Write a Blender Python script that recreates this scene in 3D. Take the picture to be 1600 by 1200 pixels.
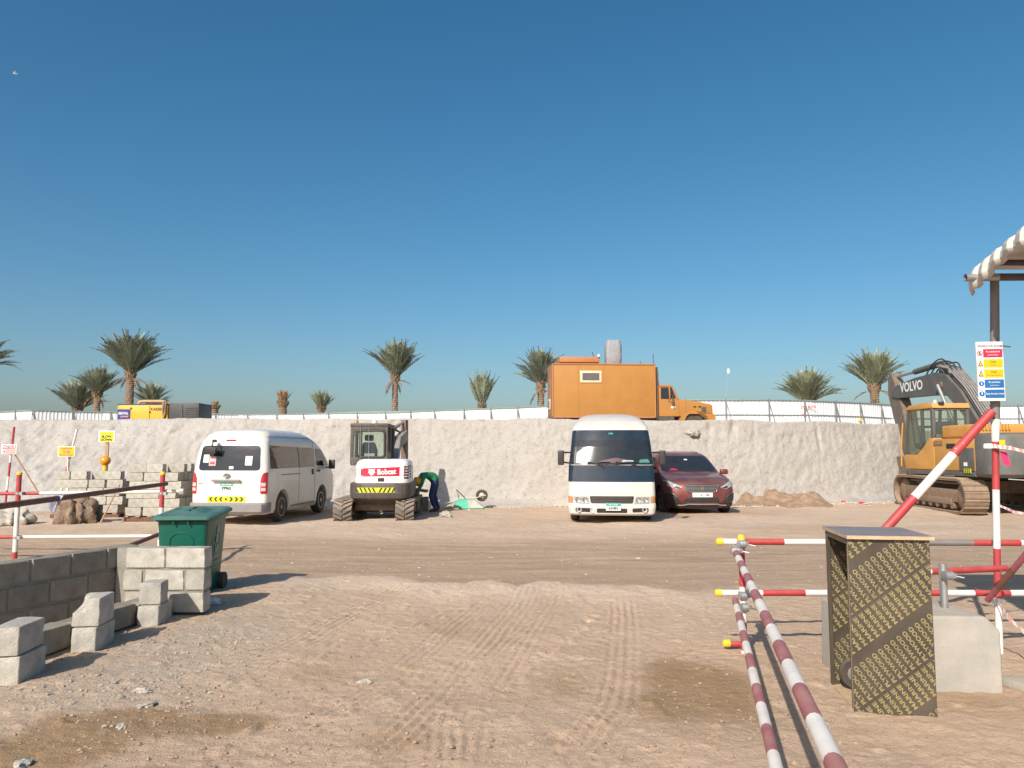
import bpy, bmesh, math, random
import numpy as np
from mathutils import Vector, Matrix, Euler

random.seed(7)
R = math.radians
for o in list(bpy.data.objects):
    bpy.data.objects.remove(o, do_unlink=True)
scene = bpy.context.scene
C = scene.collection

# ------------------------------------------------------------------ camera
CAM_H, FPX, PITCH = 1.60, 1200.0, R(5.1)
cd = bpy.data.cameras.new('camera')
cam = bpy.data.objects.new('camera', cd)
C.objects.link(cam)
cam.location = (0, 0, CAM_H)
cam.rotation_euler = (R(90) + PITCH, 0, 0)
cd.sensor_width = 36.0
cd.lens = 36.0 * FPX / 1600.0
cd.clip_start = 0.05
cd.clip_end = 4000
scene.camera = cam

# ------------------------------------------------------------------ sky and sun
SUN_TO = Vector((-0.63, -1.30, 1.02)).normalized()      # direction towards the sun
w = bpy.data.worlds.new('World')
scene.world = w
w.use_nodes = True
nt = w.node_tree
sky = nt.nodes.new('ShaderNodeTexSky')
sky.sky_type = 'NISHITA'
sky.sun_disc = False
sky.sun_elevation = math.asin(SUN_TO.z)
sky.sun_rotation = math.atan2(SUN_TO.x, SUN_TO.y)
sky.altitude = 0
sky.air_density = 1.0
sky.dust_density = 2.2
sky.ozone_density = 3.0
bg = nt.nodes['Background']
bg.inputs['Strength'].default_value = 0.101
hue = nt.nodes.new('ShaderNodeHueSaturation')
hue.inputs['Saturation'].default_value = 1.30
hue.inputs['Hue'].default_value = 0.489
nt.links.new(sky.outputs[0], hue.inputs['Color'])
nt.links.new(hue.outputs[0], bg.inputs['Color'])

sl = bpy.data.lights.new('sun', 'SUN')
sl.energy = 4.6
sl.angle = R(0.53)
sl.color = (1.0, 0.93, 0.83)
sun = bpy.data.objects.new('sun', sl)
C.objects.link(sun)
sun.rotation_euler = SUN_TO.to_track_quat('Z', 'Y').to_euler()
sun.location = (-10, -20, 25)

vs = scene.view_settings
vs.view_transform = 'Standard'
vs.look = 'None'
vs.exposure = 0.25
vs.gamma = 1.0
vs.use_curve_mapping = False

# ------------------------------------------------------------------ pixel helpers (1600x1200 photograph)
def pray(px, py):
    x = (px - 800) / FPX
    u = (600 - py) / FPX
    return (x, math.cos(PITCH) - u * math.sin(PITCH), math.sin(PITCH) + u * math.cos(PITCH))
def pg(px, py, z=0.0):            # pixel -> point on the level z
    d = pray(px, py)
    t = (z - CAM_H) / d[2]
    return Vector((d[0] * t, d[1] * t, z))
def pd(px, py, Y):                # pixel -> point at the depth Y
    d = pray(px, py)
    t = Y / d[1]
    return Vector((d[0] * t, Y, CAM_H + d[2] * t))

# ------------------------------------------------------------------ materials
def mat(name, col, rough=0.6, metal=0.0, var=0.12, scale=6.0, bump=0.0, bscale=40.0, dust=0.0,
        dustcol=(0.50, 0.37, 0.26), coat=0.0, rnd=0.0, spec=0.5, spots=None):
    m = bpy.data.materials.new(name)
    m.use_nodes = True
    t = m.node_tree
    N, L = t.nodes, t.links
    b = N['Principled BSDF']
    b.inputs['Roughness'].default_value = rough
    b.inputs['Metallic'].default_value = metal
    b.inputs['Specular IOR Level'].default_value = spec
    if coat:
        b.inputs['Coat Weight'].default_value = coat
        b.inputs['Coat Roughness'].default_value = 0.08
    tc = N.new('ShaderNodeTexCoord')
    n1 = N.new('ShaderNodeTexNoise')
    n1.inputs['Scale'].default_value = scale
    n1.inputs['Detail'].default_value = 7
    n1.inputs['Roughness'].default_value = 0.62
    L.new(tc.outputs['Object'], n1.inputs['Vector'])
    mr = N.new('ShaderNodeMapRange')
    mr.inputs[1].default_value = 0.3
    mr.inputs[2].default_value = 0.7
    mr.inputs[3].default_value = 1 - var
    mr.inputs[4].default_value = 1 + var
    L.new(n1.outputs[0], mr.inputs[0])
    val = mr.outputs[0]
    if rnd:
        oi = N.new('ShaderNodeObjectInfo')
        m2 = N.new('ShaderNodeMapRange')
        m2.inputs[3].default_value = 1 - rnd
        m2.inputs[4].default_value = 1 + rnd
        L.new(oi.outputs['Random'], m2.inputs[0])
        mu = N.new('ShaderNodeMath')
        mu.operation = 'MULTIPLY'
        L.new(val, mu.inputs[0])
        L.new(m2.outputs[0], mu.inputs[1])
        val = mu.outputs[0]
    hs = N.new('ShaderNodeHueSaturation')
    hs.inputs['Color'].default_value = (*col, 1)
    L.new(val, hs.inputs['Value'])
    out = hs.outputs[0]
    if spots:                               # (colour, scale, threshold): pits, chips, rust
        n3 = N.new('ShaderNodeTexNoise')
        n3.inputs['Scale'].default_value = spots[1]
        n3.inputs['Detail'].default_value = 5
        L.new(tc.outputs['Object'], n3.inputs['Vector'])
        r3 = N.new('ShaderNodeMapRange')
        r3.inputs[1].default_value = spots[2]
        r3.inputs[2].default_value = spots[2] + 0.05
        L.new(n3.outputs[0], r3.inputs[0])
        mx = N.new('ShaderNodeMix')
        mx.data_type = 'RGBA'
        L.new(r3.outputs[0], mx.inputs[0])
        L.new(out, mx.inputs[6])
        mx.inputs[7].default_value = (*spots[0], 1)
        out = mx.outputs[2]
    if dust:
        ge = N.new('ShaderNodeNewGeometry')
        sp = N.new('ShaderNodeSeparateXYZ')
        L.new(ge.outputs['Normal'], sp.inputs[0])
        r4 = N.new('ShaderNodeMapRange')
        r4.inputs[1].default_value = -0.2
        r4.inputs[2].default_value = 1.0
        r4.inputs[3].default_value = dust * 0.35
        r4.inputs[4].default_value = dust
        L.new(sp.outputs[2], r4.inputs[0])
        n4 = N.new('ShaderNodeTexNoise')
        n4.inputs['Scale'].default_value = scale * 0.7 + 1
        n4.inputs['Detail'].default_value = 8
        L.new(tc.outputs['Object'], n4.inputs['Vector'])
        r5 = N.new('ShaderNodeMapRange')
        r5.inputs[1].default_value = 0.3
        r5.inputs[2].default_value = 0.72
        r5.inputs[3].default_value = 0.35
        r5.inputs[4].default_value = 1.25
        L.new(n4.outputs[0], r5.inputs[0])
        mu = N.new('ShaderNodeMath')
        mu.operation = 'MULTIPLY'
        mu.use_clamp = True
        L.new(r4.outputs[0], mu.inputs[0])
        L.new(r5.outputs[0], mu.inputs[1])
        mx = N.new('ShaderNodeMix')
        mx.data_type = 'RGBA'
        L.new(mu.outputs[0], mx.inputs[0])
        L.new(out, mx.inputs[6])
        mx.inputs[7].default_value = (*dustcol, 1)
        out = mx.outputs[2]
        rr = N.new('ShaderNodeMapRange')
        rr.inputs[3].default_value = rough
        rr.inputs[4].default_value = 0.9
        L.new(mu.outputs[0], rr.inputs[0])
        L.new(rr.outputs[0], b.inputs['Roughness'])
    L.new(out, b.inputs['Base Color'])
    if bump:
        n2 = N.new('ShaderNodeTexNoise')
        n2.inputs['Scale'].default_value = bscale
        n2.inputs['Detail'].default_value = 6
        L.new(tc.outputs['Object'], n2.inputs['Vector'])
        bp = N.new('ShaderNodeBump')
        bp.inputs['Strength'].default_value = 1.0
        bp.inputs['Distance'].default_value = bump
        L.new(n2.outputs[0], bp.inputs['Height'])
        L.new(bp.outputs[0], b.inputs['Normal'])
    return m

def glass_mat(name, tint, clear=0.8):
    m = bpy.data.materials.new(name)
    m.use_nodes = True
    N, L = m.node_tree.nodes, m.node_tree.links
    b = N['Principled BSDF']
    b.inputs['Base Color'].default_value = (*[c * 0.25 for c in tint], 1)
    b.inputs['Roughness'].default_value = 0.06
    tr = N.new('ShaderNodeBsdfTransparent')
    tr.inputs[0].default_value = (*tint, 1)
    mx = N.new('ShaderNodeMixShader')
    mx.inputs[0].default_value = 1 - clear
    L.new(tr.outputs[0], mx.inputs[1])
    L.new(b.outputs[0], mx.inputs[2])
    L.new(mx.outputs[0], N['Material Output'].inputs[0])
    return m

SAND = (0.50, 0.37, 0.26)
M = dict(
    concrete=mat('concrete_block_grey', (0.41, 0.385, 0.33), 0.92, var=0.24, scale=9, bump=0.006, bscale=70, rnd=0.10,
                 spots=((0.26, 0.24, 0.21), 85, 0.63)),
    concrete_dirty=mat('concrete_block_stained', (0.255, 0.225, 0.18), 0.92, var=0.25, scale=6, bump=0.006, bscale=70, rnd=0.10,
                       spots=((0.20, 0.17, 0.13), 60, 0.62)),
    concrete_pale=mat('cast_concrete_pale', (0.365, 0.355, 0.32), 0.9, var=0.16, scale=3.5, bump=0.003, bscale=60, dust=0.35,
                      spots=((0.33, 0.30, 0.26), 30, 0.70)),
    mortar=mat('mortar', (0.25, 0.23, 0.195), 0.95, var=0.2, bump=0.006, bscale=60),
    red=mat('red_pole_paint', (0.42, 0.022, 0.035), 0.5, var=0.18, scale=9, dust=0.22, spots=((0.55, 0.45, 0.42), 26, 0.70)),
    oldred=mat('faded_maroon_paint', (0.30, 0.06, 0.085), 0.55, var=0.2, scale=12, dust=0.35, spots=((0.5, 0.42, 0.40), 30, 0.69)),
    white=mat('white_pole_paint', (0.74, 0.71, 0.66), 0.5, var=0.10, scale=10, dust=0.25, spots=((0.33, 0.25, 0.22), 30, 0.70)),
    rust=mat('rust_brown_pipe', (0.17, 0.065, 0.045), 0.7, var=0.25, scale=10, dust=0.15),
    yellow_cap=mat('yellow_plastic', (0.80, 0.52, 0.02), 0.45, var=0.08, dust=0.15),
    galv=mat('galvanised_steel', (0.42, 0.43, 0.44), 0.45, 0.7, var=0.2, scale=14, dust=0.25),
    greysteel=mat('grey_painted_steel', (0.20, 0.19, 0.19), 0.6, 0.2, var=0.2, dust=0.2),
    purple=mat('dark_purple_pipe', (0.06, 0.035, 0.06), 0.55, var=0.2),
    sheet=mat('weathered_white_sheet', (0.56, 0.55, 0.51), 0.55, 0.1, var=0.12, scale=5, dust=0.25, spots=((0.42, 0.32, 0.20), 9, 0.68)),
    bin=mat('green_bin_plastic', (0.002, 0.100, 0.066), 0.36, var=0.12, scale=5, dust=0.012),
    bin_lid=mat('dusty_green_lid', (0.006, 0.105, 0.078), 0.5, var=0.12, scale=5, dust=0.30, dustcol=(0.30, 0.33, 0.32)),
    black=mat('black_rubber', (0.022, 0.021, 0.020), 0.75, var=0.2, scale=12, dust=0.25),
    blackplastic=mat('black_plastic', (0.02, 0.02, 0.021), 0.5, var=0.15, dust=0.08),
    tyre=mat('tyre_rubber', (0.025, 0.024, 0.023), 0.85, var=0.2, dust=0.30),
    rim=mat('wheel_rim', (0.45, 0.45, 0.45), 0.4, 0.8, var=0.15, dust=0.3),
    vanwhite=mat('van_white_paint', (0.74, 0.72, 0.65), 0.32, var=0.06, scale=2.5, dust=0.20, coat=0.5),
    buswhite=mat('bus_white_paint', (0.60, 0.575, 0.535), 0.38, var=0.08, scale=2.5, dust=0.24, coat=0.4),
    darkglass=mat('dark_window_glass', (0.012, 0.018, 0.024), 0.06, var=0.1, spec=0.6, dust=0.03),
    busglass=mat('tinted_windscreen', (0.008, 0.016, 0.024), 0.07, var=0.1, spec=0.5, dust=0.05),
    busvisor=mat('windscreen_sun_band', (0.006, 0.022, 0.040), 0.10, var=0.1, spec=0.5, dust=0.05),
    sideglass=mat('bronze_side_glass', (0.05, 0.03, 0.022), 0.05, var=0.2, spec=0.8),
    carred=mat('dusty_metallic_red', (0.19, 0.024, 0.016), 0.33, 0.45, var=0.08, scale=3, dust=0.52, dustcol=(0.24, 0.185, 0.17), coat=0.6),
    chrome=mat('chrome', (0.62, 0.62, 0.62), 0.15, 1.0, var=0.05),
    lamp=mat('headlamp_lens', (0.50, 0.50, 0.48), 0.12, 0.35, var=0.4, scale=25, coat=0.6),
    amber=mat('amber_lens', (0.45, 0.22, 0.10), 0.2, var=0.15, coat=0.5),
    redlens=mat('red_lens', (0.42, 0.012, 0.022), 0.15, var=0.12, coat=0.8),
    clearlens=mat('clear_lens', (0.62, 0.45, 0.45), 0.2, var=0.2, coat=0.6),
    greybumper=mat('grey_bumper_plastic', (0.20, 0.20, 0.20), 0.6, var=0.1, dust=0.25),
    paper=mat('white_paper', (0.78, 0.77, 0.74), 0.8, var=0.05),
    pinkpaper=mat('pink_paper', (0.72, 0.36, 0.33), 0.8, var=0.1),
    plategreen=mat('plate_green', (0.02, 0.36, 0.28), 0.5, var=0.05),
    ink=mat('black_ink', (0.025, 0.025, 0.025), 0.7, var=0.0),
    silverink=mat('silver_badge', (0.45, 0.46, 0.47), 0.3, 0.8, var=0.05),
    hiviz=mat('yellow_reflective', (0.62, 0.62, 0.01), 0.5, var=0.06),
    bobwhite=mat('machine_white', (0.80, 0.78, 0.75), 0.4, var=0.05, scale=3, dust=0.10),
    bobred=mat('machine_red_stripe', (0.56, 0.012, 0.050), 0.4, var=0.06),
    charcoal=mat('charcoal_machine_paint', (0.055, 0.052, 0.052), 0.6, 0.1, var=0.3, scale=7, dust=0.22, spots=((0.26, 0.22, 0.19), 12, 0.70)),
    dirtysteel=mat('dusty_rusty_steel', (0.15, 0.115, 0.09), 0.75, 0.2, var=0.35, scale=9, dust=0.35, spots=((0.21, 0.08, 0.04), 14, 0.64)),
    greyarm=mat('grey_arm_paint', (0.24, 0.23, 0.22), 0.6, 0.1, var=0.2, dust=0.22),
    rubbertrack=mat('dusty_rubber_track', (0.10, 0.095, 0.085), 0.9, var=0.25, dust=0.55),
    excyellow=mat('excavator_yellow', (0.56, 0.27, 0.045), 0.5, var=0.12, scale=4, dust=0.30),
    excgrey=mat('excavator_grey', (0.075, 0.085, 0.085), 0.55, 0.05, var=0.15, scale=4, dust=0.22),
    steeltrack=mat('steel_track', (0.22, 0.155, 0.105), 0.75, 0.3, var=0.3, scale=9, dust=0.6),
    orange=mat('faded_orange_paint', (0.40, 0.168, 0.026), 0.6, var=0.10, scale=1.1, dust=0.30, dustcol=(0.40, 0.25, 0.12), spots=((0.36, 0.195, 0.065), 7, 0.66)),
    orange_roof=mat('pale_orange_paint', (0.42, 0.165, 0.055), 0.6, var=0.08, dust=0.2),
    orange_end=mat('orange_brown_panel', (0.34, 0.15, 0.06), 0.6, var=0.12, scale=3, dust=0.1),
    cream=mat('cream_frame', (0.72, 0.58, 0.38), 0.5, var=0.05),
    tarp=mat('grey_tarpaulin', (0.28, 0.28, 0.29), 0.75, var=0.15, scale=5, bump=0.02, bscale=12),
    compyellow=mat('compressor_yellow', (0.72, 0.37, 0.01), 0.45, var=0.06, dust=0.12),
    compgrey=mat('compressor_dark_grey', (0.035, 0.042, 0.048), 0.5, var=0.15, dust=0.08),
    compblue=mat('dark_blue_panel', (0.035, 0.035, 0.19), 0.5, var=0.1),
    tanpipe=mat('tan_insulated_pipe', (0.50, 0.30, 0.19), 0.7, var=0.15),
    hoard=mat('white_hoarding_sheet', (0.74, 0.73, 0.71), 0.55, var=0.04, scale=1.5, rnd=0.04),
    hoardgreen=mat('green_hoarding_edge', (0.20, 0.34, 0.26), 0.8, var=0.2),
    fencesteel=mat('fence_grey_steel', (0.22, 0.23, 0.24), 0.6, 0.2, var=0.15),
    wood=mat('weathered_timber', (0.40, 0.26, 0.15), 0.85, var=0.25, scale=12),
    pallet=mat('dark_pallet_timber', (0.16, 0.085, 0.055), 0.9, var=0.3, scale=10),
    burlap=mat('dirty_burlap', (0.20, 0.14, 0.095), 0.95, var=0.55, scale=11, bump=0.03, bscale=25, dust=0.25),
    bluewrap=mat('pale_blue_film', (0.34, 0.36, 0.48), 0.4, var=0.3, scale=14, bump=0.01, bscale=30),
    blackbag=mat('dark_grey_sack', (0.07, 0.07, 0.075), 0.6, var=0.2, bump=0.02, bscale=18, dust=0.15),
    signwhite=mat('sign_white', (0.74, 0.73, 0.71), 0.55, var=0.04),
    signyellow=mat('sign_yellow', (0.72, 0.46, 0.005), 0.5, var=0.06),
    signlemon=mat('sign_lemon', (0.80, 0.76, 0.02), 0.5, var=0.05),
    signred=mat('sign_red', (0.48, 0.02, 0.07), 0.5, var=0.06),
    signblue=mat('sign_blue', (0.012, 0.13, 0.36), 0.5, var=0.06),
    orangeball=mat('orange_lamp_globe', (0.78, 0.30, 0.01), 0.25, var=0.08, coat=0.6),
    ply=mat('film_faced_ply', (0.052, 0.043, 0.033), 0.40, var=0.3, scale=4, dust=0.14),
    plyprint=mat('gold_print', (0.30, 0.245, 0.105), 0.5, var=0.18, scale=9),
    plyedge=mat('ply_raw_edge', (0.50, 0.36, 0.23), 0.8, var=0.2, scale=20),
    plytop=mat('dusty_grey_ply_top', (0.16, 0.15, 0.16), 0.4, var=0.15, scale=5, dust=0.22),
    skin=mat('skin', (0.20, 0.105, 0.065), 0.55, var=0.08),
    shirt=mat('green_shirt', (0.012, 0.19, 0.085), 0.85, var=0.15, scale=9),
    jeans=mat('dark_blue_trousers', (0.018, 0.035, 0.10), 0.9, var=0.2, scale=12),
    helmet=mat('orange_hard_hat', (0.78, 0.36, 0.01), 0.35, var=0.05),
    barrowgreen=mat('green_barrow_enamel', (0.03, 0.42, 0.25), 0.4, var=0.1, dust=0.12),
    barrowpale=mat('worn_barrow_steel', (0.50, 0.50, 0.44), 0.6, 0.1, var=0.2, dust=0.25),
    frond=mat('palm_frond_green', (0.205, 0.225, 0.15), 0.55, var=0.35, scale=1.5, rnd=0.22, dust=0.10, dustcol=(0.42, 0.38, 0.26)),  # green lightened in the colour to stand for distance haze
    frondpale=mat('palm_frond_olive', (0.26, 0.275, 0.165), 0.55, var=0.3, scale=1.5, rnd=0.2, dust=0.12, dustcol=(0.42, 0.38, 0.26)),
    fronddry=mat('palm_frond_dry', (0.34, 0.20, 0.09), 0.8, var=0.3, scale=1.5, rnd=0.2),
    trunk=mat('palm_trunk', (0.26, 0.18, 0.125), 0.95, var=0.35, scale=8, bump=0.03, bscale=14),
    trunkdark=mat('palm_leaf_bases', (0.22, 0.145, 0.085), 0.95, var=0.35, scale=8, bump=0.03, bscale=14),
    bird=mat('bird_white', (0.75, 0.75, 0.75), 0.7, var=0.05),
    pinkflag=mat('pink_flag_cloth', (0.70, 0.03, 0.13), 0.8, var=0.1),
    mudbrown=mat('dirt_brown', (0.30, 0.20, 0.13), 0.95, var=0.3, scale=5, bump=0.02, bscale=20),
    plasticwhite=mat('crumpled_white_plastic', (0.70, 0.69, 0.68), 0.5, var=0.1),
    cabglass=glass_mat('cab_glass_green', (0.91, 0.96, 0.93), 0.94),
    seat=mat('seat_fabric', (0.035, 0.045, 0.06), 0.9, var=0.15),
)

# ------------------------------------------------------------------ mesh helpers
class MB:
    def __init__(s):
        s.v, s.f, s.m = [], [], []
    def add(s, vs, fs, mi=0):
        n = len(s.v)
        s.v += [tuple(v) for v in vs]
        s.f += [tuple(i + n for i in f) for f in fs]
        s.m += [mi] * len(fs)
        return s
    def box(s, c, d, rot=None, mi=0):
        hx, hy, hz = d[0] / 2, d[1] / 2, d[2] / 2
        vs = [Vector((x, y, z)) for z in (-hz, hz) for y in (-hy, hy) for x in (-hx, hx)]
        if rot is not None:
            vs = [rot @ v for v in vs]
        c = Vector(c)
        return s.add([v + c for v in vs],
                     [(0, 2, 3, 1), (4, 5, 7, 6), (0, 1, 5, 4), (2, 6, 7, 3), (0, 4, 6, 2), (1, 3, 7, 5)], mi)
    def beam(s, a, b, wx, wz, mi=0):            # square bar from a to b
        a, b = Vector(a), Vector(b)
        d = b - a
        q = d.to_track_quat('Y', 'Z').to_matrix()
        return s.box((a + b) / 2, (wx, d.length, wz), q, mi)
    def tube(s, pts, r, n=10, mi=0, mis=None, caps=True):
        pts = [Vector(p) for p in pts]
        rs = r if isinstance(r, (list, tuple)) else [r] * len(pts)
        up = Vector((0, 0, 1))
        base = len(s.v)
        prev = None
        for i, p in enumerate(pts):
            a = pts[max(i - 1, 0)]
            b = pts[min(i + 1, len(pts) - 1)]
            t = (b - a).normalized()
            if prev is None:
                ref = up if abs(t.z) < 0.95 else Vector((1, 0, 0))
                u = t.cross(ref).normalized()
            else:
                u = (prev - t * prev.dot(t)).normalized()
            prev = u
            v = t.cross(u)
            for k in range(n):
                an = 2 * math.pi * k / n
                s.v.append(tuple(p + (u * math.cos(an) + v * math.sin(an)) * rs[i]))
        for i in range(len(pts) - 1):
            for k in range(n):
                k2 = (k + 1) % n
                s.f.append((base + i * n + k, base + i * n + k2, base + (i + 1) * n + k2, base + (i + 1) * n + k))
                s.m.append(mis[i] if mis else mi)
        if caps:
            s.f.append(tuple(base + k for k in reversed(range(n))))
            s.m.append(mis[0] if mis else mi)
            e = base + (len(pts) - 1) * n
            s.f.append(tuple(e + k for k in range(n)))
            s.m.append(mis[-1] if mis else mi)
        return s
    def prism(s, poly, axis, lo, hi, mi=0):     # poly of (a,b); axis 'x': (y,z), 'y': (x,z), 'z': (x,y)
        def P(a, b, c):
            return {'x': (c, a, b), 'y': (a, c, b), 'z': (a, b, c)}[axis]
        n = len(poly)
        ar = sum(poly[i][0] * poly[(i + 1) % n][1] - poly[(i + 1) % n][0] * poly[i][1] for i in range(n))
        if (ar < 0) != (axis == 'y'):
            poly = poly[::-1]
        vs = [P(a, b, lo) for a, b in poly] + [P(a, b, hi) for a, b in poly]
        fs = [tuple(reversed(range(n))), tuple(range(n, 2 * n))]
        fs += [(i, (i + 1) % n, n + (i + 1) % n, n + i) for i in range(n)]
        return s.add(vs, fs, mi)
    def lathe(s, prof, o, ax='x', n=24, mi=0):  # prof of (r, h) along the axis
        o = Vector(o)
        vs, fs = [], []
        for r, h in prof:
            for k in range(n):
                a = 2 * math.pi * k / n
                c, d = r * math.cos(a), r * math.sin(a)
                vs.append(o + Vector({'x': (h, c, d), 'y': (d, h, c), 'z': (c, d, h)}[ax]))
        for i in range(len(prof) - 1):
            for k in range(n):
                k2 = (k + 1) % n
                fs.append((i * n + k, i * n + k2, (i + 1) * n + k2, (i + 1) * n + k))
        fs.append(tuple(reversed(range(n))))
        fs.append(tuple((len(prof) - 1) * n + k for k in range(n)))
        return s.add(vs, fs, mi)
    def mesh(s, name, smooth=None, bevel=0.0, seg=2):
        me = bpy.data.meshes.new(name)
        me.from_pydata(s.v, [], s.f)
        for p, i in zip(me.polygons, s.m):
            p.material_index = i
        if bevel:
            bm = bmesh.new()
            bm.from_mesh(me)
            ed = [e for e in bm.edges if len(e.link_faces) == 2 and e.calc_face_angle(0) > 0.5]
            bmesh.ops.bevel(bm, geom=ed, offset=bevel, segments=seg, affect='EDGES', profile=0.6, clamp_overlap=True)
            bm.to_mesh(me)
            bm.free()
        if smooth or bevel:
            me.shade_smooth()
            me.set_sharp_from_angle(angle=R(smooth or 40))
        me.update()
        return me
    def build(s, name, m, parent=None, smooth=None, bevel=0.0, seg=2, loc=None):
        return obj(name, s.mesh(name, smooth, bevel, seg), m, parent, loc)

def obj(name, me, m, parent=None, loc=None):
    if not me.materials:
        for x in (m if isinstance(m, (list, tuple)) else [m]):
            me.materials.append(M[x] if isinstance(x, str) else x)
    o = bpy.data.objects.new(name, me)
    C.objects.link(o)
    if parent is not None:
        o.parent = parent
    if loc is not None:
        o.location = loc
    return o
def tag(o, label, cat, group=None):
    o['label'] = label
    o['category'] = cat
    if group:
        o['group'] = group
    return o
def thing(name, label, cat, loc=(0, 0, 0), rotz=0.0, group=None):
    o = bpy.data.objects.new(name, None)
    o.empty_display_size = 0.2
    C.objects.link(o)
    o.location = loc
    o.rotation_euler = (0, 0, rotz)
    return tag(o, label, cat, group)
def struct(o):
    o['kind'] = 'structure'
    return o
def copy_tree(o, parent=None):
    c = o.copy()
    C.objects.link(c)
    c.parent = parent
    for ch in list(o.children):
        copy_tree(ch, c)
    return c

# lettering -----------------------------------------------------------------
_txt = {}
def text_mesh(s, size, bold=0.0, thick=0.0, align='CENTER'):
    key = (s, size, bold, thick, align)
    if key not in _txt:
        cu = bpy.data.curves.new('lettering', 'FONT')
        cu.body = s
        cu.size = size
        cu.align_x = align
        cu.align_y = 'CENTER'
        cu.offset = bold
        cu.extrude = thick
        cu.resolution_u = 3
        o = bpy.data.objects.new('lettering_tmp', cu)
        me = bpy.data.meshes.new_from_object(o)
        bpy.data.objects.remove(o)
        bpy.data.curves.remove(cu)
        _txt[key] = me
    return _txt[key].copy()
def text(s, size, m, parent, loc, rot=(90, 0, 0), bold=0.0, sx=1.0, name='lettering'):
    me = text_mesh(s, size, bold)
    me.materials.clear()
    o = obj(name, me, m, parent, loc)
    o.rotation_euler = [R(a) for a in rot]
    o.scale = (sx, 1, 1)
    return o

# numpy noise ---------------------------------------------------------------
def _h(ix, iy, seed):
    n = (ix.astype(np.int64) * 374761393 + iy.astype(np.int64) * 668265263 + seed * 144269504) & 0xffffffff
    n = ((n ^ (n >> 13)) * 1274126177) & 0xffffffff
    return ((n ^ (n >> 16)) & 0xffffff) / float(0xffffff)
def vnoise(x, y, seed=0):
    x = np.asarray(x, float); y = np.asarray(y, float)
    xi = np.floor(x); yi = np.floor(y)
    fx = x - xi; fy = y - yi
    fx = fx * fx * (3 - 2 * fx); fy = fy * fy * (3 - 2 * fy)
    a = _h(xi, yi, seed); b = _h(xi + 1, yi, seed); c = _h(xi, yi + 1, seed); d = _h(xi + 1, yi + 1, seed)
    return (a + (b - a) * fx) * (1 - fy) + (c + (d - c) * fx) * fy - 0.5
def fbm(x, y, seed=0, oct=4, gain=0.5):
    s = 0; a = 1.0
    for k in range(oct):
        s = s + a * vnoise(np.asarray(x) * 2 ** k + 17.3 * k, np.asarray(y) * 2 ** k - 9.1 * k, seed + k)
        a *= gain
    return s
def sig(x):
    return 1 / (1 + np.exp(-np.clip(x, -30, 30)))
def grid_mesh(name, X, Y, Z, attrs=None):
    ny, nx = X.shape
    co = np.stack([X, Y, Z], -1).reshape(-1, 3).astype(np.float32)
    i = np.arange(ny * nx).reshape(ny, nx)
    q = np.stack([i[:-1, :-1], i[:-1, 1:], i[1:, 1:], i[1:, :-1]], -1).reshape(-1, 4)
    me = bpy.data.meshes.new(name)
    me.vertices.add(len(co)); me.vertices.foreach_set('co', co.ravel())
    me.loops.add(q.size); me.loops.foreach_set('vertex_index', q.ravel().astype(np.int32))
    me.polygons.add(len(q))
    me.polygons.foreach_set('loop_start', np.arange(0, q.size, 4, dtype=np.int32))
    me.polygons.foreach_set('loop_total', np.full(len(q), 4, dtype=np.int32))
    me.update(calc_edges=True)
    me.validate()
    for k, a in (attrs or {}).items():
        at = me.attributes.new(k, 'FLOAT', 'POINT')
        at.data.foreach_set('value', np.asarray(a, np.float32).ravel())
    me.shade_smooth()
    return me
# ================================================================== ground
EDGE = sorted([(p.x, p.y) for p in (pg(*q) for q in
        [(440, 893), (487, 902), (540, 898), (590, 900), (626, 902), (660, 910), (700, 911), (731, 913), (769, 907), (810, 915),
         (844, 906), (898, 912), (940, 913), (968, 915), (996, 912), (1066, 922), (1115, 920)])])
EX = np.array([e[0] for e in EDGE]); EY = np.array([e[1] for e in EDGE])
def stain(x, y, cx, cy, rx, ry, seed=3, soft=0.10):      # pixel ellipse on the ground -> soft mask
    p = pg(cx, cy)
    gx = rx / FPX * p.y
    gy = p.y * p.y / (CAM_H * FPX) * ry
    d = np.sqrt(((x - p.x) / gx) ** 2 + ((y - p.y) / gy) ** 2) + 0.45 * fbm(x * 2.6, y * 2.6, seed, 4)
    return sig((1 - d) / soft)
def road_mask(x, y):
    ye = np.interp(x, EX, EY, left=10.2, right=9.35) + 0.12 * fbm(x * 2.3, y * 0.3, 11, 4)
    sharp = 0.035 + 0.35 * sig((x - 2.3) / 0.3) + 0.25 * sig((-3.0 - x) / 0.3)
    a = sig((y - ye) / sharp)
    b = 1 - sig((y - 14.6 - 0.5 * fbm(x * 0.25, y * 0.4, 5, 3)) / 0.30)
    return a * b
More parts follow.
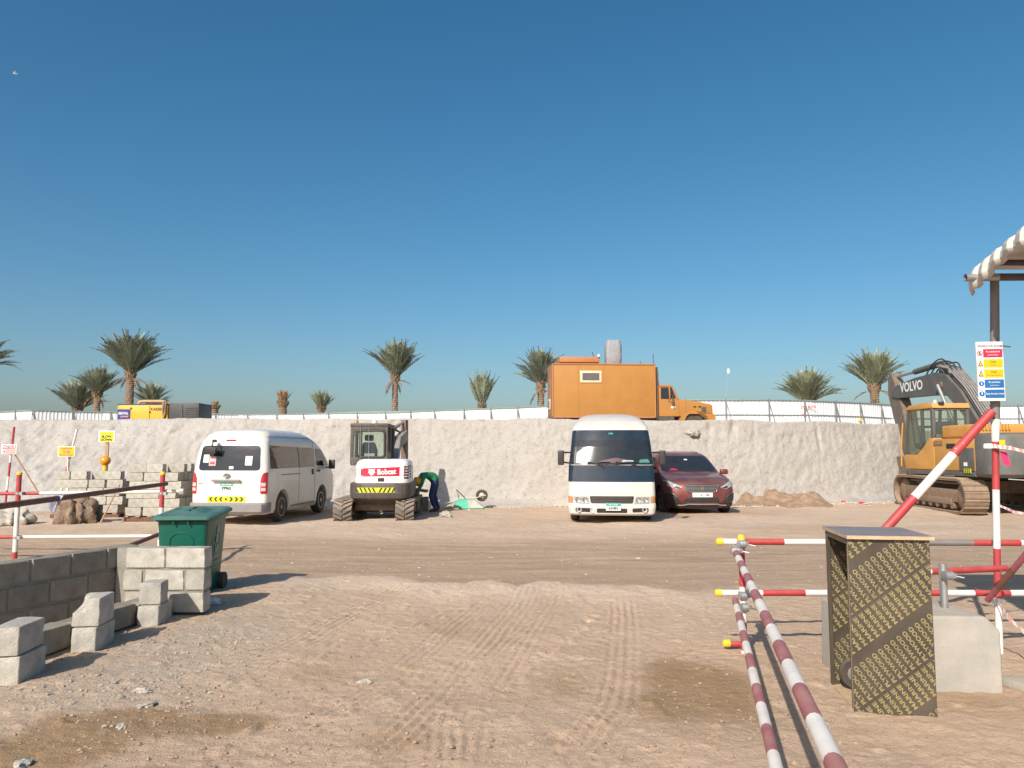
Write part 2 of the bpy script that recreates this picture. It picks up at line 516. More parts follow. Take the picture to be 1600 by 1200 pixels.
TRACKS = [  # (pixel polyline, half width m, ridge period m, depth m)
    ([(345, 1057), (469, 997), (577, 941), (637, 915)], 0.16, 0.07, 0.010),
    ([(300, 1100), (420, 1040), (520, 985)], 0.12, 0.07, 0.008),
    ([(510, 1129), (600, 1072), (660, 1020), (694, 990), (760, 935)], 0.15, 0.07, 0.011),
    ([(560, 1200), (640, 1140), (712, 1057), (769, 994), (814, 937), (825, 917)], 0.17, 0.07, 0.014),
    ([(697, 1215), (709, 1110), (742, 1050), (790, 1000), (850, 960)], 0.13, 0.065, 0.011),
    ([(735, 1200), (760, 1110), (820, 1010), (866, 934), (866, 913)], 0.12, 0.07, 0.010),
    ([(888, 1205), (940, 1137), (968, 1077), (975, 962), (970, 925)], 0.16, 0.07, 0.014),
    ([(960, 1200), (1000, 1110), (1010, 1030)], 0.10, 0.07, 0.007),
    ([(420, 1190), (520, 1120), (600, 1085)], 0.14, 0.07, 0.009),
    ([(560, 960), (700, 930), (900, 925)], 0.12, 0.07, 0.008),
    ([(250, 1200), (360, 1155), (470, 1110)], 0.10, 0.07, 0.006),
]
RUTS = [  # scraped ridges, single lines
    ([(776, 1080), (874, 1009), (930, 960)], 0.035, 0.022), ([(430, 1122), (380, 1160), (330, 1195)], 0.03, 0.016),
    ([(560, 1015), (690, 952)], 0.03, 0.016), ([(840, 1190), (910, 1140), (1010, 1100)], 0.04, 0.018),
    ([(480, 1040), (530, 1000)], 0.03, 0.014), ([(790, 1130), (860, 1080)], 0.03, 0.015), ([(640, 985), (740, 940)], 0.025, 0.014),
]
def seg_dist(x, y, pts):
    best = np.full(x.shape, 1e9); along = np.zeros(x.shape); acc = 0.0
    sd = np.zeros(x.shape)
    for (ax, ay), (bx, by) in zip(pts[:-1], pts[1:]):
        dx, dy = bx - ax, by - ay
        L2 = dx * dx + dy * dy
        t = np.clip(((x - ax) * dx + (y - ay) * dy) / L2, 0, 1)
        ex, ey = x - ax - t * dx, y - ay - t * dy
        d = np.hypot(ex, ey)
        m = d < best
        best = np.where(m, d, best)
        sd = np.where(m, np.sign(ex * dy - ey * dx) * d, sd)
        along = np.where(m, acc + t * math.sqrt(L2), along)
        acc += math.sqrt(L2)
    return best, sd, along, acc
def dense(pts, n=10):
    p = [pg(*q) for q in pts]
    out = []
    for i in range(len(p) - 1):
        a = p[max(i - 1, 0)]; b = p[i]; c = p[i + 1]; d = p[min(i + 2, len(p) - 1)]
        for k in range(n):
            t = k / n
            q = 0.5 * ((2 * b) + (c - a) * t + (2 * a - 5 * b + 4 * c - d) * t * t + (3 * b - a - 3 * c + d) * t ** 3)
            out.append((q.x, q.y))
    out.append((p[-1].x, p[-1].y))
    return out
def gheight(x, y, fine=True):
    x = np.asarray(x, float); y = np.asarray(y, float)
    z = 0.045 * fbm(x * 0.22, y * 0.22, 21, 3)
    rd = road_mask(x, y)
    z = z - 0.055 * rd
    near = sig((EY.mean() + 0.4 - y) / 0.3)
    # sand pushed up along the edge of the road
    ye = np.interp(x, EX, EY, left=10.2, right=9.35)
    z = z + 0.035 * np.exp(-((y - ye + 0.35) / 0.45) ** 2) * sig((x + 3.2) / 0.3) * sig((2.6 - x) / 0.3)
    z = z + 0.06 * np.exp(-(((x + 2.75) / 0.55) ** 2 + ((y - 8.9) / 0.5) ** 2))
    if fine:
        z = z + near * (0.030 * fbm(x * 1.1, y * 1.1, 31, 4) + 0.010 * fbm(x * 7, y * 7, 41, 3) + 0.007 * fbm(x * 19, y * 19, 45, 2))
        clod = np.clip(fbm(x * 9, y * 9, 61, 3) - 0.28, 0, 1)
        g = stain(x, y, 300, 1000, 150, 45, 7, 0.3) + stain(x, y, 130, 1075, 160, 40, 8, 0.3)
        z = z + clod * (0.03 * near + 0.02 * np.clip(g, 0, 1) * near)
        z = z + rd * (0.018 * fbm(x * 0.7, y * 3.2, 51, 4) + 0.010 * fbm(x * 5, y * 9, 52, 3))
        z = z + sig((y - 14.4) / 0.4) * sig((30 - y) / 1.0) * (0.05 * fbm(x * 0.7, y * 0.9, 71, 4) + 0.02 * fbm(x * 4, y * 5, 72, 3))
        a = (y < 12) & (np.abs(x) < 8)
        if a.any():
            xs, ys = x[a], y[a]
            dz = np.zeros(xs.shape)
            wob = 0.03 * fbm(xs * 3, ys * 3, 81, 2)
            for pts, hw, per, dep in TRACKS:
                dn = dense(pts)
                bx0 = min(p[0] for p in dn) - .4; bx1 = max(p[0] for p in dn) + .4
                by0 = min(p[1] for p in dn) - .4; by1 = max(p[1] for p in dn) + .4
                k = (xs > bx0) & (xs < bx1) & (ys > by0) & (ys < by1)
                if not k.any():
                    continue
                d, sd, al, acc = seg_dist(xs[k], ys[k], dn)
                d = d + np.abs(wob[k])
                win = sig((hw - d) / 0.02) * sig((al - 0.15) / 0.08) * sig((acc - al - 0.1) / 0.06)
                brk = np.clip(0.75 + 1.5 * fbm(xs[k] * 1.6, ys[k] * 1.6, 91, 3), 0.15, 1.2)
                dz[k] += win * brk * 0.5 * dep * (np.cos(2 * math.pi * (sd + wob[k] * 0.4) / per) - 0.6 + 0.10 * np.cos(2 * math.pi * al / 0.11))
            for pts, hw, dep in RUTS:
                dn = dense(pts, 4)
                bx0 = min(p[0] for p in dn) - .3; bx1 = max(p[0] for p in dn) + .3
                by0 = min(p[1] for p in dn) - .3; by1 = max(p[1] for p in dn) + .3
                k = (xs > bx0) & (xs < bx1) & (ys > by0) & (ys < by1)
                if not k.any():
                    continue
                d, sd, al, acc = seg_dist(xs[k], ys[k], dn)
                r = np.clip(0.4 + 2.2 * fbm(xs[k] * 7, ys[k] * 7, 95, 3), 0, 1.6)
                dz[k] += r * dep * (np.exp(-((sd - hw) / hw) ** 2) - 0.8 * np.exp(-((sd + hw * .6) / hw) ** 2)) * sig((al - .05) / .03)
            zz = z.copy()
            zz[a] += dz
            z = zz
    return z
def gz(x, y):
    return float(gheight(np.array([x]), np.array([y]), True)[0])

def axis(lo, hi, step, far_lo, far_hi, grow=1.12):
    a = list(np.arange(lo, hi, step))
    s = step; v = a[0]; L = []
    while v > far_lo:
        s *= grow; v -= s; L.append(v)
    s = step; v = a[-1]; Rr = []
    while v < far_hi:
        s *= grow; v += s; Rr.append(v)
    return np.array(L[::-1] + a + Rr)
def axis2(segs):
    out = []
    for lo, hi, st in segs:
        out += list(np.arange(lo, hi, st))
    return np.array(out)
gx = np.concatenate([-np.geomspace(900, 16, 26), axis2([(-15.5, -6, 0.07), (-6, -4.4, 0.03), (-4.4, 2.9, 0.0175), (2.9, 6.0, 0.03), (6, 16, 0.07)]),
                     np.geomspace(16.2, 900, 26)])
gy = np.concatenate([axis2([(-60, -10, 6), (-10, 2, 1.0), (2, 3.6, 0.1), (3.6, 10.2, 0.0175), (10.2, 15, 0.045), (15, 27, 0.08)]),
                     np.geomspace(27.3, 1500, 34)])
GX, GY = np.meshgrid(gx, gy)
GZ = gheight(GX, GY)
rd = road_mask(GX, GY)
wet = np.clip(stain(GX, GY, 60, 1175, 110, 26, 3) + stain(GX, GY, 200, 1132, 130, 26, 3) + stain(GX, GY, 345, 1132, 80, 17, 3)
              + stain(GX, GY, 1095, 1075, 92, 44, 5) + 0.7 * stain(GX, GY, 1060, 1110, 60, 30, 6, 0.3)
              + 0.55 * stain(GX, GY, 885, 1065, 40, 22, 5, 0.25) + 0.45 * stain(GX, GY, 500, 1055, 60, 14, 5, 0.3)
              + 0.4 * stain(GX, GY, 700, 985, 40, 8, 5, 0.3) + 0.5 * stain(GX, GY, 615, 1165, 50, 18, 5, 0.3)
              + 0.5 * stain(GX, GY, 100, 1010, 60, 14, 5, 0.3) + 0.5 * stain(GX, GY, 1530, 1095, 40, 16, 5, .3), 0, 1)
grey = np.clip(stain(GX, GY, 320, 1000, 120, 34, 7, 0.28) + 0.75 * stain(GX, GY, 130, 1075, 190, 42, 8, 0.3)
               + 0.6 * stain(GX, GY, 420, 950, 80, 25, 9, .4), 0, 1)
pale = sig((GY - 14.8) / 0.4) * np.clip(0.55 + 1.2 * fbm(GX * 0.35, GY * 0.6, 13, 3), 0, 1)
pale = np.maximum(pale, 0.75 * np.exp(-((GY - np.interp(GX, EX, EY) + 0.5) / 0.6) ** 2) * sig((GX + 3.3) / .3) * sig((2.2 - GX) / .4))
gme = grid_mesh('ground', GX, GY, GZ, dict(road=rd, wet=wet, grey=grey, pale=pale))

def ground_material():
    m = bpy.data.materials.new('sandy_ground')
    m.use_nodes = True
    N, L = m.node_tree.nodes, m.node_tree.links
    b = N['Principled BSDF']
    b.inputs['Roughness'].default_value = 0.95
    b.inputs['Specular IOR Level'].default_value = 0.25
    tc = N.new('ShaderNodeTexCoord')
    def noise(sc, det=8, rough=0.6, vec=None):
        n = N.new('ShaderNodeTexNoise')
        n.inputs['Scale'].default_value = sc
        n.inputs['Detail'].default_value = det
        n.inputs['Roughness'].default_value = rough
        L.new(vec or tc.outputs['Object'], n.inputs['Vector'])
        return n.outputs[0]
    def rng(v, a, b2, c, d):
        r = N.new('ShaderNodeMapRange')
        for i, q in enumerate((a, b2, c, d)):
            r.inputs[i + 1].default_value = q
        L.new(v, r.inputs[0])
        return r.outputs[0]
    def mix(f, a, bcol, blend='MIX'):
        x = N.new('ShaderNodeMix'); x.data_type = 'RGBA'; x.blend_type = blend
        if isinstance(f, float): x.inputs[0].default_value = f
        else: L.new(f, x.inputs[0])
        for i, q in ((6, a), (7, bcol)):
            if isinstance(q, tuple): x.inputs[i].default_value = (*q, 1)
            else: L.new(q, x.inputs[i])
        return x.outputs[2]
    def attr(n):
        a = N.new('ShaderNodeAttribute'); a.attribute_name = n
        return a.outputs['Fac']
    def mul(a, b2):
        x = N.new('ShaderNodeMath'); x.operation = 'MULTIPLY'; x.use_clamp = True
        L.new(a, x.inputs[0]); L.new(b2, x.inputs[1])
        return x.outputs[0]
    base = mix(rng(noise(0.9), 0.3, 0.7, 0, 1), (0.61, 0.44, 0.305), (0.51, 0.36, 0.245))
    base = mix(attr('pale'), base, (0.64, 0.505, 0.385))
    # streaked road: stretched noise along the driving direction
    mp = N.new('ShaderNodeMapping'); mp.inputs['Scale'].default_value = (0.5, 3.2, 1)
    L.new(tc.outputs['Object'], mp.inputs['Vector'])
    rc = mix(rng(noise(1.1, 9, 0.65, mp.outputs[0]), 0.32, 0.68, 0, 1), (0.335, 0.232, 0.155), (0.52, 0.375, 0.26))
    base = mix(attr('road'), base, rc)
    base = mix(mul(attr('grey'), rng(noise(2.5), 0.3, 0.6, 0.15, 0.75)), base, (0.45, 0.385, 0.305))
    base = mix(mul(attr('wet'), rng(noise(3.0), 0.2, 0.6, 0.75, 1.0)), base, (0.32, 0.205, 0.105))
    # grain and small chips
    base = mix(rng(noise(38, 4), 0.59, 0.66, 0, 0.50), base, (0.25, 0.175, 0.125))
    base = mix(rng(noise(6, 6), 0.58, 0.74, 0, 0.45), base, (0.36, 0.25, 0.17))
    base = mix(rng(noise(26, 3), 0.68, 0.72, 0, 0.55), base, (0.64, 0.55, 0.45))
    base = mix(rng(noise(160, 3), 0.25, 0.75, 0, 0.30), base, (0.33, 0.235, 0.165))
    L.new(base, b.inputs['Base Color'])
    b1 = N.new('ShaderNodeBump'); b1.inputs['Distance'].default_value = 0.022
    L.new(noise(14, 9, 0.68), b1.inputs['Height'])
    b2 = N.new('ShaderNodeBump'); b2.inputs['Distance'].default_value = 0.007
    L.new(noise(90, 5, 0.6), b2.inputs['Height']); L.new(b1.outputs[0], b2.inputs['Normal'])
    L.new(b2.outputs[0], b.inputs['Normal'])
    return m
ground = struct(obj('ground', gme, ground_material()))

# ================================================================== cut bank and the raised plateau behind it
PLAT = 2.62
LIP = [(-75, 24.6), (-30, 24.6), (-16, 24.5), (-5, 24.5), (7, 24.5), (10.5, 25.7), (14.6, 27.6), (16.6, 31), (18, 36), (26, 38), (70, 38)]
TOE = [(-75, 20.6), (-30, 20.4), (-16, 20.6), (-5, 23.5), (7, 23.8), (10.6, 24.9), (14.9, 26.8), (17.2, 30.6), (18.8, 35.2), (26, 37.2), (70, 37.2)]
cl = np.cumsum([0] + [math.dist(LIP[i], LIP[i + 1]) for i in range(len(LIP) - 1)])
S = np.concatenate([np.arange(0, 50, 0.5), np.arange(50, 94, 0.05), np.arange(94, cl[-1] + 1e-6, 0.4)])
def path(pts, s):
    # smoothed polyline
    xs = np.interp(s, cl, [p[0] for p in pts]); ys = np.interp(s, cl, [p[1] for p in pts])
    return xs, ys
def spath(pts, s):
    X = 0; Y = 0
    for d in (-1.6, -0.8, 0, 0.8, 1.6):
        a, b_ = path(pts, np.clip(s + d, 0, cl[-1]))
        X = X + a / 5; Y = Y + b_ / 5
    return X, Y
lx, ly = spath(LIP, S); tx, ty = spath(TOE, S)
nv = 62
T = np.linspace(-0.06, 1.0, nv)
TT, SS = np.meshgrid(T, S, indexing='ij')
LX, LY, TX, TY = (np.broadcast_to(a, TT.shape) for a in (lx, ly, tx, ty))
gentle = np.clip((LY - TY - 0.9) / 2.2, 0, 1)
k = np.clip(TT, 0, 1)
prof = k ** (1.25 - 0.35 * gentle)
# rounded lip
X = TX + (LX - TX) * TT; Y = TY + (LY - TY) * TT
Zl = PLAT - 0.02 + 0.075 * fbm(S * 0.5, S * 0, 3, 5, .6) + 0.05 * np.interp(lx, [-30, -10, 5, 14], [0.9, 0.3, 0, -0.4])
Z = (Zl[None, :] + 0.03) * prof - 0.06 * (TT < 0)
rough = 0.10 * fbm(SS * 0.45, TT * 1.6, 201, 3) + 0.05 * fbm(SS * 1.7, TT * 5, 205, 4) + 0.05 * fbm(SS * 6, TT * 17, 209, 4, .6) + 0.05 * np.clip(fbm(SS * 5, TT * 14, 213, 3) - .30, 0, 1)
blocky = np.clip(fbm(SS * 2.6, TT * 7.5, 215, 3) - 0.18, 0, 1) * (0.05 + 0.30 * gentle)
gouge = -np.clip(fbm(SS * 3.2, TT * 2.2, 219, 3) - 0.28, 0, 1) * 0.22 * np.clip((TT - 0.55) * 3, 0, 1)
amp = np.clip(TT * 6, 0.15, 1) * np.clip((1.02 - TT) * 9 + 0.25, 0, 1)
Y = Y - 0.45 * np.clip((0.16 - TT) / 0.16, 0, 1) ** 2 * (1 + 1.5 * fbm(SS * 0.8, TT * 0, 231, 3))
Y = Y - (rough * (0.75 + 0.6 * gentle) + blocky + gouge) * amp
Z = Z + (0.10 * fbm(SS * 2.3, TT * 6, 225, 3) * gentle + 0.03 * fbm(SS * 5, TT * 12, 226, 3)) * amp
# runs on over the lip as the first strip of the plateau
nb = 9
ext = np.linspace(0.08, 1.6, nb)
EXX = np.repeat(lx[None, :], nb, 0); EYY = ly[None, :] + ext[:, None]
EZZ = np.maximum(Zl[None, :] + 0.04 - 0.10 * np.minimum(ext[:, None], 1.0) + 0.03 * fbm(EXX * 2, EYY * 2, 240, 3), PLAT - 0.05)
X = np.vstack([X, EXX]); Y = np.vstack([Y, EYY]); Z = np.vstack([Z, EZZ])
gent = np.vstack([gentle, np.repeat(gentle[-1:], nb, 0)])
bme = grid_mesh('bank', X, Y, Z, dict(gentle=gent, lip=np.vstack([TT, np.ones_like(EXX)])))

def bank_material():
    m = bpy.data.materials.new('cut_sand_bank')
    m.use_nodes = True
    N, L = m.node_tree.nodes, m.node_tree.links
    b = N['Principled BSDF']
    b.inputs['Roughness'].default_value = 0.95
    b.inputs['Specular IOR Level'].default_value = 0.2
    tc = N.new('ShaderNodeTexCoord')
    def noise(sc, det=8, rough=0.6):
        n = N.new('ShaderNodeTexNoise')
        n.inputs['Scale'].default_value = sc
        n.inputs['Detail'].default_value = det
        n.inputs['Roughness'].default_value = rough
        L.new(tc.outputs['Object'], n.inputs['Vector'])
        return n.outputs[0]
    def rng(v, a, b2, c, d):
        r = N.new('ShaderNodeMapRange')
        for i, q in enumerate((a, b2, c, d)):
            r.inputs[i + 1].default_value = q
        L.new(v, r.inputs[0])
        return r.outputs[0]
    def mix(f, a, bcol):
        x = N.new('ShaderNodeMix'); x.data_type = 'RGBA'
        L.new(f, x.inputs[0])
        for i, q in ((6, a), (7, bcol)):
            if isinstance(q, tuple): x.inputs[i].default_value = (*q, 1)
            else: L.new(q, x.inputs[i])
        return x.outputs[2]
    base = mix(rng(noise(0.7), 0.3, 0.7, 0, 1), (0.475, 0.445, 0.408), (0.425, 0.385, 0.34))
    base = mix(rng(noise(9, 5), 0.605, 0.66, 0, 0.65), base, (0.25, 0.215, 0.18))
    base = mix(rng(noise(21, 4), 0.61, 0.66, 0, 0.65), base, (0.22, 0.19, 0.16))
    base = mix(rng(noise(5, 6), 0.62, 0.75, 0, 0.5), base, (0.53, 0.505, 0.465))
    base = mix(rng(noise(30, 3), 0.3, 0.75, 0, 0.35), base, (0.33, 0.30, 0.265))
    L.new(base, b.inputs['Base Color'])
    b1 = N.new('ShaderNodeBump'); b1.inputs['Distance'].default_value = 0.032
    L.new(noise(11, 9, 0.70), b1.inputs['Height'])
    b2 = N.new('ShaderNodeBump'); b2.inputs['Distance'].default_value = 0.015
    L.new(noise(28, 5, 0.6), b2.inputs['Height']); L.new(b1.outputs[0], b2.inputs['Normal'])
    L.new(b2.outputs[0], b.inputs['Normal'])
    return m
BANKM = bank_material()
struct(obj('sand_bank', bme, BANKM))
# flat ground on top of the bank
for nm, xr, yr in (('plateau', np.concatenate([np.linspace(-260, -40, 23), np.linspace(-38, 6.9, 60)]), np.concatenate([np.linspace(25.4, 48, 40), np.linspace(50, 600, 40)])),
                   ('plateau', np.linspace(6.9, 16.9, 16), np.concatenate([np.linspace(28.9, 48, 34), np.linspace(50, 600, 40)])),
                   ('plateau', np.concatenate([np.linspace(16.9, 40, 30), np.linspace(45, 260, 20)]), np.concatenate([np.linspace(39, 48, 16), np.linspace(50, 600, 40)]))):
    PX, PY = np.meshgrid(xr, yr)
    PZ = PLAT + 0.05 * fbm(PX * 0.3, PY * 0.3, 301, 3) * sig((48 - PY) / 2) - 0.02
    struct(obj(nm, grid_mesh(nm, PX, PY, PZ), BANKM))

# brown spoil heap against the toe of the bank, right of the red car
mx_, my_ = np.meshgrid(np.linspace(6.6, 10.4, 90), np.linspace(22.2, 25.6, 70))
mz = 0.46 * np.exp(-(((mx_ - 7.9) / 0.95) ** 2 + ((my_ - 24.2) / 0.7) ** 2)) + 0.40 * np.exp(-(((mx_ - 9.25) / 0.5) ** 2 + ((my_ - 24.3) / 0.6) ** 2))
mz = mz * (1 + 0.9 * fbm(mx_ * 2.2, my_ * 2.2, 401, 4)) - 0.06 + 0.03 * fbm(mx_ * 8, my_ * 8, 402, 3)
struct(obj('spoil_heap', grid_mesh('spoil_heap', mx_, my_, mz), 'mudbrown'))

# loose chips and clods: one uncountable scatter
def scatter(name, label, n, fn, m, seed):
    rs = np.random.RandomState(seed)
    mb = MB()
    for i in range(n):
        x, y, s = fn(rs)
        z = 0.0
        z = float(gheight(np.array([x]), np.array([y]), False)[0]) if n < 60 else None
        mb.v.append((x, y, s))
    P = np.array(mb.v)
    zs = gheight(P[:, 0], P[:, 1], True)
    out = MB()
    ico = [(0, 0, 1), (0.9, 0.1, 0.1), (0.2, 0.8, 0), (-0.8, 0.4, 0.1), (-0.6, -0.7, 0), (0.4, -0.8, 0.1), (0, 0, -0.6)]
    fc = [(0, 1, 2), (0, 2, 3), (0, 3, 4), (0, 4, 5), (0, 5, 1), (6, 2, 1), (6, 3, 2), (6, 4, 3), (6, 5, 4), (6, 1, 5)]
    for (x, y, s), z in zip(P, zs):
        a = rs.rand() * 6.28
        sx, sy, szz = s * (0.7 + 0.7 * rs.rand()), s * (0.6 + 0.6 * rs.rand()), s * (0.35 + 0.4 * rs.rand())
        vs = []
        for p in ico:
            px, py, pz = p[0] * sx * (0.8 + .4 * rs.rand()), p[1] * sy * (0.8 + .4 * rs.rand()), p[2] * szz
            vs.append((x + px * math.cos(a) - py * math.sin(a), y + px * math.sin(a) + py * math.cos(a), z + pz + s * 0.12))
        out.add(vs, fc)
    o = out.build(name, m)
    o['kind'] = 'stuff'
    tag(o, label, 'gravel')
    return o
def fg(rs):
    p = pg(rs.uniform(20, 1400), 905 + 300 * rs.rand() ** 0.8)
    return p.x, p.y, 0.004 + 0.017 * rs.rand() ** 4
def gravel_left(rs):
    p = pg(rs.normal(300, 75), rs.normal(1000, 22)) if rs.rand() < .6 else pg(rs.uniform(10, 330), rs.normal(1085, 22))
    return p.x, min(p.y, 9), 0.004 + 0.020 * rs.rand() ** 3.5
def toe_bits(rs):
    x = rs.uniform(-7, 13)
    return x, np.interp(x, [t[0] for t in TOE], [t[1] for t in TOE]) - 0.15 - abs(rs.normal(0, 0.5)), 0.015 + 0.07 * rs.rand() ** 4
def road_bits(rs):
    p = pg(rs.uniform(0, 1600), rs.uniform(805, 905))
    return p.x, p.y, 0.008 + 0.02 * rs.rand() ** 3
CH1 = mat('pale_chips', (0.52, 0.45, 0.37), 0.9, var=0.3, scale=1.7)
CH2 = mat('grey_clods', (0.34, 0.30, 0.25), 0.95, var=0.3, scale=2.3)
CH3 = mat('brown_clods', (0.34, 0.24, 0.165), 0.95, var=0.3, scale=2.3)
scatter('ground_chips', 'tiny loose clods scattered over the rutted foreground sand', 3600, fg, CH3, 1)
scatter('grey_gravel', 'grey crushed mortar and gravel beside the block piles', 1300, gravel_left, CH2, 2)
scatter('bank_rubble', 'crumbled pale lumps lying along the foot of the bank', 1600, toe_bits, CH1, 3)
scatter('road_chips', 'small stones lying on the brown haul road', 500, road_bits, CH1, 4)
# ================================================================== concrete blocks, walls
def block_mesh(L, W, H, bev=0.008, broken=0):
    mb = MB()
    mb.box((0, 0, H / 2), (W, L, H))
    bm = bmesh.new()
    me = mb.mesh('block')
    bm.from_mesh(me)
    bmesh.ops.subdivide_edges(bm, edges=bm.edges[:], cuts=3, use_grid_fill=True)
    rs = random.Random(int(L * 1000 + W * 77 + broken))
    for v in bm.verts:
        edge = (abs(abs(v.co.x) - W / 2) < 1e-4) + (abs(abs(v.co.y) - L / 2) < 1e-4) + (abs(v.co.z - H) < 1e-4)
        if edge >= 2:
            j = 0.007 if edge == 2 else 0.011
            v.co += Vector((-math.copysign(rs.uniform(0, j), v.co.x), -math.copysign(rs.uniform(0, j), v.co.y), -rs.uniform(0, j) if v.co.z > H * .6 else 0))
        if broken and v.co.z > H * 0.55 and v.co.x < 0 and v.co.y < 0.02:
            kx = min(1, -v.co.x / (W / 2)) * min(1, (0.05 - v.co.y) / (L / 2))
            v.co += Vector((0.075 * kx, 0.06 * kx * rs.uniform(.6, 1.2), -0.06 * kx * rs.uniform(.5, 1.2)))
    bmesh.ops.bevel(bm, geom=[e for e in bm.edges if e.calc_face_angle(0) > 0.8], offset=bev * .6, segments=1, affect='EDGES')
    bm.to_mesh(me)
    bm.free()
    bpy.data.meshes.remove
    me.shade_smooth()
    me.set_sharp_from_angle(angle=R(30))
    return me
BL = block_mesh(0.39, 0.195, 0.195)
BL.materials.append(M['concrete'])
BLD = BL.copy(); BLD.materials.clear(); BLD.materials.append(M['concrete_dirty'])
BH = block_mesh(0.235, 0.2, 0.2); BH.materials.append(M['concrete'])
BB = block_mesh(0.33, 0.215, 0.225, broken=1); BB.materials.append(M['concrete'])
BS = block_mesh(0.19, 0.195, 0.195); BS.materials.append(M['concrete'])
def put(me, name, loc, rz=0.0, parent=None, label=None, group=None, rx=0.0):
    o = bpy.data.objects.new(name, me)
    C.objects.link(o)
    o.location = loc
    o.rotation_euler = (rx, 0, rz)
    if parent is not None:
        o.parent = parent
    if label:
        tag(o, label, 'block', group)
    return o

# L-shaped low wall
cor = Vector((-3.95, 8.02, 0.02))
wall = thing('block_wall', 'low L-shaped grey concrete block wall in front of the green bin', 'wall', cor)
dA = Vector((-0.36, -1.0, 0)).normalized()          # the long leg runs towards the camera
rzA = math.atan2(-dA.x, dA.y) + math.pi
hb = 0.218
rs = random.Random(3)
for c in range(3):
    off = 0.0 if c % 2 else -0.205
    for i in range(9):
        a = off + i * 0.405 + 0.30
        if a < 0.05 or a > 3.4:
            continue
        p = dA * a
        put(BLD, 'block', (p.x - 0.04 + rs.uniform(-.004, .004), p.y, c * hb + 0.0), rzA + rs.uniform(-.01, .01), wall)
    # lit return facing the camera
    if c % 2 == 0:
        spots = [(0.29, BL), (0.695, BL)]
    else:
        spots = [(0.17, BS), (0.49, BL), (0.795, BS)]
    for a, me in spots:
        put(me, 'block', (a + rs.uniform(-.003, .003), -0.14 + rs.uniform(-.004, .004), c * hb), R(-90) + rs.uniform(-.012, .012), wall)
core = MB()
pA = dA * 1.78
core.box((pA.x - 0.045, pA.y - 0.02, 0.315), (0.165, 3.3, 0.63), Matrix.Rotation(rzA, 3, 'Z'))
core.box((0.44, -0.14, 0.315), (0.88, 0.165, 0.63))
core.build('mortar_core', 'mortar', wall, bevel=0.01)

def pile(px, py, rz, low, up, lab, dx=0.0, dz=0.0, lowlab=''):
    p = pg(px, py)
    cx, cy = p.x - 0.10, p.y + 0.19
    z = gz(cx, cy) - 0.012
    put(low, 'concrete_block', (cx, cy, z), rz, None, lowlab)
    put(up, 'concrete_block', (cx + dx, cy + dz, z + 0.2), rz + 0.03, None, lab)
pile(244, 978, R(6), BL, BH, 'small upright concrete block on top of the pile nearest the wall corner', -0.01, -0.02,
     'full concrete block under the small one nearest the wall corner')
pile(145, 1018, R(6), BL, BB, 'concrete block with a broken rounded corner on the middle pile', -0.01, 0.0,
     'concrete block underneath the one with the broken corner')
pile(24, 1070, R(6), BL, block_mesh(0.36, 0.20, 0.205) if False else BL, 'upper concrete block of the pile cut by the left edge of the picture', -0.02, 0.0,
     'lower concrete block of the pile cut by the left edge of the picture')
# stained kerb row behind the piles
kerb = thing('block_kerb', 'low row of stained brown blocks laid behind the three block piles', 'kerb', (-3.76, 6.3, 0))
for i in range(7):
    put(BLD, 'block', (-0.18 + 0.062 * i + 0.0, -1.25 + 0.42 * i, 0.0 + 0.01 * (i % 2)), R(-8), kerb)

# ================================================================== wheelie bin
bx, by = -3.70, 9.02
bz = gz(bx, by) - 0.015
binr = thing('wheelie_bin', 'green plastic wheelie bin with a dusty lid behind the block wall', 'bin', (bx, by, bz), R(3))
mb = MB()
lv = [(0.03, 0.225, -0.285, 0.30), (0.10, 0.235, -0.30, 0.31), (0.45, 0.255, -0.325, 0.33), (0.80, 0.275, -0.345, 0.345), (0.86, 0.278, -0.35, 0.348)]
n = None
rings = []
def rrect(hw, y0, y1, r, k=4):
    pts = []
    for cx, cy, a0 in ((hw - r, y1 - r, 0), (-hw + r, y1 - r, 90), (-hw + r, y0 + r, 180), (hw - r, y0 + r, 270)):
        for i in range(k + 1):
            a = R(a0 + 90 * i / k)
            pts.append((cx + r * math.cos(a), cy + r * math.sin(a)))
    return pts
def loft(mb, rings, mi=0, cap0=True, cap1=True):
    n = len(rings[0])
    vs = [p for r in rings for p in r]
    fs = []
    for i in range(len(rings) - 1):
        for k in range(n):
            k2 = (k + 1) % n
            fs.append((i * n + k, i * n + k2, (i + 1) * n + k2, (i + 1) * n + k))
    if cap0: fs.append(tuple(reversed(range(n))))
    if cap1: fs.append(tuple((len(rings) - 1) * n + k for k in range(n)))
    return mb.add(vs, fs, mi)
loft(mb, [[(x, y, z) for x, y in rrect(hw, y0, y1, 0.05)] for z, hw, y0, y1 in lv])
body = mb.build('body', 'bin', binr, smooth=35)
mb = MB()
for z, e in ((0.845, 0.0), (0.895, 0.0)):
    pass
loft(mb, [[(x, y, z) for x, y in rrect(0.30 + e, -0.375 - e, 0.36 + e, 0.06)] for z, e in ((0.842, -0.012), (0.85, 0.0), (0.888, 0.004), (0.894, -0.004))])
mb.build('rim', 'bin', binr, smooth=35)
mb = MB()
def lidz(x, y, z):
    return z + 0.055 * (y + 0.38) / 0.76 - 0.02 * (abs(x) / 0.3) ** 2
loft(mb, [[(x, y, lidz(x, y, z)) for x, y in rrect(0.315 + e, -0.40 - e, 0.39 + e, 0.07)] for z, e in
          ((0.885, 0.01), (0.888, 0.022), (0.915, 0.020), (0.925, 0.005), (0.928, -0.05), (0.914, -0.075), (0.914, -0.16), (0.932, -0.20), (0.938, -0.26))])
lid = mb.build('lid', 'bin_lid', binr, smooth=30)
mb = MB()
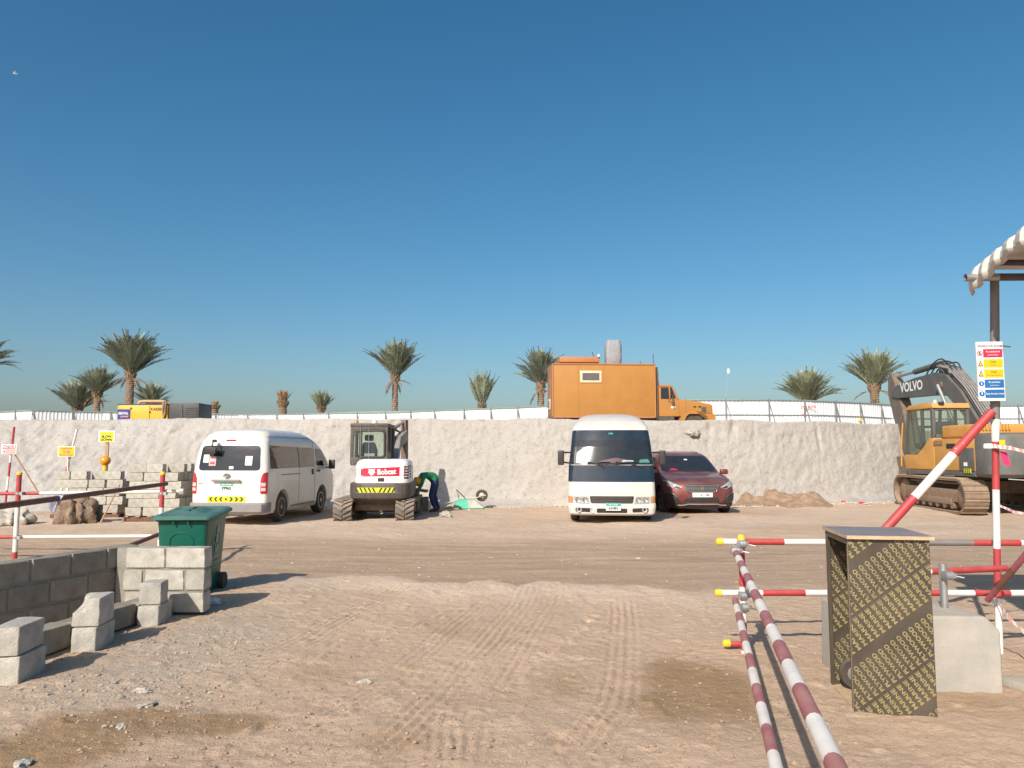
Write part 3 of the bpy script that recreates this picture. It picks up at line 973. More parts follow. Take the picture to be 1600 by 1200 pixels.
mb.box((0.03, -0.06, 0.958), (0.09, 0.035, 0.012))
mb.build('lid_logo', 'blackplastic', lid, bevel=0.004)
mb = MB()
for sx in (-1, 1):
    mb.tube([(sx * 0.24, 0.40, 0.86), (sx * 0.24, 0.46, 0.88)], 0.018)
mb.tube([(-0.25, 0.46, 0.88), (0.25, 0.46, 0.88)], 0.016)
mb.build('handle', 'bin', binr, smooth=40)
mb = MB()
arch = [(-0.13, 0.36)] + [(0.13 * math.cos(R(180 - a)), 0.62 + 0.13 * math.sin(R(a)) * .8) for a in range(0, 181, 20)] + [(0.13, 0.36)]
mb.tube([(x, -0.325 - (z - .45) * 0.055, z) for x, z in arch], 0.008, 6)
mb.build('front_rib', 'bin', binr, smooth=60)
for sx in (-1, 1):
    mb = MB()
    mb.lathe([(0.05, -0.03), (0.10, -0.03), (0.10, 0.03), (0.05, 0.03)], (sx * 0.27, 0.27, 0.10), 'x', 20)
    mb.build('wheel', 'black', binr, smooth=40)
for sx in (-0.08, 0.08):
    mb = MB()
    mb.box((sx, -0.385, 0.835), (0.012, 0.02, 0.04))
    mb.build('front_lug', 'bin', binr)
# pictogram on the side: square with a figure dropping litter
pic = MB()
def q(y0, z0, y1, z1, wd=0.008):
    pic.beam((0.2705 + 0.02 * ((z0 + z1) / 2 - .5) * .0 + 0.04 * ((z0 + z1) / 2 - 0.5) * 0.6, y0, z0), (0.2705 + 0.04 * ((z0 + z1) / 2 - 0.5) * 0.6, y1, z1), 0.004, wd)
for a in ((-.10, .36, .14, .36), (-.10, .66, .14, .66), (-.10, .36, -.10, .66), (.14, .36, .14, .66)):
    q(*a)
q(-.05, .42, .09, .42, .02); q(-.04, .42, -.02, .56, .02); q(.08, .42, .07, .56, .02)
q(0.0, .58, .04, .66, .06); q(.0, .46, .05, .54, .05); q(.02, .68, .06, .76, .06)
pic.build('litter_symbol', mat('bin_print', (0.30, 0.34, 0.30), 0.6), binr)
# crumpled white plastic beside it
def crumple(name, label, cat, p, s, m, seed, flat=0.35, group=None, rz=0):
    bm = bmesh.new()
    bmesh.ops.create_icosphere(bm, subdivisions=4 if name == 'rubbish_sack' else 3, radius=1)
    rr = random.Random(seed)
    ph = [rr.uniform(0, 6) for _ in range(9)]
    for v in bm.verts:
        c = v.co.copy()
        k = 1 + 0.22 * math.sin(3.1 * c.x + ph[0]) * math.sin(4 * c.y + ph[1]) + 0.16 * math.sin(7 * c.y + ph[2] + 4 * c.z) + 0.12 * math.sin(11 * c.x + ph[3] + 5 * c.y) + rr.uniform(-.05, .05) * (.4 if name == 'rubbish_sack' else 1)
        if name == 'rubbish_sack' and m != 'concrete':
            an = math.atan2(c.y, c.x)
            k += .07 * math.sin(9 * an + 3 * c.z + ph[4]) + .05 * math.sin(17 * an - 5 * c.z + ph[5]) + .18 * max(0, c.z - .55)
        v.co = Vector((c.x * s[0] * k, c.y * s[1] * k, max(c.z, -0.6) * s[2] * k))
    me = bpy.data.meshes.new(name)
    bm.to_mesh(me); bm.free()
    me.shade_smooth(); me.set_sharp_from_angle(angle=R(75 if name == 'rubbish_sack' and m != 'concrete' else 28))
    o = obj(name, me, m, None, (p[0], p[1], p[2] + s[2] * 0.5))
    o.rotation_euler = (0, 0, rz)
    return tag(o, label, cat, group)
def gp(px, py):
    p = pg(px, py)
    return Vector((p.x, p.y, gz(p.x, p.y)))
crumple('plastic_bag', 'crumpled white plastic bag lying at the foot of the green bin', 'bag', gp(330, 944), (0.10, 0.07, 0.04), 'plasticwhite', 5)
for i, (x, y, s, lb) in enumerate([(222, 1082, .06, 'flat white stone chip beside the gravel at the lower left'), (230, 1104, .055, 'pale angular stone above the damp patch'),
                                   (190, 1138, .045, 'grey stone chip lying in the damp patch'), (570, 1066, .05, 'white flat scrap in the middle of the rutted sand'),
                                   (672, 1003, .045, 'small white scrap in the upper middle of the sand'), (36, 1196, .07, 'pale stone at the bottom left corner')]):
    crumple('stone', lb, 'stone', gp(x, y), (s, s * .55, s * .3), 'concrete_pale' if 'white' in lb else 'concrete', 20 + i, rz=i)

# ================================================================== striped tube helper
def striped(name, a, b, r, mats, parent, start=0, seg=0.33, n=12, marks=None, jit=0.0):
    a, b = Vector(a), Vector(b)
    L = (b - a).length
    cuts = marks if marks else [min(i * seg, L) for i in range(int(math.ceil(L / seg)) + 1)]
    if not marks and cuts[-1] < L - 1e-4:
        cuts.append(L)
    cuts = [min(c, L) for c in cuts]
    if cuts[-1] < L - 1e-4:
        cuts.append(L)
    cuts = [c for i, c in enumerate(cuts) if i == 0 or c > cuts[i - 1] + 1e-4]
    pts, mis = [], []
    for i, c in enumerate(cuts):
        pts.append(a + (b - a) * (c / L))
        if i < len(cuts) - 1:
            mis.append((i + start) % len(mats))
    mb = MB()
    mb.tube(pts, r, n, mis=mis)
    return mb.build(name, list(mats), parent, smooth=40)
def clamp(p, parent, rz=0, s=1.0):
    mb = MB()
    mb.lathe([(0.030 * s, -0.028), (0.036 * s, -0.026), (0.036 * s, 0.026), (0.030 * s, 0.028)], p, 'z', 12)
    mb.lathe([(0.030 * s, -0.026), (0.036 * s, -0.024), (0.036 * s, 0.024), (0.030 * s, 0.026)], Vector(p) + Vector((0.0, -0.03, 0.0)), 'x', 12)
    mb.tube([Vector(p) + Vector((0.02, -0.02, 0.0)), Vector(p) + Vector((0.10, -0.05, -0.015))], 0.006, 6)
    mb.box(Vector(p) + Vector((0.035, -0.03, 0.0)), (0.03, 0.03, 0.035))
    return mb.build('clamp', 'galv', parent, smooth=40)
def cap(p, d, parent):
    mb = MB()
    d = Vector(d).normalized()
    mb.tube([Vector(p) - d * 0.02, Vector(p) + d * 0.015, Vector(p) + d * 0.03, Vector(p) + d * 0.036], [0.031, 0.031, 0.024, 0.008], 12)
    return mb.build('end_cap', 'yellow_cap', parent, smooth=40)

# ================================================================== right barrier (scaffold tubes)
TR = 0.0255
pc = pg(1163, 1021)
cx0, cy0 = pc.x, pc.y
bar = thing('tube_barrier', 'red and white scaffold tube barrier in the right foreground with yellow end caps', 'barrier', (0, 0, 0))
zt, zl = 0.875, 0.465
striped('post', (cx0, cy0, gz(cx0, cy0) - 0.03), (cx0, cy0, 0.90), TR, ('white', 'red'), bar, marks=[0, 0.05, 0.27, 0.55, 0.93])
cap((cx0, cy0, 0.905), (0, 0, 1), bar)
ytop = cy0 + 0.055
striped('rail', (1.705, ytop, zt), (5.2, ytop + 0.12, zt - 0.03), TR, ('white', 'red', 'white', 'greysteel', 'red', 'white', 'greysteel', 'red'), bar, marks=[0, 0.13, 0.52, 0.90, 1.15, 1.57, 1.72, 2.1, 2.5, 3.4])
cap((1.70, ytop, zt), (-1, 0, 0), bar)
striped('rail', (1.685, ytop, zl), (5.2, ytop + 0.10, zl - 0.02), TR, ('white', 'red'), bar, marks=[0, 0.35, 0.70, 1.05, 1.4, 1.62, 1.85, 2.1, 2.4, 2.8, 3.3])
cap((1.68, ytop, zl), (-1, 0, 0), bar)
e1 = pg(1335, 1260, zt - 0.03)
s1 = Vector((cx0 - 0.052, cy0 + 0.03, zt - 0.055))
striped('rail', s1, s1 + (e1 - s1) * 1.25, TR, ('white', 'oldred'), bar, seg=0.30, start=0)
e2 = pg(1228, 1260, zl - 0.05)
s2 = Vector((cx0 - 0.055, cy0 + 0.03, zl - 0.05))
striped('rail', s2, s2 + (e2 - s2) * 1.25, TR, ('oldred', 'white'), bar, seg=0.30, start=0)
clamp((cx0, cy0 + 0.01, zt - 0.01), bar)
clamp((cx0, cy0 + 0.01, zl - 0.01), bar)
clamp((cx0 + 0.005, cy0, zl - 0.10), bar)
clamp(s1 + (e1 - s1) * 0.02 + Vector((0.0, 0, 0.0)), bar, s=0.95)
# spare end poking out near the foot
striped('foot_spigot', (cx0 - 0.11, cy0 + 0.10, 0.055), (cx0 + 0.02, cy0 + 0.10, 0.045), TR * .9, ('red', 'red'), bar, seg=0.1)
cap((cx0 - 0.11, cy0 + 0.10, 0.055), (-1, -0.2, 0), bar)

# ================================================================== plywood housing and what stands in it
fl = pg(1332, 1110)
PX0, PY0 = fl.x, fl.y - 0.02
PW, PD, PH = 0.485, 0.56, 1.085
zb = gz(PX0 + .25, PY0 + .28) - 0.01
hs = thing('plywood_housing', 'tall dark brown plywood box printed all over with gold lettering', 'box', (PX0, PY0, zb), R(-8.5))
th = 0.016
def plyprint(W, H, seed, size=0.036, ang=127.0, dx=0.0, dz=0.0):
    """tiled two-word print, clipped to the panel; local panel coordinates (x right, z up)"""
    bm = bmesh.new()
    m1 = text_mesh('MARINE', size, 0.0008)
    m2 = text_mesh('PLYWOOD', size, 0.0008)
    rot = Matrix.Rotation(R(ang), 4, 'Z')
    l1, l2, gap, wide, row = 0.172, 0.208, 0.022, 0.062, 0.046
    per = l1 + l2 + gap + wide
    rr = random.Random(seed)
    def stretch(me, want):
        xs = [v.co.x for v in me.vertices]
        k = want / (max(xs) - min(xs))
        return Matrix.Diagonal((k, 1.0, 1.0, 1.0))
    k1, k2 = stretch(m1, l1), stretch(m2, l2)
    for r in range(-30, 31):
        for c in range(-4, 5):
            for me, kk, ofs in ((m1, k1, l1 / 2), (m2, k2, l1 + gap + l2 / 2)):
                T = Matrix.Translation((W / 2 + dx, H / 2 + dz, 0)) @ rot @ Matrix.Translation((c * per + ofs, r * row, 0)) @ kk
                ctr = T @ Vector((0, 0, 0))
                if not (-0.2 < ctr.x < W + 0.2 and -0.2 < ctr.y < H + 0.2):
                    continue
                n0 = len(bm.verts)
                bm.from_mesh(me)
                bm.verts.ensure_lookup_table()
                for v in bm.verts[n0:]:
                    v.co = T @ v.co
    for co, no in (((0.004, 0, 0), (-1, 0, 0)), ((W - 0.004, 0, 0), (1, 0, 0)), ((0, 0.004, 0), (0, -1, 0)), ((0, H - 0.004, 0), (0, 1, 0))):
        bmesh.ops.bisect_plane(bm, geom=bm.verts[:] + bm.edges[:] + bm.faces[:], plane_co=co, plane_no=no, clear_outer=True)
    me = bpy.data.meshes.new('print')
    bm.to_mesh(me)
    bm.free()
    return me
def plypanel(name, loc, rot, W, H, seed, both=False):
    mb = MB()
    mb.box((W / 2, th / 2, H / 2), (W, th, H))
    p = mb.build(name, ['ply', 'plyedge'], hs, loc=loc)
    for f in p.data.polygons:
        if abs(f.normal.y) < 0.5:
            f.material_index = 1
    p.rotation_euler = (0, 0, rot)
    pr = obj('print', plyprint(W, H, seed, dx=0.03 * seed, dz=0.02 * seed), 'plyprint', p, (0, -0.0012, 0))
    pr.rotation_euler = (R(90), 0, 0)
    pr['kind'] = 'stuff'
    return p
plypanel('front_panel', (0, 0, 0.0), 0, PW, PH - 0.02, 1)                    # towards the camera
pb = plypanel('back_panel', (0.0, PD - th, 0.0), 0, PW, PH - 0.02, 2)          # far side, its inner face shows through the open end
plypanel('side_panel', (PW + 0.001, th + 0.001, 0.0), R(90), PD - 2 * th - 0.002, PH - 0.02, 3)
mb = MB()
mb.box((PW / 2 + 0.006, PD / 2, PH - 0.006), (PW + 0.03, PD + 0.06, 0.022))
tp = mb.build('top_panel', ['plytop', 'plyedge'], hs)
for f in tp.data.polygons:
    if f.normal.z < 0.5:
        f.material_index = 1
mb = MB()
mb.box((PW / 2 - 0.004, PD / 2, 0.012), (PW - 0.02, PD - 2 * th - 0.004, 0.018))
mb.build('floor_panel', 'plyedge', hs)
mb = MB()
for yy in (0.03, PD - 0.03):
    mb.box((0.012, yy, PH / 2 - .02), (0.02, 0.025, PH - 0.08))
mb.box((0.012, PD / 2, PH - 0.04), (0.02, PD - 0.09, 0.03))
mb.build('batten', 'ply', hs)
# wheeled extinguisher inside
ex = thing('wheeled_extinguisher', 'wheeled trolley with grey hose standing inside the plywood box', 'trolley', (PX0 + 0.20, PY0 + 0.25, zb + 0.022), R(-8.5))
mb = MB()
mb.lathe([(0.02, 0), (0.085, 0.02), (0.09, 0.06), (0.09, 0.62), (0.07, 0.70), (0.03, 0.74), (0.03, 0.80)], (0.08, 0, 0.10), 'z', 18)
mb.build('cylinder', 'charcoal', ex, smooth=40)
for sy in (-1, 1):
    mb = MB()
    mb.lathe([(0.05, -0.022), (0.095, -0.025), (0.105, -0.012), (0.105, 0.012), (0.095, 0.025), (0.05, 0.022)], (-0.03, sy * 0.15, 0.107), 'y', 24)
    wh = mb.build('wheel', 'black', ex, smooth=40)
    mb = MB()
    mb.lathe([(0.012, -0.03), (0.055, -0.024), (0.055, 0.024), (0.012, 0.03)], (-0.03, sy * 0.15, 0.107), 'y', 16)
    mb.build('hub', 'rim', wh, smooth=40)
mb = MB()
mb.tube([(-0.03, -0.16, 0.107), (-0.03, 0.16, 0.107)], 0.012, 8)
mb.tube([(0.0, -0.1, 0.11), (-0.02, -0.1, 0.85), (-0.06, -0.08, 0.93), (-0.06, 0.08, 0.93), (-0.02, 0.1, 0.85), (0.0, 0.1, 0.11)], 0.012, 8)
mb.build('frame', 'galv', ex, smooth=40)
mb = MB()
mb.tube([(0.05, 0.0, 0.90), (-0.08, -0.10, 0.92), (-0.11, -0.14, 0.86), (-0.10, -0.16, 0.70), (-0.09, -0.15, 0.5)], 0.017, 8)
mb.build('hose', 'galv', ex, smooth=60)

# ================================================================== concrete footing block with its stub pipe
X0, X1, Y0, Y1, H = 2.37, 3.33, 5.36, 6.05, 0.50
ft = thing('concrete_footing', 'big pale cast concrete block behind the plywood box', 'concrete block', ((X0 + X1) / 2, Y0, -0.01))
mb = MB()
hw = (X1 - X0) / 2
d = Y1 - Y0
v = [(-hw, 0, -.05), (hw, 0, -.05), (hw, d, -.05), (-hw, d, -.05), (-hw + .01, .02, H), (hw - 0.08, .03, H - 0.01), (hw - 0.12, d - .01, H), (-hw + .01, d - .01, H),
     (hw, .0, H - 0.10), (hw, d, H - 0.08)]
mb.add(v, [(3, 2, 1, 0), (4, 5, 6, 7), (0, 1, 8, 5, 4), (1, 2, 9, 8), (8, 9, 6, 5), (2, 3, 7, 6, 9), (3, 0, 4, 7)])
mb.build('block', 'concrete_pale', ft, bevel=0.02, seg=3)
mb = MB()
mb.tube([(3.12 - (X0 + X1) / 2, 0.30, H - 0.12), (3.12 - (X0 + X1) / 2, 0.30, 0.81)], 0.026, 12)
mb.build('stub_pipe', 'galv', ft, smooth=40)
sp = thing('link_tube', 'short white and red tube joining the stub pipe to the canopy post', 'tube', (0, 0, 0))
striped('tube', (2.62, 5.62, 0.73), (3.86, 6.10, 0.70), 0.024, ('white', 'red'), sp, marks=[0, 0.52, 1.33])
clamp((3.12, 5.62, 0.725), sp, s=0.9)
# slab at the lower right
sb = pg(1556, 1066)
mb = MB()
mb.prism([(0, 0), (0.26, -0.72), (1.2, -0.72), (1.2, 0.05)], 'z', 0, 0.055)
o = mb.build('paving_slab', 'concrete_pale', None, bevel=0.006, loc=(sb.x, sb.y, gz(sb.x + .3, sb.y - .3) - 0.002))
tag(o, 'grey concrete slab lying on the sand at the lower right edge', 'slab')

# ================================================================== canopy shed on the right
pp = pg(1562, 1021)
SX, SY = pp.x, pp.y
sh = thing('canopy_shed', 'tube framed canopy with crumpled white corrugated roof edge at the right', 'canopy', (SX, SY, 0))
zz = lambda py: pd(1557, py, SY).z
marks = [0, zz(938), zz(857), zz(765), zz(690), zz(655), 3.06]
mb = MB()
mb.tube([(0, 0, -0.02)] + [(0.13 * (m_ / 3.06) ** 1.3, 0, m_) for m_ in marks[1:]], [0.027, 0.027, 0.027, 0.027, 0.027, 0.036, 0.034], 14, mis=[0, 1, 0, 1, 0, 2])
mb.build('post', ['white', 'red', 'greysteel'], sh, smooth=40)
def rel(p):
    return Vector(p) - Vector((SX, SY, 0))
mb = MB()
mb.tube([rel((SX - 0.15, SY - 0.06, 3.04)), rel((SX + 0.12, SY - 0.06, 3.045))], 0.031, 14, caps=False)
mb.tube([rel((SX - 0.15, SY - 0.06, 3.04)), rel((SX + 0.12, SY - 0.06, 3.045))], 0.026, 14, caps=False)
mb.tube([rel((SX + 0.12, SY - 0.06, 3.045)), rel((SX + 3.4, SY - 0.06, 3.06))], 0.031, 14, mi=1)
mb.build('beam', ['galv', 'charcoal'], sh, smooth=40)
# roof edge runs towards the camera, drifting left
EA = Vector((SX + 0.07, SY + 0.16, 3.13)); EB = Vector((SX - 0.63, SY - 2.6, 3.27))
ed = (EB - EA)
mb = MB()
mb.tube([rel(EA + ed * 0.06 + Vector((0.03, 0, 0.035))), rel(EB + Vector((0.03, 0, 0.05)))], 0.024, 10)
mb.build('edge_pipe', 'purple', sh, smooth=40)
mb = MB()
for k_ in (0.16, 0.4, 0.7):
    a = EA + ed * k_
    mb.tube([rel(a + Vector((0.05, 0, -0.04))), rel(a + Vector((3.6, 0.1, -0.03)))], 0.024, 10)
mb.build('purlin', 'purple', sh, smooth=40)
# corrugated sheet: roof plane plus the bent-down flap along the edge
def corr(t, per=0.25):
    u = (t / per) % 1.0
    if u < 0.42: return 0.0
    if u < 0.55: return (u - 0.42) / 0.13
    if u < 0.87: return 1.0
    return 1 - (u - 0.87) / 0.13
rs = random.Random(12)
L = ed.length
nu = 460
U = [i / (nu - 1) for i in range(nu)]
prof_s = [(-0.24, 0), (-0.16, 0), (-0.08, 0), (-0.02, 0), (0.02, 0.02), (0.08, 0.03), (0.16, 0.03), (0.6, 0.03), (1.5, 0.05), (3.6, 0.10)]
vs, fs = [], []
out = Vector((-1, 0, 0))
for i, u in enumerate(U):
    p = EA + ed * u
    c = corr(u * L) * 0.045
    drop = 0.20 + 0.03 * math.sin(u * 17) - 0.05 * min(1, u * 4)
    bulge = 0.012 * math.sin(u * L * 5.1) + 0.02 * math.sin(u * L * 2.3)
    for a, b_ in prof_s:
        if a < 0:
            f = -a / 0.24
            q_ = p + out * (0.03 + c * 0.8 + bulge * f + 0.03 * math.sin(f * 3)) + Vector((0, 0, -drop * f + 0.02 * math.sin(u * L * 7) * f))
        else:
            q_ = p + Vector((a, 0, b_ + c * (1 if a > 0.05 else .6) + 0.012 * math.sin(u * L * 6) * (a < .2)))
        vs.append(rel(q_))
m_ = len(prof_s)
for i in range(nu - 1):
    for j in range(m_ - 1):
        fs.append((i * m_ + j, i * m_ + j + 1, (i + 1) * m_ + j + 1, (i + 1) * m_ + j))
mb = MB()
mb.add(vs, fs)
rf = mb.build('roof_sheet', 'sheet', sh, smooth=12)
sd = rf.modifiers.new('thickness', 'SOLIDIFY'); sd.thickness = 0.006
# braces
def br(name, a, b_, marks_, mats_, r=0.0265):
    return striped(name, rel(a), rel(b_), r, mats_, sh, marks=marks_)
bt = pd(1550, 643, SY - 0.05); bb = pd(1398, 811, SY - 0.02)
dv = bb - bt
full = bt + dv * 1.42
Lf = (full - bt).length; L1 = dv.length
br('brace', bt, full, [0, L1 * 0.40, L1 * 0.80, Lf], ('red', 'white', 'red'), 0.036)
b2a = pd(1543, 938, SY - 0.08); b2b = pd(1640, 822, SY - 0.75)
br('brace', b2a, b2b, [0, 0.17, 0.42, 0.9], ('oldred', 'rust', 'oldred'), 0.024)
# second feet of the frame outside the picture carry the roof
for (px_, py_) in ((SX - 0.62, SY - 2.3), (SX + 2.4, SY), (SX + 2.0, SY - 2.3)):
    mb = MB()
    mb.tube([rel((px_ + 0.12, py_, -0.02)), rel((px_ + 0.12, py_, 3.12))], 0.027, 10)
    if px_ > SX - 0.7 and px_ < SX:
        continue
    mb.build('post', 'greysteel', sh, smooth=40)
# warning tape
tp = thing('warning_tape', 'red and white warning tape tied around the canopy post', 'tape', (SX, SY, 0))
def tape(pts, wd, parent, nseg=14):
    pts = [rel(p) for p in pts]
    P = []
    for i in range(nseg + 1):
        t = i / nseg * (len(pts) - 1)
        k_ = min(int(t), len(pts) - 2)
        P.append(pts[k_].lerp(pts[k_ + 1], t - k_))
    mb = MB()
    for i in range(nseg):
        tw = 0.5 * math.sin(i * 0.9); tw2 = 0.5 * math.sin((i + 1) * 0.9)
        a, b_ = P[i], P[i + 1]
        o1 = Vector((0, wd * math.sin(tw), wd * math.cos(tw))); o2 = Vector((0, wd * math.sin(tw2), wd * math.cos(tw2)))
        mb.add([a - o1, b_ - o2, b_ + o2, a + o1], [(0, 1, 2, 3)], i % 2)
    o = mb.build('strip', ['signwhite', 'pinkpaper'], parent)
    s_ = o.modifiers.new('thickness', 'SOLIDIFY'); s_.thickness = 0.001
tape([pd(1553, 697, SY - .05), pd(1580, 700, SY - .15), pd(1625, 712, SY - .4)], 0.016, tp)
tape([pd(1557, 938, SY - .05), pd(1575, 965, SY - .2), pd(1625, 1010, SY - .5)], 0.02, tp)
tape([pd(1562, 790, SY - .03), pd(1585, 800, SY + .1), pd(1625, 806, SY + .3)], 0.012, tp)
for k_ in (697, 938):
    mb = MB()
    mb.lathe([(0.030, -0.022), (0.038, -0.018), (0.036, 0.012), (0.030, 0.02)], (0, 0, zz(k_)), 'z', 12)
    mb.build('knot', 'signwhite', tp, smooth=50)
mb = MB()
a_ = rel(pd(1562, 705, SY - .05))
mb.add([a_, a_ + Vector((0.05, -0.01, -0.01)), a_ + Vector((0.075, -0.02, -0.12)), a_ + Vector((0.025, 0.0, -0.11))], [(0, 1, 2, 3)])
o = mb.build('tail', 'pinkflag', tp)
s_ = o.modifiers.new('thickness', 'SOLIDIFY'); s_.thickness = 0.002

# generator room sign on the post
c_ = pd(1548, 580, SY - 0.09)
sg = thing('generator_sign', 'white generator room sign with red, yellow and blue rows on the canopy post', 'sign', c_, R(-7))
mb = MB()
mb.box((0, 0.008, 0), (0.205, 0.016, 0.485))
mb.build('board', 'signwhite', sg, bevel=0.003)
mb = MB()
mb.tube([(0.03, 0.016, 0.1), (0.05, 0.055, 0.1)], 0.01, 6)
mb.tube([(0.03, 0.016, -0.1), (0.05, 0.055, -0.1)], 0.01, 6)
mb.tube([(0.0, 0.03, 0.225), (0.19, 0.06, 0.205)], 0.006, 6)
mb.build('bracket', 'galv', sg)
text('GENERATOR ROOM', 0.0245, 'ink', sg, (0, -0.002, 0.205), bold=0.0004, sx=0.86)
rows = [('signred', 'signwhite', 'No unauthorised', 'persons allowed'), ('signyellow', 'ink', 'Danger', '415 volts'), ('signyellow', 'ink', 'Danger', 'Hot surface, keep clear'),
        ('signblue', 'signwhite', 'Ear protection', 'must be worn'), ('signblue', 'signwhite', 'Keep this door closed', '')]
for i, (bgm, fgm, t1, t2) in enumerate(rows):
    z0 = 0.148 - i * 0.083
    mb = MB()
    mb.box((0.022, -0.001, z0), (0.146, 0.003, 0.068))
    rw = mb.build('panel', bgm, sg)
    text(t1, 0.019, fgm, rw, (0.022, -0.0035, z0 + (0.012 if t2 else 0)), bold=0.0003, sx=0.8)
    if t2:
        text(t2, 0.016, fgm, rw, (0.022, -0.0035, z0 - 0.014), sx=0.75)
    mb = MB()
    if bgm == 'signyellow':
        mb.prism([(-0.095, z0 - 0.024), (-0.055, z0 - 0.024), (-0.075, z0 + 0.026)], 'y', -0.0025, 0.0)
        ic = mb.build('warning_symbol', 'ink', sg)
        mb = MB(); mb.prism([(-0.088, z0 - 0.019), (-0.062, z0 - 0.019), (-0.075, z0 + 0.014)], 'y', -0.004, -0.002)
        mb.build('warning_symbol_field', 'signyellow', ic)
    else:
        mb.lathe([(0.021, -0.0025), (0.021, 0.0)], (-0.076, 0, z0), 'y', 20)
        ic = mb.build('sign_symbol', bgm, sg)
        mb = MB()
        if bgm == 'signred':
            mb.lathe([(0.015, -0.004), (0.015, -0.002)], (-0.076, 0, z0), 'y', 20)
            mb.build('symbol_field', 'signwhite', ic)
            mb = MB(); mb.box((-0.078, -0.005, z0), (0.010, 0.001, 0.022)); mb.beam((-0.087, -0.0062, z0 + .011), (-0.065, -0.0062, z0 - .011), .001, .003)
            mb.build('symbol_figure', 'ink', ic)
        else:
            mb.box((-0.076, -0.0032, z0 + (.004 if i == 4 else 0)), (0.007, 0.001, 0.022))
            mb.build('symbol_figure', 'signwhite', ic)

# ================================================================== left barrier
p1 = pg(27, 866); p2 = pg(252, 858)
lb = thing('tube_barrier', 'red and white posts with rusty brown side rails beyond the block wall', 'barrier', (0, 0, 0))
Yb = 12.05
q1 = pd(27, 800, Yb); q2 = pd(252, 800, Yb)
zf = lambda py: pd(27, py, Yb).z
for q_, name in ((q1, 'a'), (q2, 'b')):
    striped('post', (q_.x, Yb, -0.03), (q_.x, Yb, zf(741)), 0.036, ('red', 'white', 'red'), lb, marks=[0, 0.10, zf(790), zf(741) + .03])
    mb = MB(); mb.tube([(q_.x, Yb, zf(742)), (q_.x, Yb, zf(739)), (q_.x, Yb, zf(737))], [0.043, 0.043, 0.02], 12)
    mb.build('end_cap', 'yellow_cap', lb, smooth=40)
yr = Yb + 0.06
striped('rail', (q1.x - 1.6, yr, zf(773.5)), (pd(283, 768, yr).x, yr, zf(768)), 0.026, ('red', 'white'), lb, marks=[0, 1.9, 2.0 + 9])
striped('rail', (q1.x - 1.6, yr, zf(841)), (q2.x + .1, yr, zf(838)), 0.026, ('red', 'white'), lb, marks=[0, 1.62, 2.0 + 9])
mb = MB(); e_ = pd(284, 768, yr); mb.box((e_.x, yr, e_.z), (0.08, 0.07, 0.09)); mb.build('clamp', 'galv', lb, bevel=0.015)
for q_ in (q1, q2):
    for z_ in (zf(771), zf(840)):
        mb = MB(); mb.lathe([(0.036, -.02), (0.045, -.018), (0.045, .018), (0.036, .02)], (q_.x, Yb, z_), 'z', 12)
        mb.box((q_.x + .05, Yb, z_), (.05, .06, .05)); mb.build('clamp', 'galv', lb, smooth=40)
ra = pd(260, 756, Yb - 0.06); rb = pg(-60, 799, ra.z - 0.01)
mb = MB(); mb.tube([ra, rb], 0.031, 12); mb.build('side_rail', 'rust', lb, smooth=40)
ra2 = pd(258, 831, Yb - 0.06); rb2 = Vector((rb.x, rb.y, ra2.z - 0.12))
mb = MB(); mb.tube([ra2, rb2], 0.031, 12); mb.build('side_rail', 'rust', lb, smooth=40)
# pale blue film caught on the rail
f_ = ra.lerp(rb, 0.62)
f_ = ra + (rb - ra) * ((260 - 100) / 320.0 * 0.86)
best = min((abs(800 + FPX * (ra + (rb - ra) * t).x / (ra + (rb - ra) * t).y - 99), t) for t in [i / 200 for i in range(200)])
f_ = ra + (rb - ra) * best[1]
mb = MB()
vs = []
for i in range(9):
    for j in range(11):
        u = i / 8; v_ = j / 10
        vs.append((f_.x - 0.07 + 0.15 * u * (1 - 0.3 * v_), f_.y - 0.045 - 0.02 * math.sin(7 * u + 3 * v_) , f_.z + 0.035 - 0.20 * v_ * (0.75 + 0.25 * math.sin(5 * u)) + 0.0))
fs = [(i * 11 + j, i * 11 + j + 1, (i + 1) * 11 + j + 1, (i + 1) * 11 + j) for i in range(8) for j in range(10)]
mb.add(vs, fs)
o = mb.build('plastic_film', 'bluewrap', None, smooth=60)
s_ = o.modifiers.new('thickness', 'SOLIDIFY'); s_.thickness = 0.006
tag(o, 'pale blue plastic film hanging from the brown rail on the left', 'film')
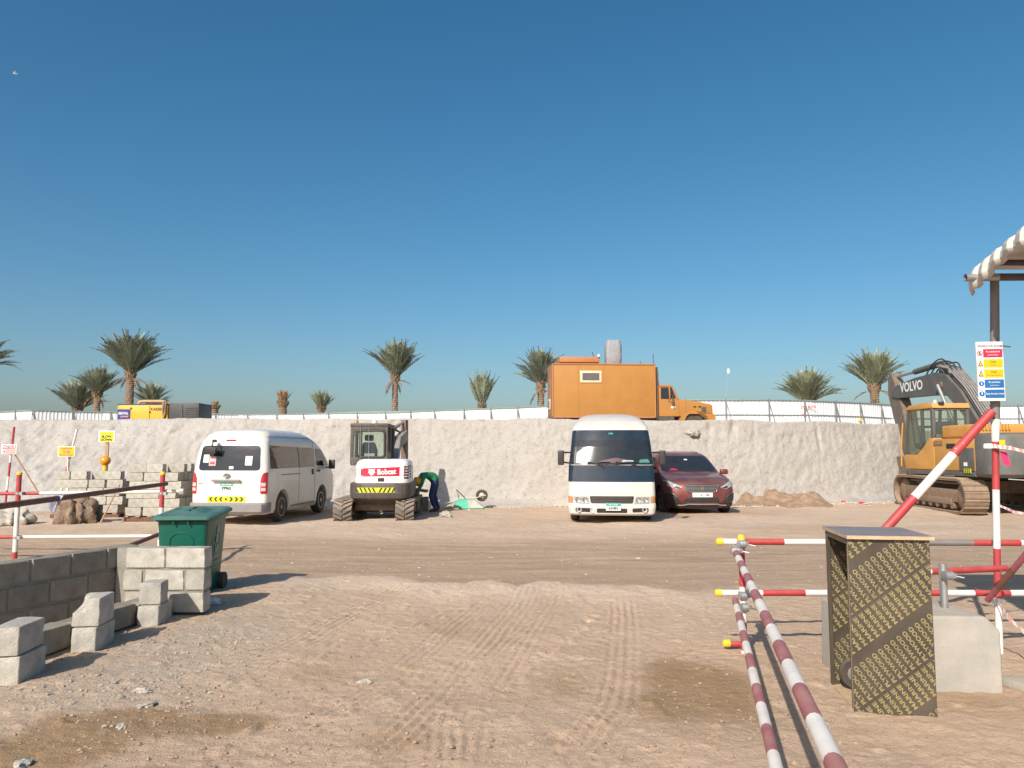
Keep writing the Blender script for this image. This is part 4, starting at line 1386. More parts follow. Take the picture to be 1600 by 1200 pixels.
# ================================================================== palletised concrete blocks behind the left barrier
def pallet(x0, y0, w, d, label):
    t = thing('timber_pallet', label, 'pallet', (x0 + w / 2, y0 + d / 2, gz(x0 + w / 2, y0 + d / 2)))
    for k_ in range(3):
        mb = MB(); mb.box((0, (-0.42 + 0.42 * k_) * d, 0.045), (w, 0.09, 0.09)); mb.build('runner', 'pallet', t)
    for k_ in range(5):
        mb = MB(); mb.box(((-0.44 + 0.22 * k_) * w, 0, 0.103), (0.10, d, 0.022)); mb.build('slat', 'wood', t)
    return t
rs = random.Random(9)
def stack(x0, y0, nx, ny, nz, label, group, plab, skip=(), top=None, rot=0.0):
    pallet(x0 - 0.02, y0, nx * 0.41, ny * 0.205 + .05, plab)
    z0 = gz(x0 + .6, y0 + .5) + 0.116
    for k_ in range(nz):
        for i in range(nx):
            for j in range(ny):
                if not (j == 0 or i == nx - 1 or k_ == nz - 1 or (k_ == nz - 2 and top is not None)):
                    continue
                if (i, j, k_) in skip:
                    continue
                if k_ == nz - 1 and top is not None and (i, j) not in top:
                    continue
                if i != nx - 1 and j > 2 and k_ < nz - 2:
                    continue
                nth = ['first', 'second', 'third', 'fourth', 'fifth', 'sixth']
                if k_ >= nz - 1:
                    lb_ = '%s, top layer: row %s from the front, %s from the left' % (label, nth[j], nth[i])
                elif j == 0:
                    lb_ = '%s, front face: %s course up, %s from the left' % (label, nth[k_], nth[i])
                else:
                    lb_ = '%s, row %s from the front: %s course up, %s from left' % (label, nth[j], nth[k_], nth[i])
                put(BL, 'concrete_block', (x0 + 0.2 + i * 0.405 + (0.06 if k_ % 2 else 0) + rs.uniform(-.03, .03), y0 + 0.12 + j * 0.205 + rs.uniform(-.015, .015), z0 + k_ * 0.2),
                    R(90) + rs.uniform(-.04, .04), None, lb_, group)
stack(-8.98, 16.95 + 1.0, 3, 5, 6, 'block in tall stack', 'blocks in the tall pallet stack', 'timber pallet under the tall block stack',
      top={(0, 0), (1, 0), (1, 2), (2, 1), (2, 3)})
stack(-11.05, 18.6, 4, 3, 5, 'block in low stack', 'blocks in the low pallet stack', 'timber pallet under the low block stack',
      top={(0, 0), (1, 0), (2, 1), (3, 0)}, skip={(0, 0, 2), (0, 0, 1)})
stack(-8.6, 19.55, 3, 3, 6, 'block in rear stack', 'blocks in the rear pallet stack', 'timber pallet under the rear block stack')
# rubbish sacks and stick
def sack(px, py, Y, s, label, m, seed):
    p = pd(px, py, Y)
    return crumple('rubbish_sack', label, 'sack', (p.x, Y, gz(p.x, Y)), s, m, seed)
sack(116, 800, 17.4, (0.40, 0.30, 0.36), 'brown dirty burlap rubbish sack in front of the stacked blocks', 'burlap', 31)
sack(146, 800, 17.75, (0.20, 0.2, 0.24), 'small dark grey sack behind the brown burlap one', 'blackbag', 32)
sack(18, 805, 17.3, (0.42, 0.3, 0.24), 'pale grey lumpy mound of broken concrete by the left edge', 'concrete', 33)
sa, sb_ = pd(156, 816, 17.35), pd(187, 757, 17.9)
mb = MB(); mb.tube([(sa.x, sa.y, 0.0), sb_], 0.02, 6)
o = mb.build('timber_stick', 'wood'); tag(o, 'thin timber stick leaning against the tall block stack', 'stick')

# ================================================================== three warning signs on the left
def strip_pole(t, a, b, r, marks, mats):
    striped('pole', a, b, r, mats, t, marks=marks)
def signthing(label, px, py, Y, wpx, hpx):
    c = pd(px, py, Y)
    return thing('warning_sign', label, 'sign', (c.x, Y, 0)), c.z, wpx * Y / FPX, hpx * Y / FPX
t, z, w_, h_ = signthing('white and red notice sign on a striped pole at the left edge', 14.5, 702, 19.6, 23.5, 15.5)
strip_pole(t, (-0.07, 0.05, 0), (0.06, 0.05, 2.26), 0.028, [0, .35, .65, 1.0, 1.35, 1.55, 2.26], ('white', 'red'))
mb = MB(); mb.box((0, 0, z), (w_, 0.02, h_)); b_ = mb.build('board', 'signwhite', t, bevel=.004)
mb = MB(); mb.box((0, -.012, z + h_ * .24), (w_ * .86, .005, h_ * .36)); mb.build('red_field', 'signred', b_)
mb = MB(); mb.box((0, -.012, z - h_ * .22), (w_ * .86, .005, h_ * .46)); mb.build('pink_field', 'pinkpaper', b_)
text('NOTICE', h_ * .36, 'signwhite', b_, (0, -.016, z + h_ * .24), bold=.003, sx=.95)
mb = MB(); mb.lathe([(h_ * .17, -.018), (h_ * .17, -.012)], (-w_ * .28, 0, z - h_ * .22), 'y', 16); mb.build('round_symbol', 'signwhite', b_)
mb = MB(); mb.lathe([(h_ * .10, -.022), (h_ * .10, -.017)], (-w_ * .28, 0, z - h_ * .22), 'y', 16); mb.build('round_symbol_core', 'signred', b_)
mb = MB(); mb.tube([(0.10, .05, z - .1), (0.60, 0.3, 0.6)], .018, 6); mb.build('stay', 'wood', t)
t, z, w_, h_ = signthing('yellow caution sign on crossed striped poles behind the low block stack', 106, 705.5, 19.7, 27, 16)
strip_pole(t, (-.22, .05, 0.25), (0.18, .05, 2.20), 0.028, [0, .35, .75, 1.05, 1.99], ('red', 'white'))
strip_pole(t, (-.04, .12, 0.4), (-0.02, .10, 1.4), 0.025, [0, .4, .7, 1.0], ('white', 'oldred'))
strip_pole(t, (.10, -.04, 0.3), (0.02, -.03, 1.5), 0.02, [0, .8, 1.2], ('white', 'white'))
mb = MB(); mb.box((0, -.05, z), (w_, 0.02, h_)); b_ = mb.build('board', 'signwhite', t, bevel=.004)
mb = MB(); mb.box((0, -.062, z), (w_ * .9, .005, h_ * .88)); b_ = mb.build('yellow_field', 'signyellow', t)
text('CAUTION', h_ * .22, 'signred', b_, (0, -.066, z + h_ * .28), bold=.002)
mb = MB()
for sx in (-1, 1):
    mb.lathe([(h_ * .17, -.069), (h_ * .17, -.064)], (sx * h_ * .2, 0, z - h_ * .03), 'y', 16, 0)
b2 = mb.build('round_symbol', 'wood', b_)
text('KEEP CLEAR OF MACHINES', h_ * .13, 'ink', b_, (0, -.066, z - h_ * .34), bold=.001, sx=.8)
t, z, w_, h_ = signthing('lemon yellow SLOW DOWN sign on a timber post with orange globe lamp', 167, 682, 19.9, 25.5, 18)
mb = MB(); mb.box((0, .04, 0.95), (0.075, 0.04, 1.9)); mb.build('post', 'wood', t)
mb = MB(); mb.box((0, 0, z), (w_, 0.02, h_)); b_ = mb.build('board', 'signwhite', t, bevel=.004)
mb = MB(); mb.box((0, -.012, z - .01), (w_ * .84, .005, h_ * .86)); b_ = mb.build('yellow_field', 'signlemon', t)
text('CAUTION', h_ * .2, 'signyellow', b_, (0, -.016, z + h_ * .28), bold=.002, sx=1.1)
text('SLOW', h_ * .30, 'ink', b_, (0, -.016, z - h_ * .02), bold=.005)
text('DOWN', h_ * .30, 'ink', b_, (0, -.016, z - h_ * .30), bold=.005)
zc = pd(167, 720, 19.9).z
mb = MB(); mb.lathe([(0.02, -.13), (0.07, -.11), (0.12, -.06), (0.135, 0), (0.12, .06), (0.07, .11), (0.02, .13)], (0, -.02, zc), 'z', 18)
mb.build('globe_lamp', 'orangeball', t, smooth=60)
mb = MB(); mb.lathe([(0.05, -.26), (0.06, -.25), (0.06, -.12), (0.05, -.11)], (0, -.02, zc), 'z', 12)
mb.build('lamp_base', 'yellow_cap', t, smooth=40)

# ================================================================== vehicle bodies: stacked plan sections
class Body:
    """sections: z, half width, front y, rear y, front corner radius, rear corner radius, front crown, rear crown (x right, y forward)"""
    def __init__(s, sec):
        s.sec = sec
        a = np.array(sec, float)
        s.z = a[:, 0]; s.a = a
    def at(s, z):
        return [float(np.interp(z, s.z, s.a[:, i])) for i in range(1, 8)]
    def ring(s, row, k=6, m=9):
        z, w_, yf, yr, rf, rr, cf, cr = row
        pts = []
        wi = w_ - rf
        for i in range(m):                       # front, right to left
            x = wi - 2 * wi * i / (m - 1)
            pts.append((x, yf + s.cr(x, w_, rf, cf)))
        for i in range(1, k + 1):
            a = R(90 * i / k)
            e = yf + s.cr(-wi, w_, rf, cf)
            pts.append((-wi - rf * math.sin(a), e - rf + rf * math.cos(a)))
        wj = w_ - rr
        eb = yr - s.cr(-wj, w_, rr, cr)
        y_a = pts[-1][1]; y_b = eb + rr
        for i in range(1, 8):
            pts.append((-w_, y_a + (y_b - y_a) * i / 8))
        for i in range(0, k + 1):
            a = R(90 * i / k)
            pts.append((-wj - rr * math.cos(a), eb + rr - rr * math.sin(a)))
        for i in range(1, m):
            x = -wj + 2 * wj * i / (m - 1)
            pts.append((x, yr - s.cr(x, w_, rr, cr)))
        for i in range(1, k + 1):
            a = R(90 * i / k)
            pts.append((wj + rr * math.sin(a), eb + rr - rr * math.cos(a)))
        for i in range(1, 8):
            pts.append((w_, y_b + (y_a - y_b) * i / 8))
        for i in range(0, k):
            a = R(90 * (1 - i / k))
            e = yf + s.cr(wi, w_, rf, cf)
            pts.append((wi + rf * math.sin(a), e - rf + rf * math.cos(a)))
        return [(x, y, z) for x, y in pts]
    @staticmethod
    def cr(x, w_, r, c):
        return -c * (x / max(w_, 1e-4)) ** 2
    def mesh(s, name, mats, parent, arches=(), refine=3, smooth=35):
        rows = []
        for i in range(len(s.sec) - 1):
            for j in range(refine):
                t = j / refine
                rows.append([a + (b_ - a) * t for a, b_ in zip(s.sec[i], s.sec[i + 1])])
        rows.append(list(s.sec[-1]))
        mb = MB()
        loft(mb, [s.ring(r) for r in rows])
        me = mb.mesh(name)
        bm = bmesh.new(); bm.from_mesh(me)
        bmesh.ops.recalc_face_normals(bm, faces=bm.faces[:]); bm.to_mesh(me); bm.free()
        o = obj(name, me, mats, parent)
        if arches:
            cut = MB()
            for x0, x1, yy, zc_, r_ in arches:
                cut.lathe([(r_, x0), (r_, x1)], (0, yy, zc_), 'x', 28)
            cme = cut.mesh('cutter')
            bm = bmesh.new(); bm.from_mesh(cme)
            bmesh.ops.recalc_face_normals(bm, faces=bm.faces[:]); bm.to_mesh(cme); bm.free()
            co = obj('cutter', cme, 'black')
            co.parent = parent
            md = o.modifiers.new('cut', 'BOOLEAN'); md.object = co; md.operation = 'DIFFERENCE'; md.solver = 'EXACT'
            bpy.context.view_layer.update()
            dg = bpy.context.evaluated_depsgraph_get()
            ev = bpy.data.meshes.new_from_object(o.evaluated_get(dg))
            o.modifiers.clear()
            o.data = ev
            bpy.data.objects.remove(co)
            ev.materials.clear()
            for x in (mats if isinstance(mats, (list, tuple)) else [mats]):
                ev.materials.append(M[x])
            for p in ev.polygons:
                p.material_index = min(p.material_index, len(ev.materials) - 1)
        o.data.shade_smooth()
        o.data.set_sharp_from_angle(angle=R(smooth))
        return o
    def front(s, x, z, off=0.0):
        w_, yf, yr, rf, rr, cf, cr = s.at(z)
        ax = min(abs(x), w_ - 1e-4); wi = w_ - rf
        if ax <= wi:
            return Vector((x, yf + s.cr(x, w_, rf, cf) + off, z))
        e = yf + s.cr(wi, w_, rf, cf)
        d_ = ax - wi
        h_ = math.sqrt(max(rf * rf - d_ * d_, 0))
        sx = 1 if x > 0 else -1
        return Vector((sx * (ax + off * d_ / rf), e - rf + h_ + off * h_ / rf, z))
    def rear(s, x, z, off=0.0):
        w_, yf, yr, rf, rr, cf, cr = s.at(z)
        ax = min(abs(x), w_ - 1e-4); wj = w_ - rr
        if ax <= wj:
            return Vector((x, yr - s.cr(x, w_, rr, cr) - off, z))
        e = yr - s.cr(wj, w_, rr, cr)
        d_ = ax - wj
        h_ = math.sqrt(max(rr * rr - d_ * d_, 0))
        sx = 1 if x > 0 else -1
        return Vector((sx * (ax + off * d_ / rr), e + rr - h_ - off * h_ / rr, z))
    def side(s, y, z, off=0.0, sg=1):
        w_, yf, yr, rf, rr, cf, cr = s.at(z)
        wi = w_ - rf
        e = yf + s.cr(wi, w_, rf, cf) - rf
        eb = yr - s.cr(w_ - rr, w_, rr, cr) + rr
        x = w_
        if y > e: x = wi + math.sqrt(max(rf * rf - (y - e) ** 2, 0)) if y - e < rf else wi
        if y < eb: x = w_ - rr + math.sqrt(max(rr * rr - (eb - y) ** 2, 0)) if eb - y < rr else w_ - rr
        return Vector((sg * (x + off), y, z))
def rpoly(pts, r, n=4):
    out = []
    N_ = len(pts)
    for i in range(N_):
        p0, p1, p2 = (Vector((*pts[(i + k_) % N_], 0)) for k_ in (-1, 0, 1))
        a = (p0 - p1); b_ = (p2 - p1)
        d_ = min(r, a.length * .45, b_.length * .45)
        A = p1 + a.normalized() * d_; B = p1 + b_.normalized() * d_
        for k_ in range(n + 1):
            t = k_ / n
            q_ = A.lerp(p1, t).lerp(p1.lerp(B, t), t)
            out.append((q_.x, q_.y))
    return out
def rbox(x0, z0, x1, z1, r):
    return rpoly([(x0, z0), (x1, z0), (x1, z1), (x0, z1)], r)
def patch(name, out, fn, m, parent, off=0.006, rings=4, depth=0.02, step=0.07):
    pts = []
    N_ = len(out)
    for i in range(N_):
        a, b_ = out[i], out[(i + 1) % N_]
        L_ = math.dist(a, b_)
        k_ = max(1, int(L_ / step))
        for j in range(k_):
            pts.append((a[0] + (b_[0] - a[0]) * j / k_, a[1] + (b_[1] - a[1]) * j / k_))
    cx = sum(p[0] for p in pts) / len(pts); cz = sum(p[1] for p in pts) / len(pts)
    n_ = len(pts)
    vs = [fn(cx, cz, off)]
    for r_ in range(1, rings + 1):
        f = r_ / rings
        vs += [fn(cx + (x - cx) * f, cz + (z - cz) * f, off) for x, z in pts]
    vs += [fn(x, z, -depth) for x, z in pts]
    fs = [(0, 1 + i, 1 + (i + 1) % n_) for i in range(n_)]
    for r_ in range(rings):
        o0, o1 = 1 + r_ * n_, 1 + (r_ + 1) * n_
        fs += [(o0 + i, o1 + i, o1 + (i + 1) % n_, o0 + (i + 1) % n_) for i in range(n_)]
    mb = MB(); mb.add(vs, fs)
    me = mb.mesh(name)
    bm = bmesh.new(); bm.from_mesh(me); bmesh.ops.recalc_face_normals(bm, faces=bm.faces[:])
    # make sure the face looks outward
    ref = fn(cx, cz, 1.0) - fn(cx, cz, 0.0)
    bm.faces.ensure_lookup_table()
    if bm.faces[0].normal.dot(ref) < 0:
        bmesh.ops.reverse_faces(bm, faces=bm.faces[:])
    bm.to_mesh(me); bm.free()
    me.shade_smooth(); me.set_sharp_from_angle(angle=R(30))
    return obj(name, me, m, parent)
def wheel(parent, x, y, r, wd, spokes=6, sg=1, deep=0.02):
    mb = MB()
    mb.lathe([(r * .62, -wd / 2 + .01), (r * .9, -wd / 2), (r * .985, -wd / 2 + .03), (r, -wd / 4), (r, wd / 4), (r * .985, wd / 2 - .03), (r * .9, wd / 2), (r * .62, wd / 2 - .01)], (x, y, r), 'x', 36)
    t_ = mb.build('wheel', 'tyre', parent, smooth=40)
    mb = MB()
    o_ = sg * (wd / 2 - deep)
    mb.lathe([(r * .63, o_ - sg * .05), (r * .64, o_ + sg * .012), (r * .58, o_ + sg * .012), (r * .55, o_ - sg * .03), (0.02, o_ - sg * .03)], (x, y, r), 'x', 30, 0)
    for k_ in range(spokes):
        a = 2 * math.pi * k_ / spokes + .3
        c = Vector((x + o_ - sg * .005, y + math.cos(a) * r * .32, r + math.sin(a) * r * .32))
        mb.box(c, (0.02, r * .54, r * .17), Matrix.Rotation(a, 3, 'X'))
    mb.lathe([(r * .16, o_ - sg * .02), (r * .14, o_ + sg * .012), (0.01, o_ + sg * .014)], (x, y, r), 'x', 16)
    rm = mb.build('rim', ['rim'], t_, smooth=35)
    return t_

# ---------------------------------------------------------------- white high-roof van, tail towards the camera
VY = 17.25
vp = pd(354, 760, VY)
van = thing('van', 'white high-roof passenger van parked tail-first with yellow chevrons on its tailgate', 'van', (vp.x, VY, gz(vp.x, VY + 2)), R(-5.5))
van.scale = (1.035, 1.035, 1.035)
VB = Body([  # z, w, yf, yr, rf, rr, cf, cr
    (0.22, 0.80, 4.62, 0.10, .20, .10, .10, .05),
    (0.30, 0.835, 4.74, 0.06, .22, .10, .12, .05),
    (0.60, 0.85, 4.80, 0.05, .24, .11, .12, .05),
    (0.95, 0.85, 4.74, 0.05, .24, .12, .12, .06),
    (1.12, 0.845, 4.58, 0.06, .24, .13, .14, .06),
    (1.40, 0.82, 4.22, 0.09, .22, .14, .16, .07),
    (1.66, 0.785, 3.86, 0.14, .22, .15, .16, .08),
    (1.80, 0.755, 3.60, 0.19, .24, .17, .16, .09),
    (1.93, 0.705, 3.20, 0.28, .30, .22, .16, .10),
    (2.02, 0.63, 2.85, 0.42, .32, .26, .14, .10),
    (2.065, 0.50, 2.55, 0.60, .30, .28, .10, .08),
    (2.08, 0.30, 2.2, 0.9, .2, .2, .05, .05)])
ya, yb2, wr = 1.02, 3.62, 0.325
VB.mesh('body', ['vanwhite', 'blackplastic'], van, arches=[(s_ * 0.60, s_ * 1.1, y_, wr, wr + .075) for s_ in (-1, 1) for y_ in (ya, yb2)])
for y_ in (ya, yb2):
    for s_ in (-1, 1):
        wheel(van, s_ * 0.735, y_, wr, 0.20, 6, s_)
patch('rear_window', rpoly([(-0.70, 1.16), (0.70, 1.16), (0.655, 1.70), (-0.655, 1.70)], 0.09), VB.rear, 'darkglass', van)
for x0, x1, z0, z1, m_, nm, ds in ((-.60, -.47, 1.33, 1.50, 'paper', 'sticker', 0), (-.46, -.30, 1.26, 1.46, 'pinkpaper', 'sticker', 0), (.36, .51, 1.27, 1.47, 'paper', 'sticker', 0),
                               (.01, .11, 1.19, 1.25, 'paper', 'sticker', 0)):
    patch(nm, rbox(x0, z0, x1, z1, .01), VB.rear, m_, van, off=0.010, rings=2)
patch('sticker_print', rbox(.395, 1.31, .475, 1.41, .01), VB.rear, 'clearlens', van, off=0.013, rings=1)
patch('sticker_print', rbox(-.43, 1.37, -.33, 1.40, .005), VB.rear, 'paper', van, off=0.013, rings=1)
patch('sticker_print', rbox(-.43, 1.30, -.33, 1.34, .005), VB.rear, 'signred', van, off=0.013, rings=1)
patch('brake_light', rbox(-0.02 - .11, 1.795, -0.02 + .11, 1.83, .015), VB.rear, 'redlens', van, off=0.01, rings=1)
for s_ in (-1, 1):
    lens = patch('tail_light', rpoly([(s_ * .72, .66), (s_ * .842, .66), (s_ * .838, 1.13), (s_ * .76, 1.10), (s_ * .72, .98)], 0.03), VB.rear, 'redlens', van, off=0.012)
    patch('reversing_lens', rbox(*((.735, .72, .815, .79) if s_ > 0 else (-.815, .72, -.735, .79)), .01), VB.rear, 'clearlens', lens, off=0.016, rings=1)
    patch('indicator_lens', rbox(*((.735, .82, .815, .90) if s_ > 0 else (-.815, .82, -.735, .90)), .01), VB.rear, 'clearlens', lens, off=0.016, rings=1)
mb = MB(); mb.box((-0.02, 0.0, 0.945), (0.64, 0.05, 0.05)); mb.build('tailgate_handle', 'greybumper', van, bevel=.012)
patch('plate_recess', rbox(-.30, .68, .28, .92, .04), VB.rear, 'vanwhite', van, off=0.008, rings=2)
pl = patch('number_plate', rbox(-.17, .735, .13, .895, .01), VB.rear, 'paper', van, off=0.016, rings=1)
patch('plate_band', rbox(-.165, .825, .125, .892, .008), VB.rear, 'plategreen', pl, off=0.019, rings=1)
yk = VB.rear(-.02, .8).y
text('39962', .085, 'ink', pl, (-.02, yk - .022, .778), bold=.003)
text('ABU DHABI', .045, 'paper', pl, (-.02, yk - .022, .857), bold=.001)
mb = MB()
for rx_, rz_, cz_ in ((.075, .05, 0), (.045, .03, .015), (.022, .048, 0)):
    mb.tube([(-.02 + rx_ * math.cos(a), yk - .012, 1.045 + cz_ + rz_ * math.sin(a)) for a in [2 * math.pi * i / 20 for i in range(21)]], .008, 6)
mb.build('emblem', 'chrome', van, smooth=50)
text('HIACE', .045, 'silverink', van, (-.62, VB.rear(-.62, .88).y - .006, .88), rot=(90, 0, -6), bold=.001)
cv = patch('chevron_strip', rbox(-.45, .485, .40, .605, .01), VB.rear, 'hiviz', van, off=.010, rings=2)
for i in range(-3, 4):
    if i == 0:
        pts = rpoly([(-.025 - .03, .545), (-.025, .515), (-.025 + .03, .545), (-.025, .575)], .006)
        patch('chevron', pts, VB.rear, 'ink', cv, off=.014, rings=1); continue
    s_ = 1 if i > 0 else -1
    x_ = -.025 + i * .115
    for zz_ in (-1, 1):
        patch('chevron', [(x_ - s_ * .04, .545 + zz_ * .045), (x_ - s_ * .0, .545 + zz_ * .045), (x_ + s_ * .04, .545), (x_ + s_ * .0, .545)][::1], VB.rear, 'ink', cv, off=.014, rings=1)
BBp = Body([(0.24, 0.82, 3, -.02, .1, .10, 0, .05), (0.28, 0.86, 3, -.06, .1, .12, 0, .05), (0.44, 0.865, 3, -.06, .1, .12, 0, .05), (0.47, 0.85, 3, -.03, .1, .12, 0, .05)])
mb = MB()
rows = []
for z_ in (0.24, 0.28, 0.36, 0.44, 0.47):
    w_, yf, yr, rf, rr, cf, cr = BBp.at(z_)
    xs = [w_ * (-1 + 2 * i / 24) for i in range(25)]
    ring = [(x, BBp.rear(x, z_).y, z_) for x in xs] + [(w_, .35, z_), (-w_, .35, z_)]
    rows.append(ring)
loft(mb, rows); mb.build('rear_bumper', 'greybumper', van, smooth=40)
# shaded right side (both sides built)
for s_ in (-1, 1):
    fn = lambda y, z, off=0.0, s2=s_: VB.side(y, z, off, s2)
    patch('side_window', rpoly([(.30, 1.19), (3.02, 1.19), (3.02, 1.66), (.34, 1.70)], .06), fn, 'sideglass', van)
    patch('door_window', rpoly([(3.18, 1.22), (4.05, 1.20), (3.70, 1.62), (3.18, 1.66)], .06), fn, 'darkglass', van)
    patch('window_divider', rbox(1.98, 1.19, 2.02, 1.67, .01), fn, 'blackplastic', van, off=.009, rings=1)
    patch('slide_rail', rbox(.9, 1.035, 2.05, 1.055, .008), fn, 'greybumper', van, off=.008, rings=1)
    patch('door_gap', rbox(3.06, .38, 3.075, 1.95, .004), fn, 'blackplastic', van, off=.003, rings=1)
    patch('door_gap', rbox(1.98, .38, 1.992, 1.19, .004), fn, 'blackplastic', van, off=.003, rings=1)
    patch('door_handle', rbox(3.24, 1.06, 3.40, 1.11, .02), fn, 'blackplastic', van, off=.03, rings=1)
    patch('door_handle', rbox(2.86, 1.00, 2.94, 1.14, .02), fn, 'blackplastic', van, off=.02, rings=1)
    patch('rain_gutter', rbox(.35, 1.885, 2.9, 1.897, .003), fn, 'greybumper', van, off=.006, rings=1)
    patch('sill_trim', rbox(1.5, .30, 3.1, .33, .003), fn, 'greybumper', van, off=.006, rings=1)
    mb = MB()
    mb.box((s_ * 1.00, 3.92, 1.24), (0.16, 0.10, 0.24)); mr_ = mb.build('wing_mirror', 'blackplastic', van, bevel=.03)
    mb = MB(); mb.tube([(s_ * .82, 3.95, 1.15), (s_ * .97, 3.93, 1.18)], .02, 8); mb.build('mirror_arm', 'blackplastic', mr_)
patch('windscreen', rpoly([(-.62, 1.20), (.62, 1.20), (.56, 1.70), (-.56, 1.70)], .06), VB.front, 'darkglass', van)
# reversing mirror hanging over the rear window
mb = MB(); mb.tube([(-.32, .13, 1.79), (-.33, .0, 1.80), (-.33, -.05, 1.70), (-.34, -.05, 1.63)], .016, 8)
mb.box((-.36, -.05, 1.60), (.24, .05, .13), Matrix.Rotation(.12, 3, 'Y')); mb.box((-.33, .05, 1.80), (.07, .08, .06))
mb.build('parking_mirror', 'blackplastic', van, bevel=.008)
mb = MB(); mb.tube([(-.75, ya, wr), (.75, ya, wr)], .05, 10); mb.lathe([(.02, -.13), (.12, -.1), (.12, .1), (.02, .13)], (0, ya, wr), 'x', 12)
mb.tube([(.5, .12, .27), (.5, 1.8, .27)], .03, 8); mb.build('axle', 'dirtysteel', van)

# ---------------------------------------------------------------- white minibus, front towards the camera
BY = 17.5
bp_ = pd(955.5, 740, BY)
bus = thing('minibus', 'white minibus facing the camera with big dark windscreen', 'minibus', (bp_.x, BY, gz(bp_.x, BY + 2)), R(180) - R(5.5))
UB = Body([
    (0.20, 0.92, -0.06, -6.1, .13, .10, .10, .03),
    (0.24, 0.975, 0.0, -6.2, .13, .12, .12, .03),
    (0.40, 1.00, 0.03, -6.25, .13, .12, .12, .03),
    (0.47, 0.995, 0.02, -6.25, .13, .12, .12, .03),
    (0.49, 0.985, -0.01, -6.25, .13, .12, .12, .03),
    (0.70, 0.99, -0.01, -6.25, .13, .12, .12, .03),
    (0.95, 0.985, -0.04, -6.25, .13, .12, .12, .03),
    (1.34, 0.970, -0.12, -6.25, .13, .14, .13, .03),
    (1.75, 0.935, -0.24, -6.22, .13, .16, .14, .03),
    (2.15, 0.885, -0.40, -6.18, .13, .18, .15, .03),
    (2.24, 0.870, -0.48, -6.15, .16, .18, .16, .03),
    (2.36, 0.810, -0.66, -6.1, .28, .2, .18, .03),
    (2.46, 0.715, -0.92, -6.0, .30, .25, .18, .03),
    (2.53, 0.58, -1.25, -5.9, .30, .3, .15, .03),
    (2.57, 0.40, -1.7, -5.7, .25, .3, .1, .02),
    (2.58, 0.25, -2.1, -5.4, .15, .2, .05, .02)])
br_, bf_ = 0.375, -1.05
UB.mesh('body', ['buswhite', 'blackplastic'], bus, arches=[(s_ * .62, s_ * 1.2, y_, br_, br_ + .08) for s_ in (-1, 1) for y_ in (bf_, -4.6)])
for y_ in (bf_, -4.6):
    for s_ in (-1, 1):
        wheel(bus, s_ * .84, y_, br_, .21, 8, s_)
# one dark pane from the roof edge to the white band
patch('windscreen', rpoly([(-.957, 1.345), (.957, 1.345), (.877, 2.14), (-.877, 2.14)], .05), UB.front, 'busglass', bus, rings=26, step=.03)
patch('sun_band', rpoly([(-.898, 1.90), (.898, 1.90), (.868, 2.125), (-.868, 2.125)], .03), UB.front, 'busvisor', bus, off=.009, rings=26, step=.03)
patch('lower_panel', rpoly([(-.978, .955), (.978, .955), (.960, 1.33), (-.960, 1.33)], .03), UB.front, 'busvisor', bus, rings=26, step=.03)
patch('wiper_cowl', rbox(-.94, 1.325, .94, 1.348, .008), UB.front, 'blackplastic', bus, off=.014, rings=1)
yk = UB.front(0, 2.05).y
t_ = text('1950', .055, 'plategreen', bus, (-.0, yk + .013, 2.055), rot=(90 - 20, 0, 180), bold=.002)
# things lying behind the glass, seen as pale patches (paper, cloth, cap on the dashboard); the tall white patch is painted glare
patch('dash_paper_and_glare', rpoly([(.56, 1.38), (.80, 1.38), (.78, 1.62), (.60, 1.74)], .01), UB.front, 'paper', bus, off=.0095, rings=2)
patch('dash_cloth', rpoly([(-.30, 1.385), (.35, 1.385), (.20, 1.44), (-.1, 1.50), (-.35, 1.46)], .03), UB.front, mat('dash_maroon', (.10, .045, .05), .5), bus, off=.0085, rings=2)
patch('dash_paper_and_glare', rpoly([(-.52, 1.39), (-.24, 1.39), (-.26, 1.45), (-.50, 1.44)], .01), UB.front, mat('pale_blue_sheet', (.36, .42, .46), .6), bus, off=.0105, rings=2)
patch('dash_cloth', rpoly([(-.88, 1.39), (-.62, 1.39), (-.66, 1.46), (-.84, 1.47)], .03), UB.front, mat('green_cloth', (.06, .22, .19), .8), bus, off=.0095, rings=2)
for x0, x1 in ((.42, .02), (-.10, -.62), (.55, .18)):
    mb = MB()
    a = UB.front(x0, 1.37, .03); b_ = UB.front(x1, 1.335 if x0 > .5 else 1.40, .03)
    mb.tube([a, a.lerp(b_, .5) + Vector((0, .01, .02)), b_], .011, 6); mb.build('wiper', 'blackplastic', bus)
for (x0, x1) in ((.55, .15), (-.10, -.72)):
    mb = MB(); mb.tube([UB.front(x0, 1.41, .035), UB.front((x0 + x1) / 2, 1.38, .035), UB.front(x1, 1.27, .03)], .010, 6); mb.build('wiper', 'blackplastic', bus)
